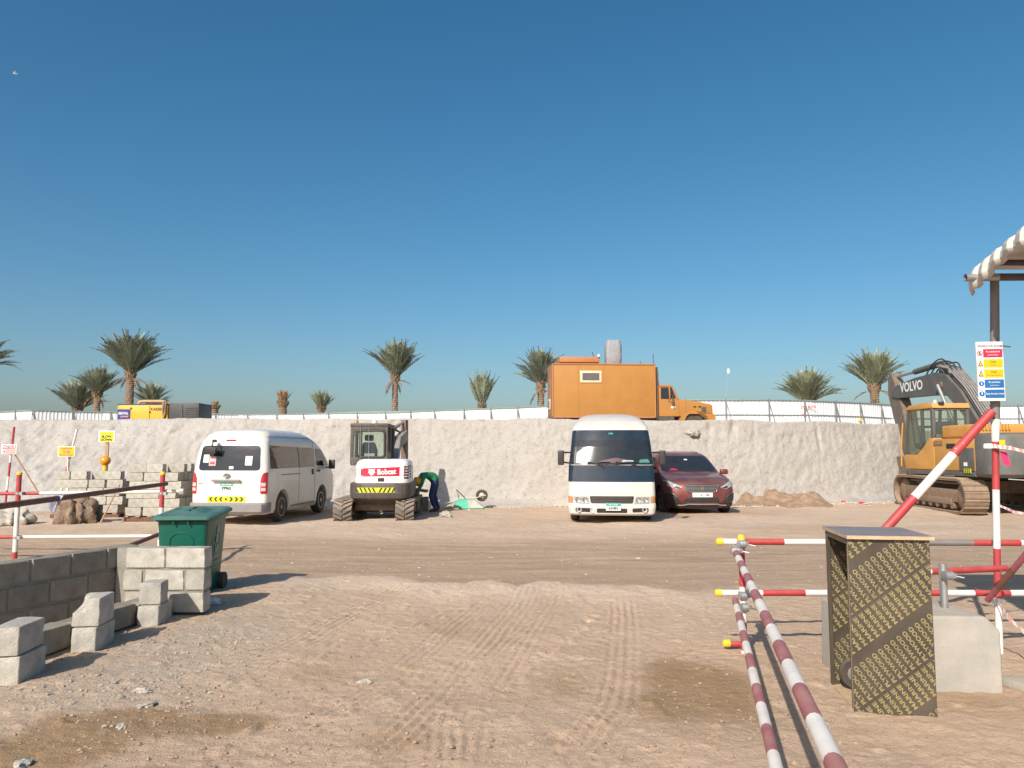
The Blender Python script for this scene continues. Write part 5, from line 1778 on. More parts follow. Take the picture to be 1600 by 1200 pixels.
for s_ in (-1, 1):
    hl = patch('headlamp', rpoly([(s_ * .50, .465), (s_ * .86, .475), (s_ * .865, .625), (s_ * .53, .625)], .02), UB.front, 'lamp', bus, off=.012)
    for k_ in (.60, .76):
        mb = MB(); c = UB.front(s_ * k_, .55, .012); mb.lathe([(.055, -.01), (.062, .012), (.045, .010), (.02, -.002)], c, 'y', 18); mb.build('bulb_reflector', 'chrome', hl, smooth=40)
    patch('indicator', rpoly([(s_ * .875, .475), (s_ * .972, .48), (s_ * .972, .63), (s_ * .880, .63)], .012), UB.front, 'amber', bus, off=.010)
    patch('fog_recess', rpoly([(s_ * .46, .275), (s_ * .82, .285), (s_ * .82, .375), (s_ * .46, .365)], .03), UB.front, 'blackplastic', bus, off=.006)
    mb = MB(); c = UB.front(s_ * .735, .33, .01); mb.lathe([(.02, -.02), (.04, .012), (.058, .016), (.062, -.01)], c, 'y', 18); mb.build('fog_lamp', 'lamp', bus, smooth=40)
    # mirrors on arms
    mb = MB(); mb.box((s_ * 1.14, .02, 1.50), (.145, .12, .33)); mr_ = mb.build('wing_mirror', 'blackplastic', bus, bevel=.035, seg=3)
    mb = MB(); mb.tube([(s_ * .94, -.22, 1.62), (s_ * 1.10, .0, 1.62)], .018, 8); mb.tube([(s_ * .96, -.2, 1.38), (s_ * 1.10, .0, 1.40)], .018, 8); mb.build('mirror_arm', 'blackplastic', mr_)
    fn = lambda y, z, off=0.0, s2=s_: UB.side(y, z, off, s2)
    patch('side_window', rpoly([(-5.9, 1.25), (-1.75, 1.25), (-1.75, 2.0), (-5.9, 2.0)], .08), fn, 'darkglass', bus)
    patch('side_window', rpoly([(-1.6, 1.20), (-.62, 1.20), (-.75, 2.0), (-1.6, 2.0)], .08), fn, 'darkglass', bus)
gr = patch('grille', rpoly([(-.47, .475), (.47, .475), (.50, .635), (-.50, .635)], .03), UB.front, 'blackplastic', bus, off=.012, rings=3)
for i in range(4):
    z_ = .50 + i * .037
    mb = MB(); mb.tube([UB.front(-.45 + .9 * k_ / 8, z_, .02) for k_ in range(9)], .008, 6); mb.build('grille_bar', 'charcoal', gr, smooth=60)
il = patch('lower_intake', rbox(-.34, .265, .34, .36, .03), UB.front, 'blackplastic', bus, off=.008, rings=2)
mb = MB(); mb.lathe([(.02, -.01), (.05, .006), (.055, -.01)], UB.front(.44, .315, .01), 'y', 14); mb.build('tow_cap', 'buswhite', bus, smooth=40)
yk = UB.front(0, .40).y
mb = MB(); mb.box((-.03, yk + .02, .40), (.33, .012, .165)); pl = mb.build('number_plate', 'paper', bus, bevel=.003)
mb = MB(); mb.box((-.03, yk + .028, .45), (.32, .006, .06)); mb.build('plate_band', 'plategreen', pl)
text('65085', .088, 'ink', pl, (-.03, yk + .0275, .368), rot=(90, 0, 180), bold=.003)
text('ABU DHABI', .04, 'paper', pl, (-.03, yk + .0325, .45), rot=(90, 0, 180))
mb = MB(); mb.tube([(-.8, bf_, br_), (.8, bf_, br_)], .05, 8); mb.box((0, -2.5, .30), (.7, 3.5, .14)); mb.tube([(-.8, -4.6, br_), (.8, -4.6, br_)], .07, 8); mb.build('axle', 'dirtysteel', bus)

# ---------------------------------------------------------------- dusty red car
CY = 19.95
cp = pd(1097, 770, CY)
car = thing('car', 'dusty dark red crossover car parked beside the white minibus', 'car', (cp.x, CY, gz(cp.x, CY + 2)), R(180) + R(1.5))
CB = Body([
    (0.17, 0.80, -0.10, -4.30, .30, .25, .16, .10),
    (0.24, 0.88, 0.0, -4.36, .34, .28, .18, .10),
    (0.42, 0.915, 0.03, -4.40, .36, .30, .18, .10),
    (0.62, 0.92, 0.02, -4.42, .36, .30, .18, .10),
    (0.78, 0.915, -0.02, -4.42, .36, .30, .18, .10),
    (0.86, 0.905, -0.10, -4.41, .36, .30, .18, .10),
    (0.92, 0.895, -0.26, -4.40, .36, .30, .18, .10),
    (0.97, 0.885, -0.50, -4.40, .34, .30, .16, .10),
    (1.02, 0.870, -0.82, -4.38, .30, .30, .12, .10),
    (1.06, 0.855, -1.06, -4.36, .26, .28, .10, .10),
    (1.12, 0.835, -1.20, -4.33, .24, .26, .10, .10),
    (1.30, 0.785, -1.52, -4.18, .22, .24, .12, .10),
    (1.46, 0.735, -1.84, -4.00, .22, .24, .12, .10),
    (1.54, 0.695, -2.02, -3.88, .24, .26, .12, .10),
    (1.60, 0.62, -2.25, -3.72, .26, .26, .10, .10),
    (1.635, 0.48, -2.55, -3.5, .24, .24, .08, .06),
    (1.65, 0.25, -2.9, -3.3, .1, .1, .02, .02)])
cr_, cf_ = 0.345, -0.86
CB.mesh('body', ['carred', 'blackplastic'], car, arches=[(s_ * .60, s_ * 1.1, y_, cr_, cr_ + .055) for s_ in (-1, 1) for y_ in (cf_, -3.5)], refine=2)
for y_ in (cf_, -3.5):
    for s_ in (-1, 1):
        wheel(car, s_ * .80, y_, cr_, .22, 5, s_)
patch('windscreen', rpoly([(-.765, 1.10), (.765, 1.10), (.655, 1.52), (-.655, 1.52)], .05), CB.front, 'darkglass', car, rings=14)
patch('dash_item', rpoly([(.30, 1.13), (.55, 1.13), (.50, 1.17), (.40, 1.18)], .01), CB.front, 'signred', car, off=.010, rings=1)
patch('mirror_tag', rbox(-.07, 1.40, .02, 1.43, .01), CB.front, 'paper', car, off=.010, rings=1)
g_ = patch('grille', rpoly([(-.36, .585), (.36, .585), (.46, .79), (-.46, .79)], .04), CB.front, 'blackplastic', car, off=.014, rings=4)
mb = MB()
pts = rpoly([(-.36, .585), (.36, .585), (.46, .79), (-.46, .79)], .04)
mb.tube([CB.front(x, z, .016) for x, z in pts + pts[:1]], .010, 6); mb.build('grille_frame', 'chrome', g_, smooth=60)
for i in range(5):
    z_ = .615 + i * .036
    hw_ = .36 + (z_ - .585) * .45
    mb = MB(); mb.tube([CB.front(-hw_ + 2 * hw_ * k_ / 10, z_, .02) for k_ in range(11)], .006, 6); mb.build('grille_bar', 'greybumper', g_, smooth=60)
yk = CB.front(0, .70).y
mb = MB(); mb.prism([(-.035, .655), (.03, .655), (.045, .70), (.01, .735), (-.02, .745), (-.05, .72), (-.03, .70)], 'y', yk + .02, yk + .03); mb.build('badge', 'chrome', g_)
for s_ in (-1, 1):
    hl = patch('headlamp', rpoly([(s_ * .49, .72), (s_ * .60, .66), (s_ * .84, .74), (s_ * .90, .90), (s_ * .80, .875)], .02), CB.front, 'lamp', car, off=.012)
    patch('headlamp_mask', rpoly([(s_ * .53, .70), (s_ * .60, .675), (s_ * .70, .71), (s_ * .68, .76)], .01), CB.front, 'blackplastic', hl, off=.016, rings=2)
    fr = patch('air_intake', rpoly([(s_ * .53, .33), (s_ * .87, .37), (s_ * .89, .55), (s_ * .78, .58), (s_ * .62, .46)], .03), CB.front, 'blackplastic', car, off=.012)
    mb = MB(); mb.tube([CB.front(s_ * .62, .465, .02), CB.front(s_ * .72, .545, .02), CB.front(s_ * .78, .585, .02), CB.front(s_ * .885, .555, .015)], .012, 6); mb.build('daylight_lamp', 'chrome', fr, smooth=60)
    mb = MB(); mb.box((s_ * .945, -1.22, 1.09), (.21, .13, .14)); mb.build('wing_mirror', 'carred', car, bevel=.045, seg=3)
    fn = lambda y, z, off=0.0, s2=s_: CB.side(y, z, off, s2)
    patch('side_window', rpoly([(-3.75, 1.10), (-1.65, 1.09), (-2.15, 1.47), (-3.55, 1.45)], .06), fn, 'darkglass', car)
    patch('sill_cladding', rbox(-3.05, .20, -1.30, .38, .03), fn, 'blackplastic', car, off=.012)
    patch('door_gap', rbox(-2.60, .38, -2.59, 1.10, .003), fn, 'blackplastic', car, off=.003, rings=1)
patch('lower_grille', rpoly([(-.46, .345), (.46, .345), (.42, .46), (-.42, .46)], .03), CB.front, 'blackplastic', car, off=.012)
patch('lower_bumper', rpoly([(-.78, .19), (.78, .19), (.84, .315), (-.84, .315)], .05), CB.front, 'blackplastic', car, off=.018, rings=5)
mb = MB(); mb.tube([CB.front(-.62 + 1.24 * k_ / 10, .255 + (.03 if abs(k_ - 5) < 4 else 0), .035) for k_ in range(11)], .018, 6); mb.build('skid_trim', 'greybumper', car, smooth=60)
yk = CB.front(0, .52).y
mb = MB(); mb.box((-.0, yk + .02, .525), (.52, .012, .115)); pl = mb.build('number_plate', 'paper', car, bevel=.003)
text('61106', .095, 'ink', pl, (-.06, yk + .0275, .525), rot=(90, 0, 180), bold=.002)
text('DUBAI', .03, 'ink', pl, (.19, yk + .0275, .54), rot=(90, 0, 180))
text('A', .05, 'ink', pl, (.19, yk + .0275, .50), rot=(90, 0, 180))
patch('wiper_cowl', rbox(-.70, 1.085, .70, 1.105, .008), CB.front, 'blackplastic', car, off=.012, rings=1)
for s_ in (-1, 1):
    mb = MB(); mb.tube([(s_ * .52, -2.3 - .25 * k_, 1.615 + .02 * math.sin(k_ * .6)) for k_ in range(6)], .014, 6); mb.build('roof_rail', 'greybumper', car, smooth=60)
# ================================================================== compact white excavator, tail towards the camera
MY = 18.35
mp_ = pd(592, 780, MY)
mx = thing('mini_excavator', 'compact white and red excavator on rubber tracks seen from behind', 'excavator', (mp_.x, MY, gz(mp_.x, MY + 1) - 0.02), R(1.5))
def track(parent, x, y0, y1, h, wd, m, lug, name, chev=True, n=46):
    """belt loop with lugs, running along y"""
    r_ = h / 2
    ya_, yb_ = y0 + r_, y1 - r_
    Lq = (yb_ - ya_); per = 2 * Lq + 2 * math.pi * r_
    def P(s_, rr_):
        s_ = s_ % per
        if s_ < Lq: return (ya_ + s_, r_ - rr_), (0, -1)
        s_ -= Lq
        if s_ < math.pi * r_:
            a = s_ / r_; return (yb_ + rr_ * math.sin(a), r_ - rr_ * math.cos(a)), (math.sin(a), -math.cos(a))
        s_ -= math.pi * r_
        if s_ < Lq: return (yb_ - s_, r_ + rr_), (0, 1)
        s_ -= Lq
        a = s_ / r_; return (ya_ - rr_ * math.sin(a), r_ + rr_ * math.cos(a)), (-math.sin(a), math.cos(a))
    mb = MB()
    N_ = 72
    vs = []
    for i in range(N_):
        s_ = per * i / N_
        for rr_ in (r_ - .02, r_ - .06):
            (yy, zz_), _ = P(s_, rr_)
            vs += [(x - wd / 2, yy, zz_), (x + wd / 2, yy, zz_)]
    fs = []
    for i in range(N_):
        a = i * 4; b_ = ((i + 1) % N_) * 4
        fs += [(a, a + 1, b_ + 1, b_), (a + 2, b_ + 2, b_ + 3, a + 3), (a, b_, b_ + 2, a + 2), (a + 1, a + 3, b_ + 3, b_ + 1)]
    mb.add(vs, fs)
    belt = mb.build(name, m, parent, smooth=40)
    mb = MB()
    for i in range(n):
        s_ = per * i / n
        if chev:
            for sx in (-1, 1):
                sh_ = 0.5 * per / n
                A = []
                for (xx, ds) in ((x + sx * .01, .055), (x + sx * wd / 2, -.05)):
                    for dd in (-.028, .028):
                        for rr_ in (r_ - .022, r_ + lug):
                            (yy, zz_), _ = P(s_ + ds + dd + (sh_ if sx > 0 else 0), rr_)
                            A.append((xx, yy, zz_))
                mb.add(A, [(1, 3, 7, 5), (0, 1, 5, 4), (2, 6, 7, 3), (0, 2, 3, 1), (4, 5, 7, 6)])
        else:
            A = []
            q_ = per / n * .46
            for dd, rr_ in ((-q_, r_ - .03), (-q_, r_ + .005), (-q_ * .55, r_ + lug), (-q_ * .35, r_ + .008), (q_ * .6, r_ + .008), (q_, r_ + .004), (q_, r_ - .03)):
                (yy, zz_), _ = P(s_ + dd, rr_)
                A += [(x - wd / 2, yy, zz_), (x + wd / 2, yy, zz_)]
            k_ = len(A) // 2
            F = [(2 * j, 2 * j + 1, 2 * j + 3, 2 * j + 2) for j in range(k_ - 1)]
            F += [tuple(2 * j for j in range(k_))[::-1], tuple(2 * j + 1 for j in range(k_))]
            mb.add(A, F)
    me = mb.mesh('track_lugs')
    bm = bmesh.new(); bm.from_mesh(me); bmesh.ops.recalc_face_normals(bm, faces=bm.faces[:]); bm.to_mesh(me); bm.free()
    lo = obj('track_lugs' if chev else 'track_shoes', me, m, belt)
    lo['kind'] = 'stuff'
    return belt
XL = pd(537, 790, MY).x - mp_.x; XR = pd(633, 790, MY).x - mp_.x
for xx in (XL, XR):
    tr_ = track(mx, xx, -0.16, 2.25, .50, .43, 'rubbertrack', .028, 'track_belt')
    mb = MB(); mb.box((xx, 1.05, .25), (.26, 1.7, .22)); mb.build('track_frame', 'dirtysteel', mx, bevel=.03)
    for k_, yy in enumerate((0.10, 1.98)):
        mb = MB(); mb.lathe([(.05, -.17), (.19, -.16), (.19, .16), (.05, .17)], (xx, yy, .25), 'x', 20); mb.build('sprocket', 'dirtysteel', mx, smooth=40)
mb = MB(); mb.box((0, 1.0, .40), (1.25, 1.1, .22)); mb.box((0, .55, .30), (1.3, .25, .16)); mb.build('undercarriage', 'dirtysteel', mx, bevel=.03)
mb = MB(); mb.lathe([(.42, 0), (.42, .12)], (0, 1.0, .50), 'z', 24); mb.build('slew_ring', 'charcoal', mx)
mb = MB(); mb.box((0, 2.45, .24), (1.95, .10, .40)); mb.box((-.3, 2.2, .26), (.12, .5, .12)); mb.box((.3, 2.2, .26), (.12, .5, .12)); mb.build('dozer_blade', 'dirtysteel', mx, bevel=.02)
# house
def hx(px): return pd(px, 740, MY - .1).x - mp_.x
a0, a1 = hx(545), hx(641)
HB = Body([(0.50, (a1 - a0) / 2 - .10, 1.6, -.10, .3, .30, 0, .10), (0.55, (a1 - a0) / 2 - .02, 1.6, -.17, .3, .30, 0, .10), (0.66, (a1 - a0) / 2, 1.6, -.20, .3, .30, 0, .10), (0.88, (a1 - a0) / 2, 1.6, -.20, .3, .30, 0, .10), (0.91, (a1 - a0) / 2 - .02, 1.6, -.18, .3, .30, 0, .10)])
hsx = (a0 + a1) / 2
hr = bpy.data.objects.new('upper_body', None)
cw = HB.mesh('counterweight', 'charcoal', mx, refine=1); cw.location.x = hsx
b0, b1 = hx(553), hx(638.5)
WB = Body([(0.905, (b1 - b0) / 2, 1.25, -.17, .3, .24, 0, .10), (1.30, (b1 - b0) / 2 - .01, 1.25, -.15, .3, .24, 0, .10), (1.38, (b1 - b0) / 2 - .03, 1.25, -.12, .3, .24, 0, .10), (1.44, (b1 - b0) / 2 - .08, 1.2, -.04, .3, .24, 0, .10), (1.465, (b1 - b0) / 2 - .16, 1.1, .10, .3, .2, 0, .10)])
wb = WB.mesh('engine_cover', 'bobwhite', mx, refine=2); wx = (b0 + b1) / 2; wb.location.x = wx
bw = (b1 - b0) / 2
rsn = patch('red_stripe', rpoly([(-bw + .03, 1.055), (bw - .10, 1.07), (bw - .095, 1.285), (-bw + .03, 1.245)], .015), WB.rear, 'bobred', wb, off=.006, rings=4)
yk = WB.rear(0, 1.16).y
text('Bobcat', .17, 'bobwhite', wb, (.13, yk - .012, 1.165), rot=(90, -2, 0), bold=.006, sx=.92)
mb = MB()   # white cat-head emblem
ex_, ez_ = -.22, 1.165
head = [(-.075, .085), (-.045, .055), (0, .065), (.045, .055), (.075, .085), (.065, .02), (.085, -.01), (.055, -.03), (.035, -.07), (0, -.085), (-.035, -.07), (-.055, -.03), (-.085, -.01), (-.065, .02)]
mb.prism([(ex_ + x, ez_ + z) for x, z in head], 'y', yk - .012, yk - .006)
em = mb.build('emblem', 'bobwhite', wb)
mb = MB()
for sx in (-1, 1):
    mb.prism([(ex_ + sx * .05, ez_ + .018), (ex_ + sx * .015, ez_ - .002), (ex_ + sx * .03, ez_ + .022)], 'y', yk - .014, yk - .010)
mb.prism([(ex_ - .018, ez_ - .02), (ex_ + .018, ez_ - .02), (ex_, ez_ - .045)], 'y', yk - .014, yk - .010)
mb.build('emblem_face', 'bobred', em)
mb = MB(); mb.box((-.0, yk - .01, .985), (.15, .03, .085)); mb.build('latch', 'blackplastic', wb, bevel=.01)
for i in range(5):
    fn = lambda y, z, off=0.0: WB.side(y, z, off, 1)
    patch('vent_slot', rbox(.12, 1.02 + i * .065, .38, 1.065 + i * .065, .01), fn, 'ink', wb, off=.004, rings=1)
    fn2 = lambda x, z, off=0.0: WB.rear(x, z, off)
    patch('vent_slot', rbox(bw - .115, 1.00 + i * .065, bw - .02, 1.045 + i * .065, .01), fn2, 'ink', wb, off=.004, rings=1)
cvm = patch('chevron_strip', rbox(-.52, .685, .36, .80, .01), HB.rear, 'hiviz', cw, off=.006, rings=2)
for i in range(-4, 5):
    x_ = -.08 + i * .10; s_ = -1 if i <= 0 else 1
    patch('chevron', [(x_ - .028, .69), (x_ + .012, .69), (x_ + .012 + s_ * .055, .795), (x_ - .028 + s_ * .055, .795)], HB.rear, 'ink', cvm, off=.009, rings=1)
patch('handling_plate', rbox(-.60, .665, .60, .83, .02), HB.rear, mat('worn_grey', (.085, .08, .08), .6, dust=.2), cw, off=.003, rings=3)
# cab
c0, c1 = pd(548.5, 690, MY + .35).x - mp_.x, pd(606.5, 690, MY + .35).x - mp_.x
y0_, y1_, z0_, z1_ = .32, 1.62, 1.36, pd(580, 661, MY + .35).z - 0.0
cb = obj('cab', MB().box(((c0 + c1) / 2, (y0_ + y1_) / 2, z1_ - .03), (c1 - c0 + .02, y1_ - y0_ + .04, .09)).mesh('cab', bevel=.03), 'charcoal', mx)
mb = MB()
pw = .075
for xx in (c0 + pw / 2, c1 - pw / 2):
    for yy in (y0_ + pw / 2, .95, y1_ - pw / 2):
        mb = MB()
        mb.box((xx, yy, (z0_ + z1_) / 2 - .03), (pw, pw, z1_ - z0_ - .06))
        mb.build('cab_pillar', 'charcoal', cb, bevel=.01)
mb = MB(); mb.box(((c0 + c1) / 2, y0_ + .02, z0_ + .07), (c1 - c0, .05, .16)); mb.box(((c0 + c1) / 2, y0_ + .02, z1_ - .12), (c1 - c0 - .1, .05, .12)); mb.box(((c0 + c1) / 2, .95, z0_ - .02), (c1 - c0 - .02, 1.25, .06))
mb.box((c0 + .03, .95, z0_ + .06), (.04, 1.2, .14)); mb.box((c1 - .03, .95, z0_ + .06), (.04, 1.2, .14))
mb.build('cab_panel', 'charcoal', cb, bevel=.012)
gx0, gx1, gz0, gz1 = c0 + .17, c1 - .07, z0_ + .15, z1_ - .17
mb = MB()
pts = rpoly([(gx0, gz0), (gx1, gz0), (gx1, gz1), (gx0, gz1)], .09, 5)
mb.tube([(x, y0_ - .012, z) for x, z in pts + pts[:1]], .024, 8); mb.build('window_seal', 'blackplastic', cb, smooth=50)
def pane(name, vs, parent):
    mb = MB(); mb.add(vs, [(0, 1, 2, 3)])
    o = mb.build(name, 'cabglass', parent)
    s_ = o.modifiers.new('thickness', 'SOLIDIFY'); s_.thickness = .006
pane('rear_glass', [(c0 + .04, y0_ + .03, z0_ + .1), (c1 - .04, y0_ + .03, z0_ + .1), (c1 - .04, y0_ + .03, z1_ - .1), (c0 + .04, y0_ + .03, z1_ - .1)], cb)
pane('front_glass', [(c0 + .04, y1_ - .03, z0_), (c1 - .04, y1_ - .03, z0_), (c1 - .04, y1_ - .03, z1_ - .1), (c0 + .04, y1_ - .03, z1_ - .1)], cb)
for xx in (c0 + .03, c1 - .03):
    pane('side_glass', [(xx, y0_ + .08, z0_ + .1), (xx, y1_ - .08, z0_ + .1), (xx, y1_ - .08, z1_ - .1), (xx, y0_ + .08, z1_ - .1)], cb)
for xx in (gx0 + .08, gx0 + .28):
    mb = MB(); mb.tube([(xx, y0_ - .03, z0_ + .02), (xx, y0_ - .03, z1_ - .04)], .006, 6); mb.build('guard_bar', 'galv', cb)
sxx = (gx0 + gx1) / 2 - .09
mb = MB()
mb.prism([(sxx - .20, gz0 - .12), (sxx + .20, gz0 - .12), (sxx + .21, gz0 + .16), (sxx + .14, gz0 + .36), (sxx - .14, gz0 + .36), (sxx - .21, gz0 + .16)], 'y', y0_ + .22, y0_ + .34)
st = mb.build('seat_back', 'seat', cb, bevel=.04)
mb = MB(); mb.box((sxx, y0_ + .28, gz0 + .47), (.22, .10, .15)); mb.build('headrest', 'seat', st, bevel=.04)
mb = MB(); mb.box((sxx + .02, y0_ + .215, gz0 + .03), (.26, .012, .12)); mb.build('seat_pocket', 'galv', st)
mb = MB(); mb.lathe([(.055, 0), (.055, .05), (.03, .085)], (c0 + .12, y0_ + .1, z1_ + .015), 'z', 14); mb.build('beacon', 'amber', cb, smooth=40)
mb = MB(); mb.lathe([(.065, 0), (.07, .08), (.04, .12)], ((c0 + c1) / 2 - .04, y1_ - .2, z1_ + .015), 'z', 14); mb.build('roof_dome', 'plasticwhite', cb, smooth=40)
mb = MB(); mb.box((c0 - .07, y1_ - .1, z1_ - .22), (.10, .05, .14)); mb.build('mirror', 'blackplastic', cb, bevel=.02)
# boom folded up at the right front
def wp(px, py, Y): 
    p = pd(px, py, Y); return Vector((p.x - mp_.x, p.y - MY, p.z))
def plate_arm(name, pts, th_, m, parent, dx=Vector((1, 0, 0))):
    """side-view outline given as points, thickened along dx"""
    n_ = len(pts)
    vs = [p - dx * th_ / 2 for p in pts] + [p + dx * th_ / 2 for p in pts]
    fs = [tuple(range(n_)), tuple(reversed(range(n_, 2 * n_)))] + [(i, n_ + i, n_ + (i + 1) % n_, (i + 1) % n_) for i in range(n_)]
    mb = MB(); mb.add(vs, fs)
    me = mb.mesh(name); bm = bmesh.new(); bm.from_mesh(me); bmesh.ops.recalc_face_normals(bm, faces=bm.faces[:]); bm.to_mesh(me); bm.free()
    return obj(name, me, m, parent)
bX = wp(622, 700, 21.2).x
mb = MB()
mb.beam(wp(616, 735, 20.1), wp(620, 712, 20.6), .26, .34)
mb.beam(wp(620, 720, 20.5), wp(626, 686, 21.3), .20, .30)
mb.beam(wp(626, 690, 21.25), wp(637, 679, 22.0), .20, .30)
bm_ = mb.build('boom', 'greyarm', mx, bevel=.03)
mb = MB(); mb.beam(wp(637.5, 655, 22.05), wp(637.5, 726, 22.1), .15, .26); mb.beam(wp(637.5, 726, 22.1), wp(637, 770, 22.3), .14, .20); mb.build('dipper', 'dirtysteel', mx, bevel=.02)
mb = MB(); mb.tube([wp(616, 670, 21.3), wp(628, 663, 21.7)], .055, 12); mb.tube([wp(628, 663, 21.7), wp(637, 658, 22.0)], .032, 10, mi=1); mb.build('dipper_ram', ['greyarm', 'galv'], mx, smooth=40)
mb = MB(); mb.beam(wp(615, 672, 21.0), wp(617, 700, 20.9), .10, .14); mb.build('boom_ram', 'charcoal', mx, bevel=.02)
for k_ in range(4):
    mb = MB()
    mb.tube([wp(612 + k_ * 2, 712, 20.6), wp(612 + k_ * 2.4, 695, 20.8), wp(615 + k_ * 1.6, 680, 21.0), wp(614 + k_ * 2.5, 668, 21.3), wp(622 + k_ * 3, 672 + k_, 21.7)], .014, 6)
    mb.build('hose', 'blackplastic', mx, smooth=60)
bk = [Vector((0, a, b_)) for a, b_ in ((-.30, .75), (.25, .80), (.35, .35), (.10, .02), (-.25, .10), (-.42, .35), (-.38, .6))]
plate_arm('bucket', [Vector((wp(636, 790, 22.4).x, 22.45 - MY, .02)) + p for p in bk], .6, 'dirtysteel', mx)
mb = MB(); mb.tube([wp(644, 727, MY + .6), wp(640, 742, MY + .6)], .02, 6); mb.build('handle', 'blackplastic', mx)
# opened side cover next to the man
mb = MB(); c_ = wp(660, 783, 20.2); mb.box((c_.x - .05, c_.y - .3, .40), (.05, .55, .55)); mb.box((c_.x + .0, c_.y - .3, .66), (.42, .5, .05), Matrix.Rotation(.15, 3, 'Y')); mb.build('open_side_cover', 'charcoal', mx, bevel=.01)

# ================================================================== large tracked excavator on the right
ECX, ECY = 13.28, 21.9
ec = thing('tracked_excavator', 'large yellow and dark grey tracked excavator working at the right of the bank', 'excavator', (ECX, ECY, gz(ECX, ECY) - 0.03), R(0))
uc = Matrix.Rotation(R(-5), 4, 'Z')
def turn(o, a=-5):
    o.rotation_euler = (0, 0, R(a)); return o
for sx in (-1.22, 1.22):
    b_ = track(ec, sx, -2.25, 2.25, .92, .60, 'steeltrack', .03, 'track_belt', chev=False, n=52)
    turn(b_)
    mb = MB(); mb.box((sx, 0, .46), (.40, 3.3, .34)); mb.box((sx, 0, .30), (.44, 2.6, .18)); mb.box((sx, 0, .78), (.14, 3.2, .06)); turn(mb.build('track_frame', 'steeltrack', ec, bevel=.04))
    for yy in (-1.80, 1.80):
        mb = MB(); mb.lathe([(.06, -.20), (.22, -.20), (.36, -.12), (.36, .12), (.22, .20), (.06, .20)], (sx, yy, .46), 'x', 24); turn(mb.build('sprocket', 'steeltrack', ec, smooth=40))
    for k_ in range(7):
        mb = MB(); mb.lathe([(.03, -.2), (.10, -.2), (.10, .2), (.03, .2)], (sx, -1.3 + k_ * .43, .20), 'x', 14); turn(mb.build('track_roller', 'steeltrack', ec, smooth=40))
mb = MB(); mb.box((0, 0, .66), (1.9, 1.5, .34)); mb.lathe([(.65, .83), (.65, 1.0)], (0, 0, 0), 'z', 24); turn(mb.build('undercarriage', 'dirtysteel', ec, bevel=.03))
UA = 0.0
up = bpy.data.objects.new('upper_frame', MB().box((0, -.6, 1.04), (2.5, 4.0, .14)).mesh('upper_frame', bevel=.02)); C.objects.link(up); up.parent = ec; up.data.materials.append(M['excgrey']); up.rotation_euler = (0, 0, UA)
# all upper parts live in a frame swung slightly; parts are direct children of the machine
def U(o):
    o.rotation_euler = (0, 0, UA); return o
XLf, XRg = -1.40, 1.40
# cab (left front): lower body with sweeping line, upper glass house
cy0, cy1, cz0, cz1 = -.20, 1.42, 1.12, 3.02
mb = MB(); mb.prism([(cy0, cz0), (cy1, cz0), (cy1 + .05, 1.35), (cy1 + .02, 1.55), (.75, 1.52), (.30, 1.80), (.02, 2.02), (cy0, 2.02)], 'x', XLf, XLf + 1.05)
cabb = U(mb.build('cab_body', 'excyellow', ec, bevel=.03))
mb = MB(); mb.prism([(cy0 - .05, cz1 - .16), (cy0 + .02, cz1 - .02), (cy0 + .3, cz1), (1.05, cz1 - .02), (1.25, cz1 - .12), (1.24, cz1 - .16)], 'x', XLf - .01, XLf + 1.06)
U(mb.build('cab_roof', 'excyellow', ec, bevel=.03))
mb = MB()
for xx in (XLf + .045, XLf + 1.005):
    mb.box((xx, cy0 + .06, 2.45), (.09, .12, .86))
    mb.beam((xx, .42, 1.85), (xx, .42, 2.88), .07, .08)
    mb.beam((xx, cy1, 1.5), (xx, 1.18, 2.9), .07, .07)
mb.box((XLf + .52, cy0 + .03, 2.06), (.95, .06, .10)); mb.box((XLf + .52, cy0 + .03, 2.84), (.95, .06, .08))
U(mb.build('cab_pillar', 'excgrey', ec, bevel=.012))
EG = glass_mat('excavator_glass', (.86, .91, .86), .80)
def epane(name, vs):
    mb = MB(); mb.add(vs, [tuple(range(len(vs)))])
    o = U(mb.build(name, EG, ec)); s_ = o.modifiers.new('thickness', 'SOLIDIFY'); s_.thickness = .008
epane('rear_glass', [(XLf + .08, cy0 + .03, 2.08), (XLf + .97, cy0 + .03, 2.08), (XLf + .97, cy0 + .03, 2.84), (XLf + .08, cy0 + .03, 2.84)])
epane('door_glass', [(XLf + .02, .46, 1.76), (XLf + .02, cy1 - .05, 1.56), (XLf + .02, 1.16, 2.88), (XLf + .02, .46, 2.88)])
epane('quarter_glass', [(XLf + .02, cy0 + .1, 2.04), (XLf + .02, .40, 1.86), (XLf + .02, .40, 2.86), (XLf + .02, cy0 + .1, 2.86)])
epane('front_glass', [(XLf + .05, cy1 + .02, 1.5), (XLf + 1.0, cy1 + .02, 1.5), (XLf + 1.0, 1.20, 2.88), (XLf + .05, 1.20, 2.88)])
epane('right_glass', [(XLf + 1.03, cy0 + .1, 1.9), (XLf + 1.03, cy1 - .02, 1.6), (XLf + 1.03, 1.16, 2.86), (XLf + 1.03, cy0 + .1, 2.86)])
mb = MB(); mb.box((XLf + .5, .35, 1.75), (.5, .5, .14)); mb.box((XLf + .5, .12, 2.12), (.48, .14, .75)); U(mb.build('operator_seat', 'seat', ec, bevel=.04))
mb = MB(); mb.tube([(XLf - .05, cy1 + .12, 1.2), (XLf - .05, cy1 + .10, 1.7), (XLf - .05, cy1 - .05, 2.5)], .022, 8); U(mb.build('handrail', 'excyellow', ec, smooth=60))
mb = MB(); mb.lathe([(.045, 0), (.045, .05), (.03, .09)], (XLf + .12, cy0 + .05, cz1 - .02), 'z', 12); U(mb.build('work_lamp', 'signwhite', ec, smooth=40))
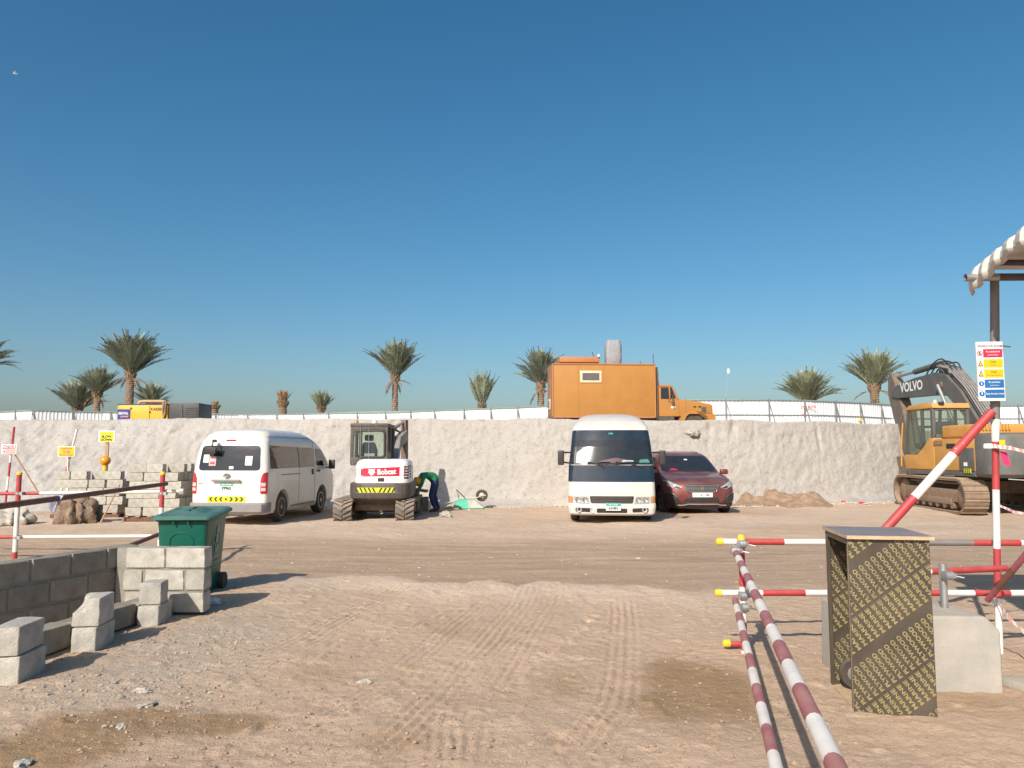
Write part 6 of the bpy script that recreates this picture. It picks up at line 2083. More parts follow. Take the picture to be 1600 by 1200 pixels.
mb = MB(); mb.box((XLf + .25, cy0 - .02, cz1 - .03), (.14, .08, .09)); U(mb.build('work_lamp', 'blackplastic', ec, bevel=.015))
# left side compartment behind the cab
mb = MB(); mb.prism([(cy0 - .01, 1.12), (cy0 - .01, 1.98), (-1.55, 1.98), (-2.1, 1.96), (-2.1, 1.12)], 'x', XLf, XLf + 1.0)
U(mb.build('side_compartment', 'excyellow', ec, bevel=.03))
mb = MB(); mb.box((XLf - .012, -1.75, 1.42), (.02, .66, .60)); U(mb.build('grey_door', 'excgrey', ec, bevel=.008))
for y_, z_, w_, h_ in ((-.42, 1.86, .42, .12), (-1.05, 1.78, .42, .13)):
    mb = MB(); mb.box((XLf - .008, y_, z_), (.016, w_, h_)); U(mb.build('vent' if w_ < .5 and z_ < 1.8 else 'badge', 'ink' if z_ < 1.8 else 'excgrey', ec, bevel=.006))
t_ = text('EC290B', .10, 'excyellow', ec, (XLf - .018, -.42, 1.86), rot=(90, 0, -90), bold=.002)
mb = MB(); mb.box((XLf - .03, -1.72, 1.30), (.012, .14, .10)); U(mb.build('label_plate', 'paper', ec))
mb = MB(); mb.box((XLf - .03, -1.78, 1.13), (.012, .34, .12)); lp = U(mb.build('chevron_strip', 'hiviz', ec))
for k_ in range(4):
    mb = MB(); mb.prism([(-1.92 + k_ * .085, 1.075), (-1.89 + k_ * .085, 1.075), (-1.86 + k_ * .085, 1.13), (-1.89 + k_ * .085, 1.185), (-1.92 + k_ * .085, 1.185), (-1.89 + k_ * .085, 1.13)], 'x', XLf - .042, XLf - .037)
    mb.build('chevron', 'ink', lp)
mb = MB(); mb.prism([(cy0 - .05, .98), (1.4, .98), (1.4, 1.11), (cy0 - .05, 1.11)], 'x', XLf - .01, XLf + 1.0); mb.prism([(-2.1, .98), (cy0 - .06, .98), (cy0 - .06, 1.11), (-2.1, 1.11)], 'x', XLf - .01, XLf + 1.0); U(mb.build('side_skirt', 'excgrey', ec, bevel=.015))
mb = MB(); mb.box((-.05, -1.15, 2.17), (2.35, 1.7, .36)); U(mb.build('engine_hood', 'excyellow', ec, bevel=.07, seg=3))
for k_ in range(9):
    mb = MB(); mb.box((XLf + .30 + k_ * .085, -2.02, 2.26), (.035, .05, .16)); U(mb.build('hood_vent_rib', 'excyellow', ec, bevel=.008))
CWB = Body([(0.98, 1.34, -1.9, -2.86, .1, .55, 0, .28), (1.06, 1.40, -1.9, -2.95, .1, .6, 0, .3), (1.95, 1.40, -1.9, -2.95, .1, .6, 0, .3), (2.06, 1.36, -1.9, -2.90, .1, .6, 0, .3), (2.10, 1.28, -1.9, -2.8, .1, .6, 0, .3)])
# counterweight as a shell behind y=-2.1
mb = MB()
rows = []
for r_ in CWB.sec:
    z_, w_, yf, yr, rf, rr, cf, cr = r_
    N_ = 30
    xs = [-w_ + 2 * w_ * i / N_ for i in range(N_ + 1)]
    ring = [(x, min(CWB.rear(x, z_).y, -2.12), z_) for x in xs] + [(w_, -2.12, z_), (-w_, -2.12, z_)]
    rows.append(ring)
loft(mb, rows); U(mb.build('counterweight', 'excgrey', ec, smooth=40, ))
mb = MB(); mb.box((XLf + .25, -2.50, 1.86), (.02, .02, .02)); 
mb = MB(); c_ = CWB.rear(-1.15, 1.85); mb.box((c_.x - .02, c_.y - .01, 1.85), (.26, .012, .13), Matrix.Rotation(R(-42), 3, 'Z')); U(mb.build('warning_label', 'signyellow', ec))
mb = MB(); mb.box((.35, -1.7, 2.72), (.16, .16, .75)); U(mb.build('exhaust_stack', 'excyellow', ec, bevel=.03))
mb = MB(); mb.tube([(.62, -1.85, 2.3), (.62, -1.85, 3.05)], .012, 6); fp = U(mb.build('flag_stick', 'blackplastic', ec))
mb = MB(); mb.add([(.62, -1.85, 3.03), (.78, -1.90, 2.99), (.92, -1.84, 2.93), (.92, -1.84, 2.77), (.78, -1.90, 2.80), (.62, -1.85, 2.80)], [(0, 1, 4, 5), (1, 2, 3, 4)])
o = mb.build('flag', 'pinkflag', fp, smooth=60); s_ = o.modifiers.new('thickness', 'SOLIDIFY'); s_.thickness = .006
def smooth_pts(p, n=7):
    out = []
    for i in range(len(p) - 1):
        a, b_, c, d = p[max(i - 1, 0)], p[i], p[i + 1], p[min(i + 2, len(p) - 1)]
        for k2 in range(n):
            t = k2 / n
            out.append(0.5 * ((2 * b_) + (c - a) * t + (2 * a - 5 * b_ + 4 * c - d) * t * t + (3 * b_ - a - 3 * c + d) * t ** 3))
    return out + [p[-1]]
# boom
BX = .58
def V(y, z): return Vector((BX, y * .97, z - .085 * max(0, y)))
outline = [V(.15, 1.35), V(.55, 1.75), V(1.35, 2.85), V(2.15, 3.55), V(3.0, 3.72), V(5.35, 3.98), V(5.75, 4.08), V(5.80, 4.25), V(5.45, 4.42), V(4.2, 4.47), V(2.85, 4.42), V(2.2, 4.22), V(1.45, 3.60), V(.75, 2.75), V(.05, 1.95), V(-.15, 1.5)]
bm2 = plate_arm('boom', outline, .46, 'excgrey', ec); U(bm2)
t_ = text('VOLVO', .44, 'signwhite', ec, V(4.35, 4.21) - Vector((.237, 0, 0)), rot=(90 , 0, -90), bold=.014, sx=1.0)
t_.rotation_euler = Euler((R(90), R(0), R(-90)), 'XYZ')
mb = MB(); mb.tube([V(2.5, 3.95) - Vector((.27, 0, 0)), V(2.5, 3.95) + Vector((.27, 0, 0))], .12, 14); U(mb.build('boom_pin', 'dirtysteel', ec, smooth=40))
for sx in (-.33, .33):
    mb = MB(); mb.tube([V(.95, 1.35) + Vector((sx, 0, 0)), V(1.75, 2.75) + Vector((sx, 0, 0))], .10, 12); mb.tube([V(1.75, 2.75) + Vector((sx, 0, 0)), V(2.5, 3.95) + Vector((sx, 0, 0))], .055, 10, mi=1); U(mb.build('boom_ram', ['excgrey', 'galv'], ec, smooth=40))
mb = MB(); mb.tube([V(2.7, 4.70), V(4.5, 4.75)], .10, 12); mb.tube([V(4.5, 4.75), V(5.95, 4.82)], .05, 10, mi=1); U(mb.build('stick_ram', ['excgrey', 'galv'], ec, smooth=40))
mb = MB(); mb.beam(V(2.7, 4.35), V(2.7, 4.72), .2, .22); U(mb.build('ram_bracket', 'excgrey', ec))
for k_ in range(6):
    dx = -.20 + k_ * .08
    mb = MB(); mb.tube([V(-.1, 2.0) + Vector((dx, 0, 0)), V(.55, 2.75) + Vector((dx, -.1, .05)), V(1.3, 3.62) + Vector((dx, -.08, .08)), V(2.1, 4.33) + Vector((dx, -.05, .08)), V(2.7, 4.52) + Vector((dx, 0, .08 + .03 * (k_ % 2)))], .026, 8)
    U(mb.build('hydraulic_pipe', 'greyarm', ec, smooth=60))
for k_ in range(3):
    dx = -.15 + k_ * .14
    mb = MB(); mb.tube(smooth_pts([V(1.9, 4.25) + Vector((dx, 0, 0)), V(2.1, 4.52) + Vector((dx, 0, .03 * k_)), V(2.55, 4.80 - .07 * k_) + Vector((dx, 0, 0)), V(3.1, 4.72 - .03 * k_) + Vector((dx, 0, 0)), V(3.5, 4.45) + Vector((dx, 0, 0))]), .022, 8)
    U(mb.build('hydraulic_hose', 'blackplastic', ec, smooth=60))
st_o = [V(5.85, 4.95), V(6.10, 4.80), V(6.15, 4.25), V(5.75, 3.2), V(5.25, 2.2), V(4.85, 1.42), V(4.62, 1.5), V(4.75, 2.2), V(5.0, 3.1), V(5.25, 3.85), V(5.5, 4.3)]
U(plate_arm('stick', st_o, .36, mat('brown_grey_stick', (.13, .105, .085), .6, .1, var=.25, dust=.3), ec))
mb = MB(); mb.tube([V(5.0, 3.55) - Vector((0.0, .25, 0)), V(4.55, 2.3)], .09, 12); U(mb.build('bucket_ram', 'dirtysteel', ec, smooth=40))
bo = [Vector((BX, 4.7, .10)) + Vector((0, a, b_)) for a, b_ in ((.1, 1.35), (-.35, 1.40), (-.75, 1.0), (-.80, .45), (-.45, .02), (.15, .0), (.55, .25), (.35, .5), (.2, .9))]
U(plate_arm('bucket', bo, 1.15, 'dirtysteel', ec))

# ================================================================== orange bonneted box truck on the plateau
TY = 40.0
tl = pd(863, 650, TY)
trk = thing('box_truck', 'faded orange bonneted truck with windowed box body standing on top of the bank', 'truck', (tl.x, TY, PLAT), R(3.0))
ppm = FPX / TY
def tx_(px): return (px - 863) / ppm
def tz_(py): return pd(900, py, TY).z - PLAT
LB = tx_(1027); zb0, zb1 = tz_(652.5), tz_(567.5)
mb = MB(); mb.box((LB / 2, 1.22, (zb0 + zb1) / 2), (LB, 2.44, zb1 - zb0))
bxo = mb.build('box_body', ['orange', 'orange_end'], trk, bevel=.03)
for p in bxo.data.polygons:
    if p.normal.x < -.7: p.material_index = 1
mb = MB()
for (a, b_) in (((0, -.01, zb0 + .03), (LB, -.01, zb0 + .03)), ((0, -.01, zb1 - .03), (LB, -.01, zb1 - .03)), ((.03, -.01, zb0), (.03, -.01, zb1)), ((LB - .03, -.01, zb0), (LB - .03, -.01, zb1))):
    mb.beam(a, b_, .06, .06)
mb.build('box_edge_trim', 'orange_roof', trk)
for k_ in range(1, 4):
    mb = MB(); mb.box((LB * k_ / 4, -.004, (zb0 + zb1) / 2), (.035, .014, zb1 - zb0 - .12)); mb.build('panel_seam', 'orange', trk)
wx0, wx1, wz0, wz1 = tx_(907), tx_(941), tz_(597.5), tz_(579)
mb = MB(); mb.box(((wx0 + wx1) / 2, -.02, (wz0 + wz1) / 2), (wx1 - wx0, .05, wz1 - wz0)); wf = mb.build('window_frame', 'cream', trk, bevel=.01)
mb = MB(); mb.box(((wx0 + wx1) / 2, -.048, (wz0 + wz1) / 2), (wx1 - wx0 - .24, .02, wz1 - wz0 - .24)); mb.build('pane', mat('hazy_pane', (.13, .11, .12), .25, var=.1), wf)
for z_, h_ in ((1.55, .5),):
    mb = MB(); mb.box((-.03, 1.2, z_), (.05, .8, .55)); w2 = mb.build('window_frame', 'cream', trk, bevel=.01)
    mb = MB(); mb.box((-.06, 1.2, z_), (.02, .6, .36)); mb.build('pane', 'darkglass', w2)
mb = MB(); mb.box((-.012, 1.22, zb0 + 1.1), (.02, 1.0, 1.9)); mb.build('rear_door', 'orange_end', trk, bevel=.005)
mb = MB(); mb.box((tx_(908), 1.0, zb1 + .24), (tx_(940) - tx_(876), 1.5, .30)); mb.box((tx_(908), 1.0, zb1 + .04), (tx_(936) - tx_(880), 1.2, .10)); mb.build('roof_unit', 'orange_roof', trk, bevel=.03)
dz0 = zb1; 
vs = []
ringz = [(0, .40, .30), (.10, .43, .34), (.55, .44, .36), (1.05, .42, .30), (1.30, .36, .24), (1.36, .30, .18)]
mb = MB()
def tring(z_, a, b_):
    return [(tx_(964) + a * math.copysign(abs(math.cos(t)) ** .5, math.cos(t)) + .06 * z_ * .3 + .02 * math.sin(9 * t + z_ * 4), .8 + b_ * math.copysign(abs(math.sin(t)) ** .5, math.sin(t)), dz0 + z_ + .02 * math.sin(5 * t)) for t in [2 * math.pi * i / 28 for i in range(28)]]
loft(mb, [tring(*r_) for r_ in ringz]); mb.build('tarp_cover', 'tarp', trk, smooth=45)
mb = MB(); mb.lathe([(.07, 0), (.07, .08), (.03, .14)], (tx_(938), .2, zb1 + .38), 'z', 12); mb.build('roof_camera', 'signwhite', trk, smooth=40)
for px_, h_ in ((1005, .18), (1026, .55), (934, .25)):
    mb = MB(); mb.tube([(tx_(px_), .3, zb1 - (0.0)), (tx_(px_) + (-.2 if px_ < 940 else 0), .3, zb1 + h_ + (.4 if px_ < 940 else 0))], .018, 6); mb.build('aerial', 'blackplastic', trk)
# exhaust and rack behind the cab
mb = MB(); mb.tube([(tx_(1030.5), .25, tz_(655)), (tx_(1030.5), .25, tz_(572))], .075, 12); mb.build('exhaust_pipe', 'dirtysteel', trk, smooth=40)
mb = MB(); mb.box((tx_(1031), 1.2, tz_(590)), (.2, 1.8, .8)); mb.box((tx_(1033), .5, tz_(600)), (.16, .35, .45)); mb.build('rack', 'orange_end', trk, bevel=.02)
# cab and bonnet: side profile extruded across
prof_c = [(tx_(1033), tz_(650)), (tx_(1033), tz_(603)), (tx_(1037), tz_(600)), (tx_(1053), tz_(600.5)), (tx_(1064), tz_(622)), (tx_(1066), tz_(623)), (tx_(1094), tz_(626)), (tx_(1116), tz_(630.5)), (tx_(1119), tz_(633)), (tx_(1119.5), tz_(650)), (tx_(1100), tz_(650))]
mb = MB(); mb.prism(prof_c, 'y', .12, 2.32); cbo = mb.build('cab', 'orange', trk, bevel=.05)
mb = MB(); mb.prism([(tx_(1036), tz_(622)), (tx_(1036), tz_(605)), (tx_(1048), tz_(605)), (tx_(1049), tz_(622))], 'y', .09, .125); mb.build('door_window', 'darkglass', cbo)
mb = MB(); mb.prism([(tx_(1050.5), tz_(622)), (tx_(1050.5), tz_(603.5)), (tx_(1053), tz_(603.5)), (tx_(1060), tz_(621))], 'y', .10, .125); mb.build('quarter_window', 'darkglass', cbo)
mb = MB(); mb.beam((tx_(1049.8), .09, tz_(622.5)), (tx_(1049.8), .09, tz_(602)), .05, .07); mb.beam((tx_(1034), .09, tz_(602)), (tx_(1053), .09, tz_(602)), .05, .07); mb.beam((tx_(1053), .10, tz_(602)), (tx_(1063), .10, tz_(622)), .05, .07); mb.build('window_frame', 'orange_roof', cbo)
wsl = [(tx_(1054.5), tz_(602)), (tx_(1063.5), tz_(620.5))]
mb = MB(); mb.add([(wsl[0][0] + .06, .25, wsl[0][1]), (wsl[1][0] + .06, .25, wsl[1][1]), (wsl[1][0] + .06, 2.2, wsl[1][1]), (wsl[0][0] + .06, 2.2, wsl[0][1])], [(0, 1, 2, 3)]); o = mb.build('windscreen', 'darkglass', cbo); s_ = o.modifiers.new('thickness', 'SOLIDIFY'); s_.thickness = .02
for px_, py_, w_, h_, m_, nm in ((1090, 634.5, .14, .06, 'ink', 'vent'), (1098, 634.5, .14, .06, 'ink', 'vent'), (1104.5, 640, .24, .34, 'charcoal', 'side_grille'), (1055.5, 635.5, .22, .12, 'signwhite', 'door_label')):
    mb = MB(); mb.box((tx_(px_), .11, tz_(py_)), (w_, .03, h_)); mb.build(nm, m_, cbo)
for xg in (1064.5, 1075.5):
    mb = MB(); mb.box((tx_(xg), .112, tz_(638)), (.025, .02, .75)); mb.build('panel_gap', 'orange_end', cbo)
mb = MB(); mb.tube([(tx_(1054), .08, tz_(633)), (tx_(1054), -.06, tz_(626)), (tx_(1054), -.06, tz_(616))], .02, 6); mb.box((tx_(1054), -.07, tz_(628)), (.05, .08, .35)); mb.tube([(tx_(1047), .08, tz_(625)), (tx_(1054), -.05, tz_(627))], .015, 6); mb.build('mirror', 'charcoal', cbo)
# wing with wheel arch
arc = [(tx_(1088) + .80 * math.cos(R(a)), tz_(660) + .62 * math.sin(R(a)) + .0) for a in range(0, 181, 12)]
outer = [(tx_(1071), tz_(660)), (tx_(1075.5), tz_(650)), (tx_(1080), tz_(646)), (tx_(1119), tz_(646)), (tx_(1122), tz_(649)), (tx_(1122), tz_(660))]
mb = MB(); mb.prism(outer + arc, 'y', -.02, .55); mb.build('wing', 'orange', trk)
mb = MB(); mb.prism(outer + arc, 'y', 1.9, 2.46); mb.build('wing', 'orange', trk)
wr2 = .56
for wxp, ys in ((1088, (.28, 2.18)), (900, (.35, 2.1)), (945, (.35, 2.1))):
    for yy in ys:
        mb = MB(); mb.lathe([(.3, -.16), (wr2 * .9, -.17), (wr2, -.12), (wr2, .12), (wr2 * .9, .17), (.3, .16)], (tx_(wxp), yy, wr2), 'y', 28); wo = mb.build('wheel', 'tyre', trk, smooth=40)
        mb = MB(); mb.lathe([(.05, -.14), (.29, -.15), (.29, .15), (.05, .14)], (tx_(wxp), yy, wr2), 'y', 18); mb.build('rim', 'orange_end', wo, smooth=40)
mb = MB(); mb.box((LB * .72, .9, .72), (LB * 1.5, .14, .26)); mb.box((LB * .72, 1.6, .72), (LB * 1.5, .14, .26)); mb.box((tx_(1045), .35, .75), (.8, .4, .35)); mb.build('chassis', 'charcoal', trk)

# ================================================================== yellow compressor on the plateau
KY = 34.0
kp = pd(183, 650, KY)
km = thing('air_compressor', 'yellow and dark grey site compressor at the left end of the plateau', 'compressor', (kp.x, KY, PLAT), R(0))
kx = lambda px: (px - 183) * KY / FPX
kz = lambda py: pd(240, py, KY).z - PLAT
mb = MB(); mb.prism([(0, .10), (kx(262), .10), (kx(262), kz(633)), (.06, kz(633)), (0, kz(635))], 'y', 0, 1.5); ky_ = mb.build('yellow_canopy', 'compyellow', km, bevel=.03)
mb = MB(); mb.box((kx(222.5), .75, kz(632)), (kx(262), 1.46, .06)); mb.build('top_cover', 'compgrey', km, bevel=.01)
mb = MB(); mb.box((kx(193.5), -.012, kz(648)), (kx(202.5), .03, kz(640) - kz(657) )); kb = mb.build('blue_panel', 'compblue', km)
text('RENTAL', .15, 'signwhite', kb, (kx(193), -.03, kz(646)), bold=.004, sx=.8)
text('power', .13, 'pinkpaper', kb, (kx(195), -.03, kz(650.5)), bold=.003)
text('KAESER', .17, 'ink', km, (kx(245), -.006, kz(639.5)), bold=.006)
for px_ in (233.5,):
    mb = MB(); mb.box((kx(px_), -.003, kz(645)), (.02, .012, .6)); mb.build('door_gap', 'ink', km)
for px_, py_ in ((204.5, 638), (234, 644), (258, 652)):
    mb = MB(); mb.box((kx(px_), -.01, kz(py_)), (.07, .03, .07)); mb.build('door_latch', 'blackplastic', km)
mb = MB(); mb.box((kx(287), .75, kz(645)), (kx(310) - kx(263.5), 1.5, kz(631) - kz(662))); kg = mb.build('grey_housing', 'compgrey', km, bevel=.03)
for k_ in range(6):
    mb = MB(); mb.box((kx(299), -.012, kz(637) - k_ * .085), (.5, .03, .04)); mb.build('louvre', 'charcoal', kg)
mb = MB(); mb.box((kx(284), -.01, kz(645)), (.06, .04, .7)); mb.build('corner_post', 'charcoal', kg)
mb = MB(); mb.tube([(kx(207), .5, kz(633)), (kx(209), .5, kz(627)), (kx(214), .5, kz(626)), (kx(246), .5, kz(626)), (kx(251), .5, kz(628)), (kx(252), .5, kz(633))], .075, 10); mb.build('lifting_frame', 'tanpipe', km, smooth=50)
mb = MB(); mb.tube([(kx(256), -.05, kz(627)), (kx(255), -.08, kz(640)), (kx(257), -.05, kz(652))], .05, 8); mb.tube([(kx(259), -.05, kz(627)), (kx(259), -.08, kz(645)), (kx(256), -.05, kz(655))], .04, 8); mb.build('air_hose', 'mudbrown', km, smooth=50)
mb = MB(); mb.box((kx(245), .75, .06), (kx(300), 1.3, .12)); mb.build('skid', 'charcoal', km)

# ================================================================== white hoarding along the plateau
fpx = [(-60, 645), (0, 644), (52, 641), (105, 642.5), (161, 644), (240, 645), (317, 646.5), (375, 647.5), (450, 647), (520, 645.5), (625, 643.5), (687, 641), (750, 639), (800, 636.5), (860, 634), (960, 629), (1060, 624.5), (1150, 624), (1217, 624.5), (1272, 625.5), (1349, 629.5), (1394, 632.5), (1480, 633), (1600, 633.5), (1680, 634)]
FH = 2.12
FP = []
for px_, py_ in fpx:
    d_ = pray(px_, py_)
    t = (PLAT + FH - CAM_H) / d_[2]
    FP.append(Vector((d_[0] * t, d_[1] * t, 0)))
fl_ = [0]
for a, b_ in zip(FP[:-1], FP[1:]):
    fl_.append(fl_[-1] + (b_ - a).length)
def fat(s_):
    for i in range(len(FP) - 1):
        if s_ <= fl_[i + 1] or i == len(FP) - 2:
            return FP[i].lerp(FP[i + 1], (s_ - fl_[i]) / (fl_[i + 1] - fl_[i]))
hd = thing('site_hoarding', 'long white corrugated sheet hoarding with grey posts along the top of the bank', 'fence', (0, 0, PLAT))
PWD = .50
mb = MB()
xs = [(-.25, 0), (-.12, 0), (-.09, -.03), (-.03, -.03), (0, 0), (.12, 0), (.15, -.03), (.21, -.03), (.235, 0), (.2485, 0)]
vs = [(x, y, z) for z in (0, 1) for x, y in xs] + [(x, y + .012, z) for z in (0, 1) for x, y in xs]
k_ = len(xs)
fs = [(i, i + 1, k_ + i + 1, k_ + i) for i in range(k_ - 1)] + [(2 * k_ + i + 1, 2 * k_ + i, 3 * k_ + i, 3 * k_ + i + 1) for i in range(k_ - 1)]
fs += [(k_ + i, k_ + i + 1, 3 * k_ + i + 1, 3 * k_ + i) for i in range(k_ - 1)]
mb.add(vs, fs)
PAN = mb.mesh('panel'); PAN.materials.append(M['hoard'])
rs = random.Random(4)
s_ = 0.0
while s_ < fl_[-1] - .5:
    a, b_ = fat(s_), fat(s_ + PWD)
    o = bpy.data.objects.new('sheet_panel', PAN); C.objects.link(o); o.parent = hd
    m_ = (a + b_) / 2
    o.location = (m_.x, m_.y, -.02); o.rotation_euler = (0, rs.uniform(-.006, .006), math.atan2(b_.y - a.y, b_.x - a.x))
    o.scale = (((b_ - a).length - .012) / .4985, 1, FH - .03 + rs.uniform(-.02, .02))
    s_ += PWD
pm = MB(); pm.box((0, 0, 1.08), (.07, .07, 2.2)); PM = pm.mesh('post'); PM.materials.append(M['fencesteel'])
bmx = MB(); bmx.beam((.5, -.12, 0), (.04, 0, 1.9), .05, .05); BM_ = bmx.mesh('brace'); BM_.materials.append(M['fencesteel'])
s_ = 1.2; i = 0
while s_ < fl_[-1]:
    a = fat(s_); b_ = fat(min(s_ + .3, fl_[-1]))
    for nm, me in (('post', PM), ('brace', BM_)):
        o = bpy.data.objects.new(nm, me); C.objects.link(o); o.parent = hd
        o.location = (a.x, a.y - .08, 0); o.rotation_euler = (0, 0, math.atan2(b_.y - a.y, b_.x - a.x))
        if nm == 'brace' and a.x > 10: o.scale = (1, 1, 1)
    s_ += 2.5 + rs.uniform(-.15, .15); i += 1
for z_, m_, r_ in ((FH - .04, 'fencesteel', .035), (1.22, 'fencesteel', .03)):
    mb = MB(); mb.tube([(p.x, p.y - .055, z_ + rs.uniform(-.02, .02)) for p in FP], r_, 6); mb.build('rail', m_, hd, smooth=60)
# green netting showing above the sheets
pts = [fat(fl_[-1] * i / 160) for i in range(161)]
mb = MB(); vs = []
for i, p in enumerate(pts):
    up_ = .02 + .10 * max(0, float(fbm(i * .11, 0, 77, 3)) + .12)
    vs += [(p.x, p.y + .10, FH - .25), (p.x, p.y + .14, FH + up_)]
mb.add(vs, [(2 * i, 2 * i + 2, 2 * i + 3, 2 * i + 1) for i in range(160)])
o = mb.build('green_netting', 'hoardgreen', hd); sd_ = o.modifiers.new('thickness', 'SOLIDIFY'); sd_.thickness = .01
# red spray lettering and arrow
def on_fence(px_, py_):
    bi = min(range(400), key=lambda k2: abs(800 + FPX * fat(fl_[-1] * k2 / 400).x / fat(fl_[-1] * k2 / 400).y - px_))
    p = fat(fl_[-1] * bi / 400); q_ = pd(px_, py_, p.y)
    return Vector((p.x, p.y - .06, q_.z - PLAT))
p = on_fence(1254, 636)
GR = mat('red_spray', (.45, .04, .09), .7)
text('Smoking Area', .36, GR, hd, p, rot=(90, -3, -4), bold=.004, sx=.72)
mb = MB(); q_ = on_fence(1254, 644); mb.beam(q_ + Vector((0, 0, .22)), q_ + Vector((0, 0, -.25)), .01, .04); mb.beam(q_ + Vector((-.1, 0, -.08)), q_ + Vector((0, 0, -.27)), .01, .04); mb.beam(q_ + Vector((.1, 0, -.08)), q_ + Vector((0, 0, -.27)), .01, .04); mb.build('sprayed_arrow', GR, hd)
q_ = on_fence(1344, 656)
mb = MB(); mb.prism([(-.13, 0), (.13, 0), (0, .24)], 'y', -.015, .0)
o = mb.build('hazard_triangle', 'signyellow', None, loc=(q_.x, q_.y - .05, PLAT + q_.z - .1)); tag(o, 'small yellow hazard triangle on the hoarding near the big excavator', 'sign')
# flagpole beyond the hoarding
f1 = pd(1130, 625, 56); f2 = pd(1136.5, 575, 56)
fpn = thing('flagpole', 'thin white flagpole with small flag behind the hoarding right of the truck', 'flagpole', (f1.x, 56, PLAT))
mb = MB(); mb.tube([(0, 0, 0), (f2.x - f1.x, 0, f2.z - PLAT)], [.02, .012], 6); mb.build('pole', 'galv', fpn)
mb = MB(); z_ = f2.z - PLAT; x_ = f2.x - f1.x; mb.add([(x_, 0, z_), (x_ + .12, .03, z_ - .05), (x_ + .18, 0, z_ - .25), (x_ + .1, .0, z_ - .42), (x_ - .02, 0, z_ - .36)], [(0, 1, 2, 3, 4)])
o = mb.build('flag', 'signwhite', fpn); sd_ = o.modifiers.new('thickness', 'SOLIDIFY'); sd_.thickness = .01
# ================================================================== date palms beyond the hoarding
def frond_mesh(seed, droop, dense_=56):
    """unit-length frond along +x in the xz plane, leaflets in a V"""
    rr = random.Random(seed)
    mb = MB()
    n_ = 14
    P = []
    a = 0.0; x = z = 0.0
    for i in range(n_ + 1):
        P.append(Vector((x, 0, z)))
        x += math.cos(a) / n_; z += math.sin(a) / n_
        a -= droop / n_ * (0.4 + 1.3 * i / n_)
    mb.tube(P, [.013 * (1 - .85 * i / n_) + .002 for i in range(n_ + 1)], 4)
    for i in range(dense_):
        t = .14 + .86 * (i + rr.random() * .6) / dense_
        k_ = min(int(t * n_), n_ - 1)
        p = P[k_].lerp(P[k_ + 1], t * n_ - k_) if t < 1 else P[-1]
        tan = (P[k_ + 1] - P[k_]).normalized()
        nrm = Vector((-tan.z, 0, tan.x))
        prof_ = math.sin(min(1, .25 + t * .9) * math.pi) ** .6 * (1 if t < .9 else .7)
        ln = .235 * prof_ * rr.uniform(.75, 1.15) + .03
        for s_ in (-1, 1):
            d_ = (tan * rr.uniform(.75, 1.1) + Vector((0, s_, 0)) * rr.uniform(.6, .85) + nrm * rr.uniform(.1, .55)).normalized()
            tip = p + d_ * ln + Vector((0, 0, -ln * .12))
            wv = tan * .0125
            mid = p.lerp(tip, .45) + nrm * .004
            mb.add([p - wv * .5, p + wv * .5, mid + wv, tip, mid - wv], [(0, 1, 2, 4), (4, 2, 3)])
    return mb.mesh('frond')
FR = {}
for k_ in range(6):
    base = frond_mesh(100 + k_, [.25, .45, .7, 1.0, .12, 1.3][k_])
    for m_ in ('frond', 'frondpale', 'fronddry'):
        c = base.copy(); c.materials.append(M[m_]); FR[(k_, m_)] = c
def trunk_mesh(h, r0, r1):
    mb = MB()
    n_ = max(6, int(h / .16)); seg_ = 12
    vs, fs = [], []
    for i in range(n_ * 2 + 1):
        z_ = h * i / (n_ * 2)
        r_ = (r0 + (r1 - r0) * z_ / h) * (1.0 if i % 2 else .86)
        tw = .26 * (i // 2)
        for k2 in range(seg_):
            a = 2 * math.pi * k2 / seg_ + tw
            vs.append((r_ * math.cos(a) * (1 + .06 * (k2 % 2)), r_ * math.sin(a) * (1 + .06 * (k2 % 2)), z_))
    for i in range(n_ * 2):
        for k2 in range(seg_):
            fs.append((i * seg_ + k2, i * seg_ + (k2 + 1) % seg_, (i + 1) * seg_ + (k2 + 1) % seg_, (i + 1) * seg_ + k2))
    mb.add(vs, fs)
    return mb.mesh('trunk')
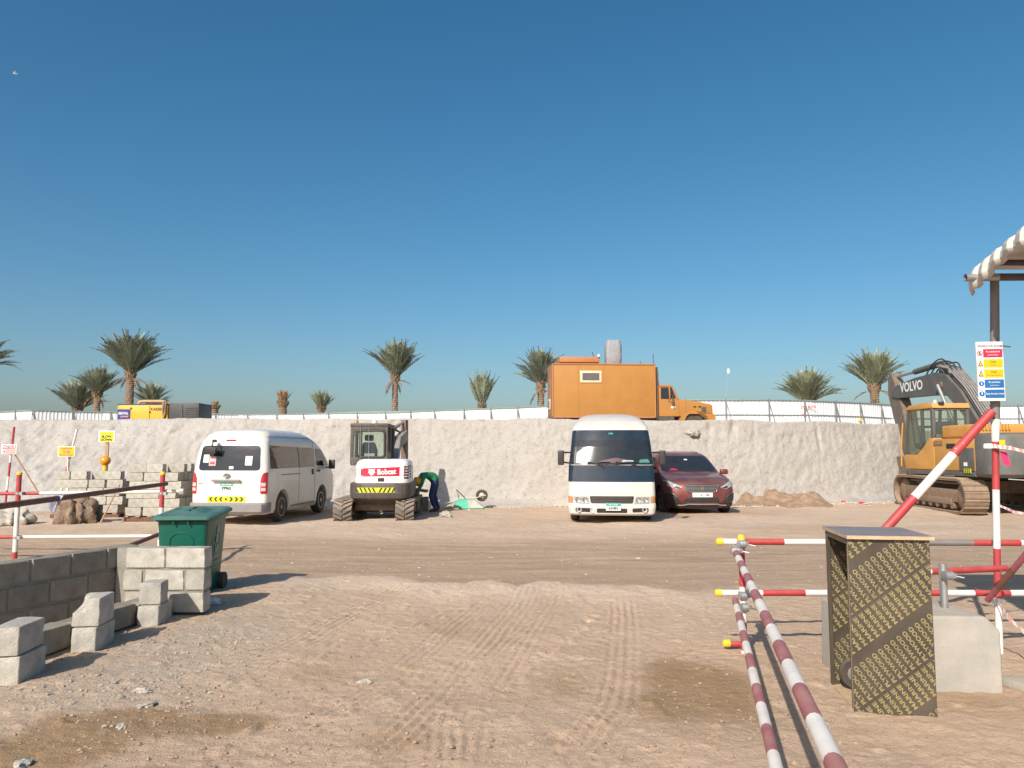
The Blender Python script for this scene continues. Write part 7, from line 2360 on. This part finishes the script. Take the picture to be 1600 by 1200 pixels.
def palm(label, px, py_heart, Y, flen, nf, e0, e1, tr=.30, m='frond', spread=1.0, seed=0, kinds=(0, 1, 2), heart=.45, crownname='crown', lean=0.0):
    c = pd(px, py_heart, Y)
    h = c.z - PLAT
    t = thing('palm_tree', label, 'palm tree', (c.x, Y, PLAT), 0, 'date palms beyond the hoarding')
    o = obj('trunk', trunk_mesh(h, tr * 1.05, tr), 'trunk', t)
    mb = MB()
    hh = heart
    mb.lathe([(tr * .9, -.75 * hh), (tr * 1.2, -.35 * hh), (tr * 1.3, .1 * hh), (tr * 1.0, .6 * hh), (tr * .4, 1.1 * hh)], (0, 0, h), 'z', 12)
    rr = random.Random(seed)
    for i in range(26):      # stubs of cut leaf bases
        a = i * 2.39996; z_ = h - .5 * hh + i / 26 * hh
        d_ = Vector((math.cos(a), math.sin(a), 1.3)).normalized()
        p = Vector((math.cos(a) * tr * .95, math.sin(a) * tr * .95, z_))
        mb.tube([p, p + d_ * .32], [.07, .035], 5)
    cr = mb.build(crownname, 'trunkdark', t)
    nf = int(nf * 1.3)
    for i in range(nf):
        f = (i + .5) / nf
        el = e1 + (e0 - e1) * (f ** .8) + rr.uniform(-6, 6)
        az = i * 137.508 + rr.uniform(-14, 14)
        mm = m
        if m == 'frond' and rr.random() < .18: mm = 'frondpale'
        ki = kinds[rr.randrange(len(kinds))]
        fo = bpy.data.objects.new('frond', FR[(ki, mm)]); C.objects.link(fo); fo.parent = cr
        ln = flen * rr.uniform(.82, 1.08) * (1.0 if el < 70 else .92)
        fo.scale = (ln, ln * spread, ln)
        fo.location = (math.cos(R(az)) * tr * .5, math.sin(R(az)) * tr * .5, h + .35 * hh * f)
        fo.rotation_euler = Euler((rr.uniform(-.5, .5), -R(el), R(az)), 'XYZ')
    for i in range(5 if nf > 40 else 0):       # dry skirt under the crown
        az = i * 77 + rr.uniform(-20, 20)
        fo = bpy.data.objects.new('frond', FR[(rr.randrange(1, 4), 'fronddry')]); C.objects.link(fo); fo.parent = cr
        ln = flen * rr.uniform(.35, .55)
        fo.scale = (ln, ln * .6, ln)
        fo.location = (math.cos(R(az)) * tr * .8, math.sin(R(az)) * tr * .8, h - .3 * hh)
        fo.rotation_euler = Euler((0, R(rr.uniform(5, 45)), R(az)), 'XYZ')
    return t
palm('tallest date palm, rising behind the yellow compressor', 204, 585, 64, 3.9, 52, 89, 38, .33, seed=1, kinds=(0, 1, 1, 2, 3), heart=.7)
palm('short date palm with visible trunk just left of the tallest palm', 152, 617, 66, 2.8, 36, 88, 32, .28, seed=2, kinds=(0, 1, 2))
palm('dark trunkless-looking palm at the left of the left palm cluster', 121, 641, 67, 3.0, 36, 88, 32, .30, seed=3, kinds=(0, 1, 2))
palm('small palm showing just right of the tallest palm trunk', 236, 634, 72, 2.4, 30, 88, 20, .30, seed=4, kinds=(0, 1, 2))
palm('palm cut off by the left edge of the picture', -26, 572, 62, 2.6, 36, 86, 10, .36, m='frondpale', seed=5, kinds=(1, 2, 3))
palm('bare wrapped palm stump beside the compressor', 336, 637, 74, .75, 14, 88, 74, .34, m='fronddry', seed=6, kinds=(0, 4), heart=.2)
palm('dry brown palm with its fronds tied up', 442, 632, 70, 1.45, 22, 90, 66, .38, m='fronddry', seed=7, kinds=(0, 4, 1), heart=.3)
palm('small olive green palm with upright fronds left of the white compact excavator', 502, 640, 68, 1.85, 30, 89, 52, .26, m='frondpale', seed=8, kinds=(0, 4, 1), heart=.3)
palm('lone date palm on a tall slim trunk above the compact excavator', 617.5, 591, 65, 3.4, 50, 90, 44, .26, seed=9, kinds=(0, 1, 1, 2), heart=.6)
palm('slender palm with bunched upright fronds left of the orange truck', 753, 637, 66, 3.3, 36, 90, 66, .22, seed=10, kinds=(0, 4, 1), heart=.35)
palm('palm partly hidden behind the rear of the orange truck', 845, 603, 60, 2.9, 40, 89, 38, .26, seed=11, kinds=(0, 1, 2), heart=1.2)
palm('low wide bushy palm behind the hoarding right of the truck', 1263, 630, 58, 2.9, 44, 88, 30, .32, m='frondpale', seed=12, kinds=(0, 1, 2))
palm('stout palm with pale fronds left of the big excavator boom', 1366, 606, 58, 3.1, 44, 88, 38, .33, m='frondpale', seed=13, kinds=(0, 1, 1, 2), heart=.6)

# ================================================================== worker bending down beside the compact excavator
def skin_mesh(name, pts, edges, rad, root=0, sub=2):
    me = bpy.data.meshes.new(name)
    me.from_pydata([tuple(p) for p in pts], edges, [])
    o = bpy.data.objects.new(name, me); C.objects.link(o)
    sk = o.modifiers.new('skin', 'SKIN')
    for i, v in enumerate(me.skin_vertices[0].data):
        r_ = rad[i]
        v.radius = r_ if isinstance(r_, tuple) else (r_, r_)
        v.use_root = (i == root)
    sb_ = o.modifiers.new('sub', 'SUBSURF'); sb_.levels = sub; sb_.render_levels = sub
    bpy.context.view_layer.update()
    dg = bpy.context.evaluated_depsgraph_get()
    res = bpy.data.meshes.new_from_object(o.evaluated_get(dg))
    bpy.data.objects.remove(o)
    res.shade_smooth()
    return res
WY = 21.0
wp_ = pd(676, 790, WY)
man = thing('person', 'worker in green shirt and orange hard hat bending over beside the compact excavator', 'person', (wp_.x, WY, gz(wp_.x, WY)), R(0))
# local: facing -x (left) and a little towards the camera (-y); figure 1.70 m tall
hip = Vector((.06, 0, .84)); ch = Vector((-.13, -.14, 1.08)); nk = Vector((-.27, -.22, 1.03)); hd_ = Vector((-.33, -.25, .88))
pts = [hip, Vector((-.02, -.06, 1.0)), ch, nk, Vector((-.305, -.24, .97)), hd_, Vector((-.34, -.255, .80)),
       Vector((.06, -.11, .80)), Vector((-.04, -.13, .45)), Vector((.08, -.12, .09)), Vector((-.09, -.14, .035)),
       Vector((.08, .11, .80)), Vector((.02, .13, .45)), Vector((.16, .12, .09)), Vector((-.01, .10, .035)),
       Vector((-.20, -.34, 1.00)), Vector((-.26, -.40, .74)), Vector((-.40, -.38, .55)), Vector((-.45, -.37, .49)),
       Vector((-.22, .00, 1.03)), Vector((-.30, -.02, .76)), Vector((-.42, -.12, .57)), Vector((-.46, -.15, .51))]
edges = [(0, 1), (1, 2), (2, 3), (3, 4), (4, 5), (5, 6), (0, 7), (7, 8), (8, 9), (9, 10), (0, 11), (11, 12), (12, 13), (13, 14), (2, 15), (15, 16), (16, 17), (17, 18), (2, 19), (19, 20), (20, 21), (21, 22)]
rad = [.15, .14, .165, .06, .055, .095, .07, .10, .075, .05, .04, .10, .075, .05, .04, .062, .048, .036, .030, .062, .048, .036, .030]
body_me = skin_mesh('body', pts, edges, rad)
# clothing by region: one continuous body, material per face
for m_ in ('skin', 'shirt', 'jeans', 'black'):
    body_me.materials.append(M[m_])
for p in body_me.polygons:
    c = p.center
    idx = 1
    if c.z < .10: idx = 3
    elif c.z < .87 and c.x > -.16 and abs(c.y) < .26 and not (c.x < -.2): idx = 2
    if c.x < -.235 and c.z < .99 and -.34 < c.y < -.14 and c.z > .70: idx = 0
    if c.z < .70 and c.x < -.22: idx = 0
    p.material_index = idx
ob = obj('body', body_me, 'skin', man)
# hard hat with brim, worn on the lowered head
ax = (hd_ - nk).normalized()
hm = MB()
hm.lathe([(.152, .0), (.150, .012), (.122, .016), (.120, .05), (.105, .095), (.07, .125), (.02, .138)], (0, 0, 0), 'z', 22)
hat = hm.build('hard_hat', 'helmet', man, smooth=50)
fw = Vector((-.45, -.75, -.1)).normalized()
hat.rotation_euler = Vector((-.35, -.55, -.62)).to_track_quat('Z', 'Y').to_euler()
hat.location = hd_ + Vector((-.02, -.035, -.03))
face = MB()
fo_ = hd_ + Vector((-.09, .02, -.03))
face.box((fo_.x - .012, fo_.y, fo_.z), (.022, .02, .035))
nose = face.build('nose', 'skin', man, bevel=.007)
# hands: palm and five curled fingers each
def hand(p, d, side):
    d = Vector(d).normalized(); u = Vector((0, 0, 1)); s_ = d.cross(u).normalized()
    mb = MB()
    mb.tube([p, p + d * .045, p + d * .085], [.026, .036, .034], 8)
    for k2 in range(4):
        o_ = s_ * (-.027 + .018 * k2)
        L_ = [.06, .072, .068, .052][k2]
        q0 = p + d * .08 + o_
        mb.tube([q0, q0 + d * L_ * .5, q0 + d * L_ * .8 - u * .02, q0 + d * L_ * .85 - u * .04], [.010, .0095, .009, .007], 6)
    q0 = p + d * .03 + s_ * side * .03
    mb.tube([q0, q0 + d * .035 + s_ * side * .022, q0 + d * .06 + s_ * side * .02 - u * .015], [.012, .011, .008], 6)
    return mb.build('hand', 'skin', man, smooth=60)
hand(Vector((-.45, -.37, .50)), (-.5, .1, -.5), 1)
hand(Vector((-.46, -.15, .52)), (-.5, -.1, -.5), -1)

# ================================================================== upturned wheelbarrow
WX = pd(728, 790, 22.55)
wbw = thing('wheelbarrow', 'upturned wheelbarrow with green tray and wheel in the air beside the bank', 'wheelbarrow', (WX.x, 22.55, gz(WX.x, 22.55)), R(4))
mb = MB()
rim_ = [(-.38, -.30), (.08, -.32), (.52, -.24), (.52, .24), (.08, .32), (-.38, .30)]
topp = [(-.24, -.20), (.05, -.20), (.22, -.14), (.22, .14), (.05, .20), (-.24, .20)]
vs = [(x, y, .012) for x, y in rim_] + [(x, y, .27) for x, y in topp]
fs = [(i, (i + 1) % 6, 6 + (i + 1) % 6, 6 + i) for i in range(6)] + [(6, 7, 8, 9, 10, 11)]
mb.add(vs, fs)
tr_ = mb.build('tray', ['barrowgreen', 'barrowpale'], wbw)
for p in tr_.data.polygons:
    if p.center.x > .10: p.material_index = 1
s2 = tr_.modifiers.new('thickness', 'SOLIDIFY'); s2.thickness = .006
mb = MB(); mb.tube([(x, y, .016) for x, y in rim_ + rim_[:1]], .013, 6); mb.build('tray_rim', 'barrowgreen', tr_, smooth=50)
for s_ in (-1, 1):
    mb = MB(); mb.tube([(-.85, s_ * .26, .05), (-.45, s_ * .25, .16), (-.2, s_ * .17, .285), (.25, s_ * .12, .29), (.46, s_ * .07, .36), (.58, s_ * .06, .37)], .016, 8); mb.build('handle_bar', 'barrowpale', wbw, smooth=60)
    mb = MB(); mb.tube([(-.2, s_ * .17, .29), (-.28, s_ * .20, .54), (-.02, s_ * .17, .29)], .013, 6); mb.build('leg', 'dirtysteel', wbw, smooth=60)
mb = MB(); mb.lathe([(.10, -.03), (.15, -.045), (.175, -.025), (.175, .025), (.15, .045), (.10, .03)], (.46, 0, .37), 'y', 24); wh = mb.build('wheel', 'tyre', wbw, smooth=40)
mb = MB(); mb.lathe([(.02, -.05), (.11, -.02), (.11, .02), (.02, .05)], (.46, 0, .37), 'y', 18); mb.build('rim', 'barrowpale', wh, smooth=40)
# planks and rubble between the man and the barrow
for i, (x, y, rz, ln) in enumerate([(692, 794, .4, .55), (700, 797, .15, .6), (688, 799, -.2, .5)]):
    p = gp(x, y)
    mb = MB(); mb.box((0, 0, .035), (ln, .09, .03)); o = mb.build('timber_offcut', 'wood', None, loc=p); o.rotation_euler = (0, -.06, rz)
    tag(o, ['timber offcut nearest the upturned barrow handles', 'longest timber offcut beside the upturned barrow', 'short timber offcut by the worker\'s feet'][i], 'timber')
crumple('rubble_lump', 'pale lump of rubble on the ground right of the compact excavator', 'rubble', gp(697, 807), (.16, .12, .10), 'concrete_pale', 41)
crumple('rubble_lump', 'half buried boulder sticking out near the top of the bank behind the minibus', 'rubble', Vector((5.75, 24.42, 2.15)), (.22, .16, .12), BANKM, 42)
for i, (px_, py_) in enumerate(((1348, 787), (1318, 786.5))):
    crumple('pink_scrap', ['bright pink scrap of cloth by the foot of the bank', 'small faded pink scrap left of the bright pink one'][i], 'litter', gp(px_, py_), (.11 - .05 * i, .07, .04), 'pinkflag', 50 + i)
# bird in the sky
bp2 = pd(24, 115, 55)
bd = thing('bird', 'small white bird gliding high in the blue sky at the upper left', 'bird', bp2, R(20))
mb = MB(); mb.tube([(-.16, 0, 0), (-.1, 0, .0), (0, 0, .01), (.1, 0, .015), (.16, 0, .01)], [.01, .035, .045, .03, .012], 8); mb.build('body', 'bird', bd, smooth=60)
for s_ in (-1, 1):
    mb = MB(); mb.add([(-.06, 0, .02), (.08, 0, .02), (.04, s_ * .2, .09), (-.04, s_ * .38, .05), (-.08, s_ * .2, .08)], [(0, 1, 2, 4), (4, 2, 3)]); o = mb.build('wing', 'bird', bd)
    q2 = o.modifiers.new('thickness', 'SOLIDIFY'); q2.thickness = .012
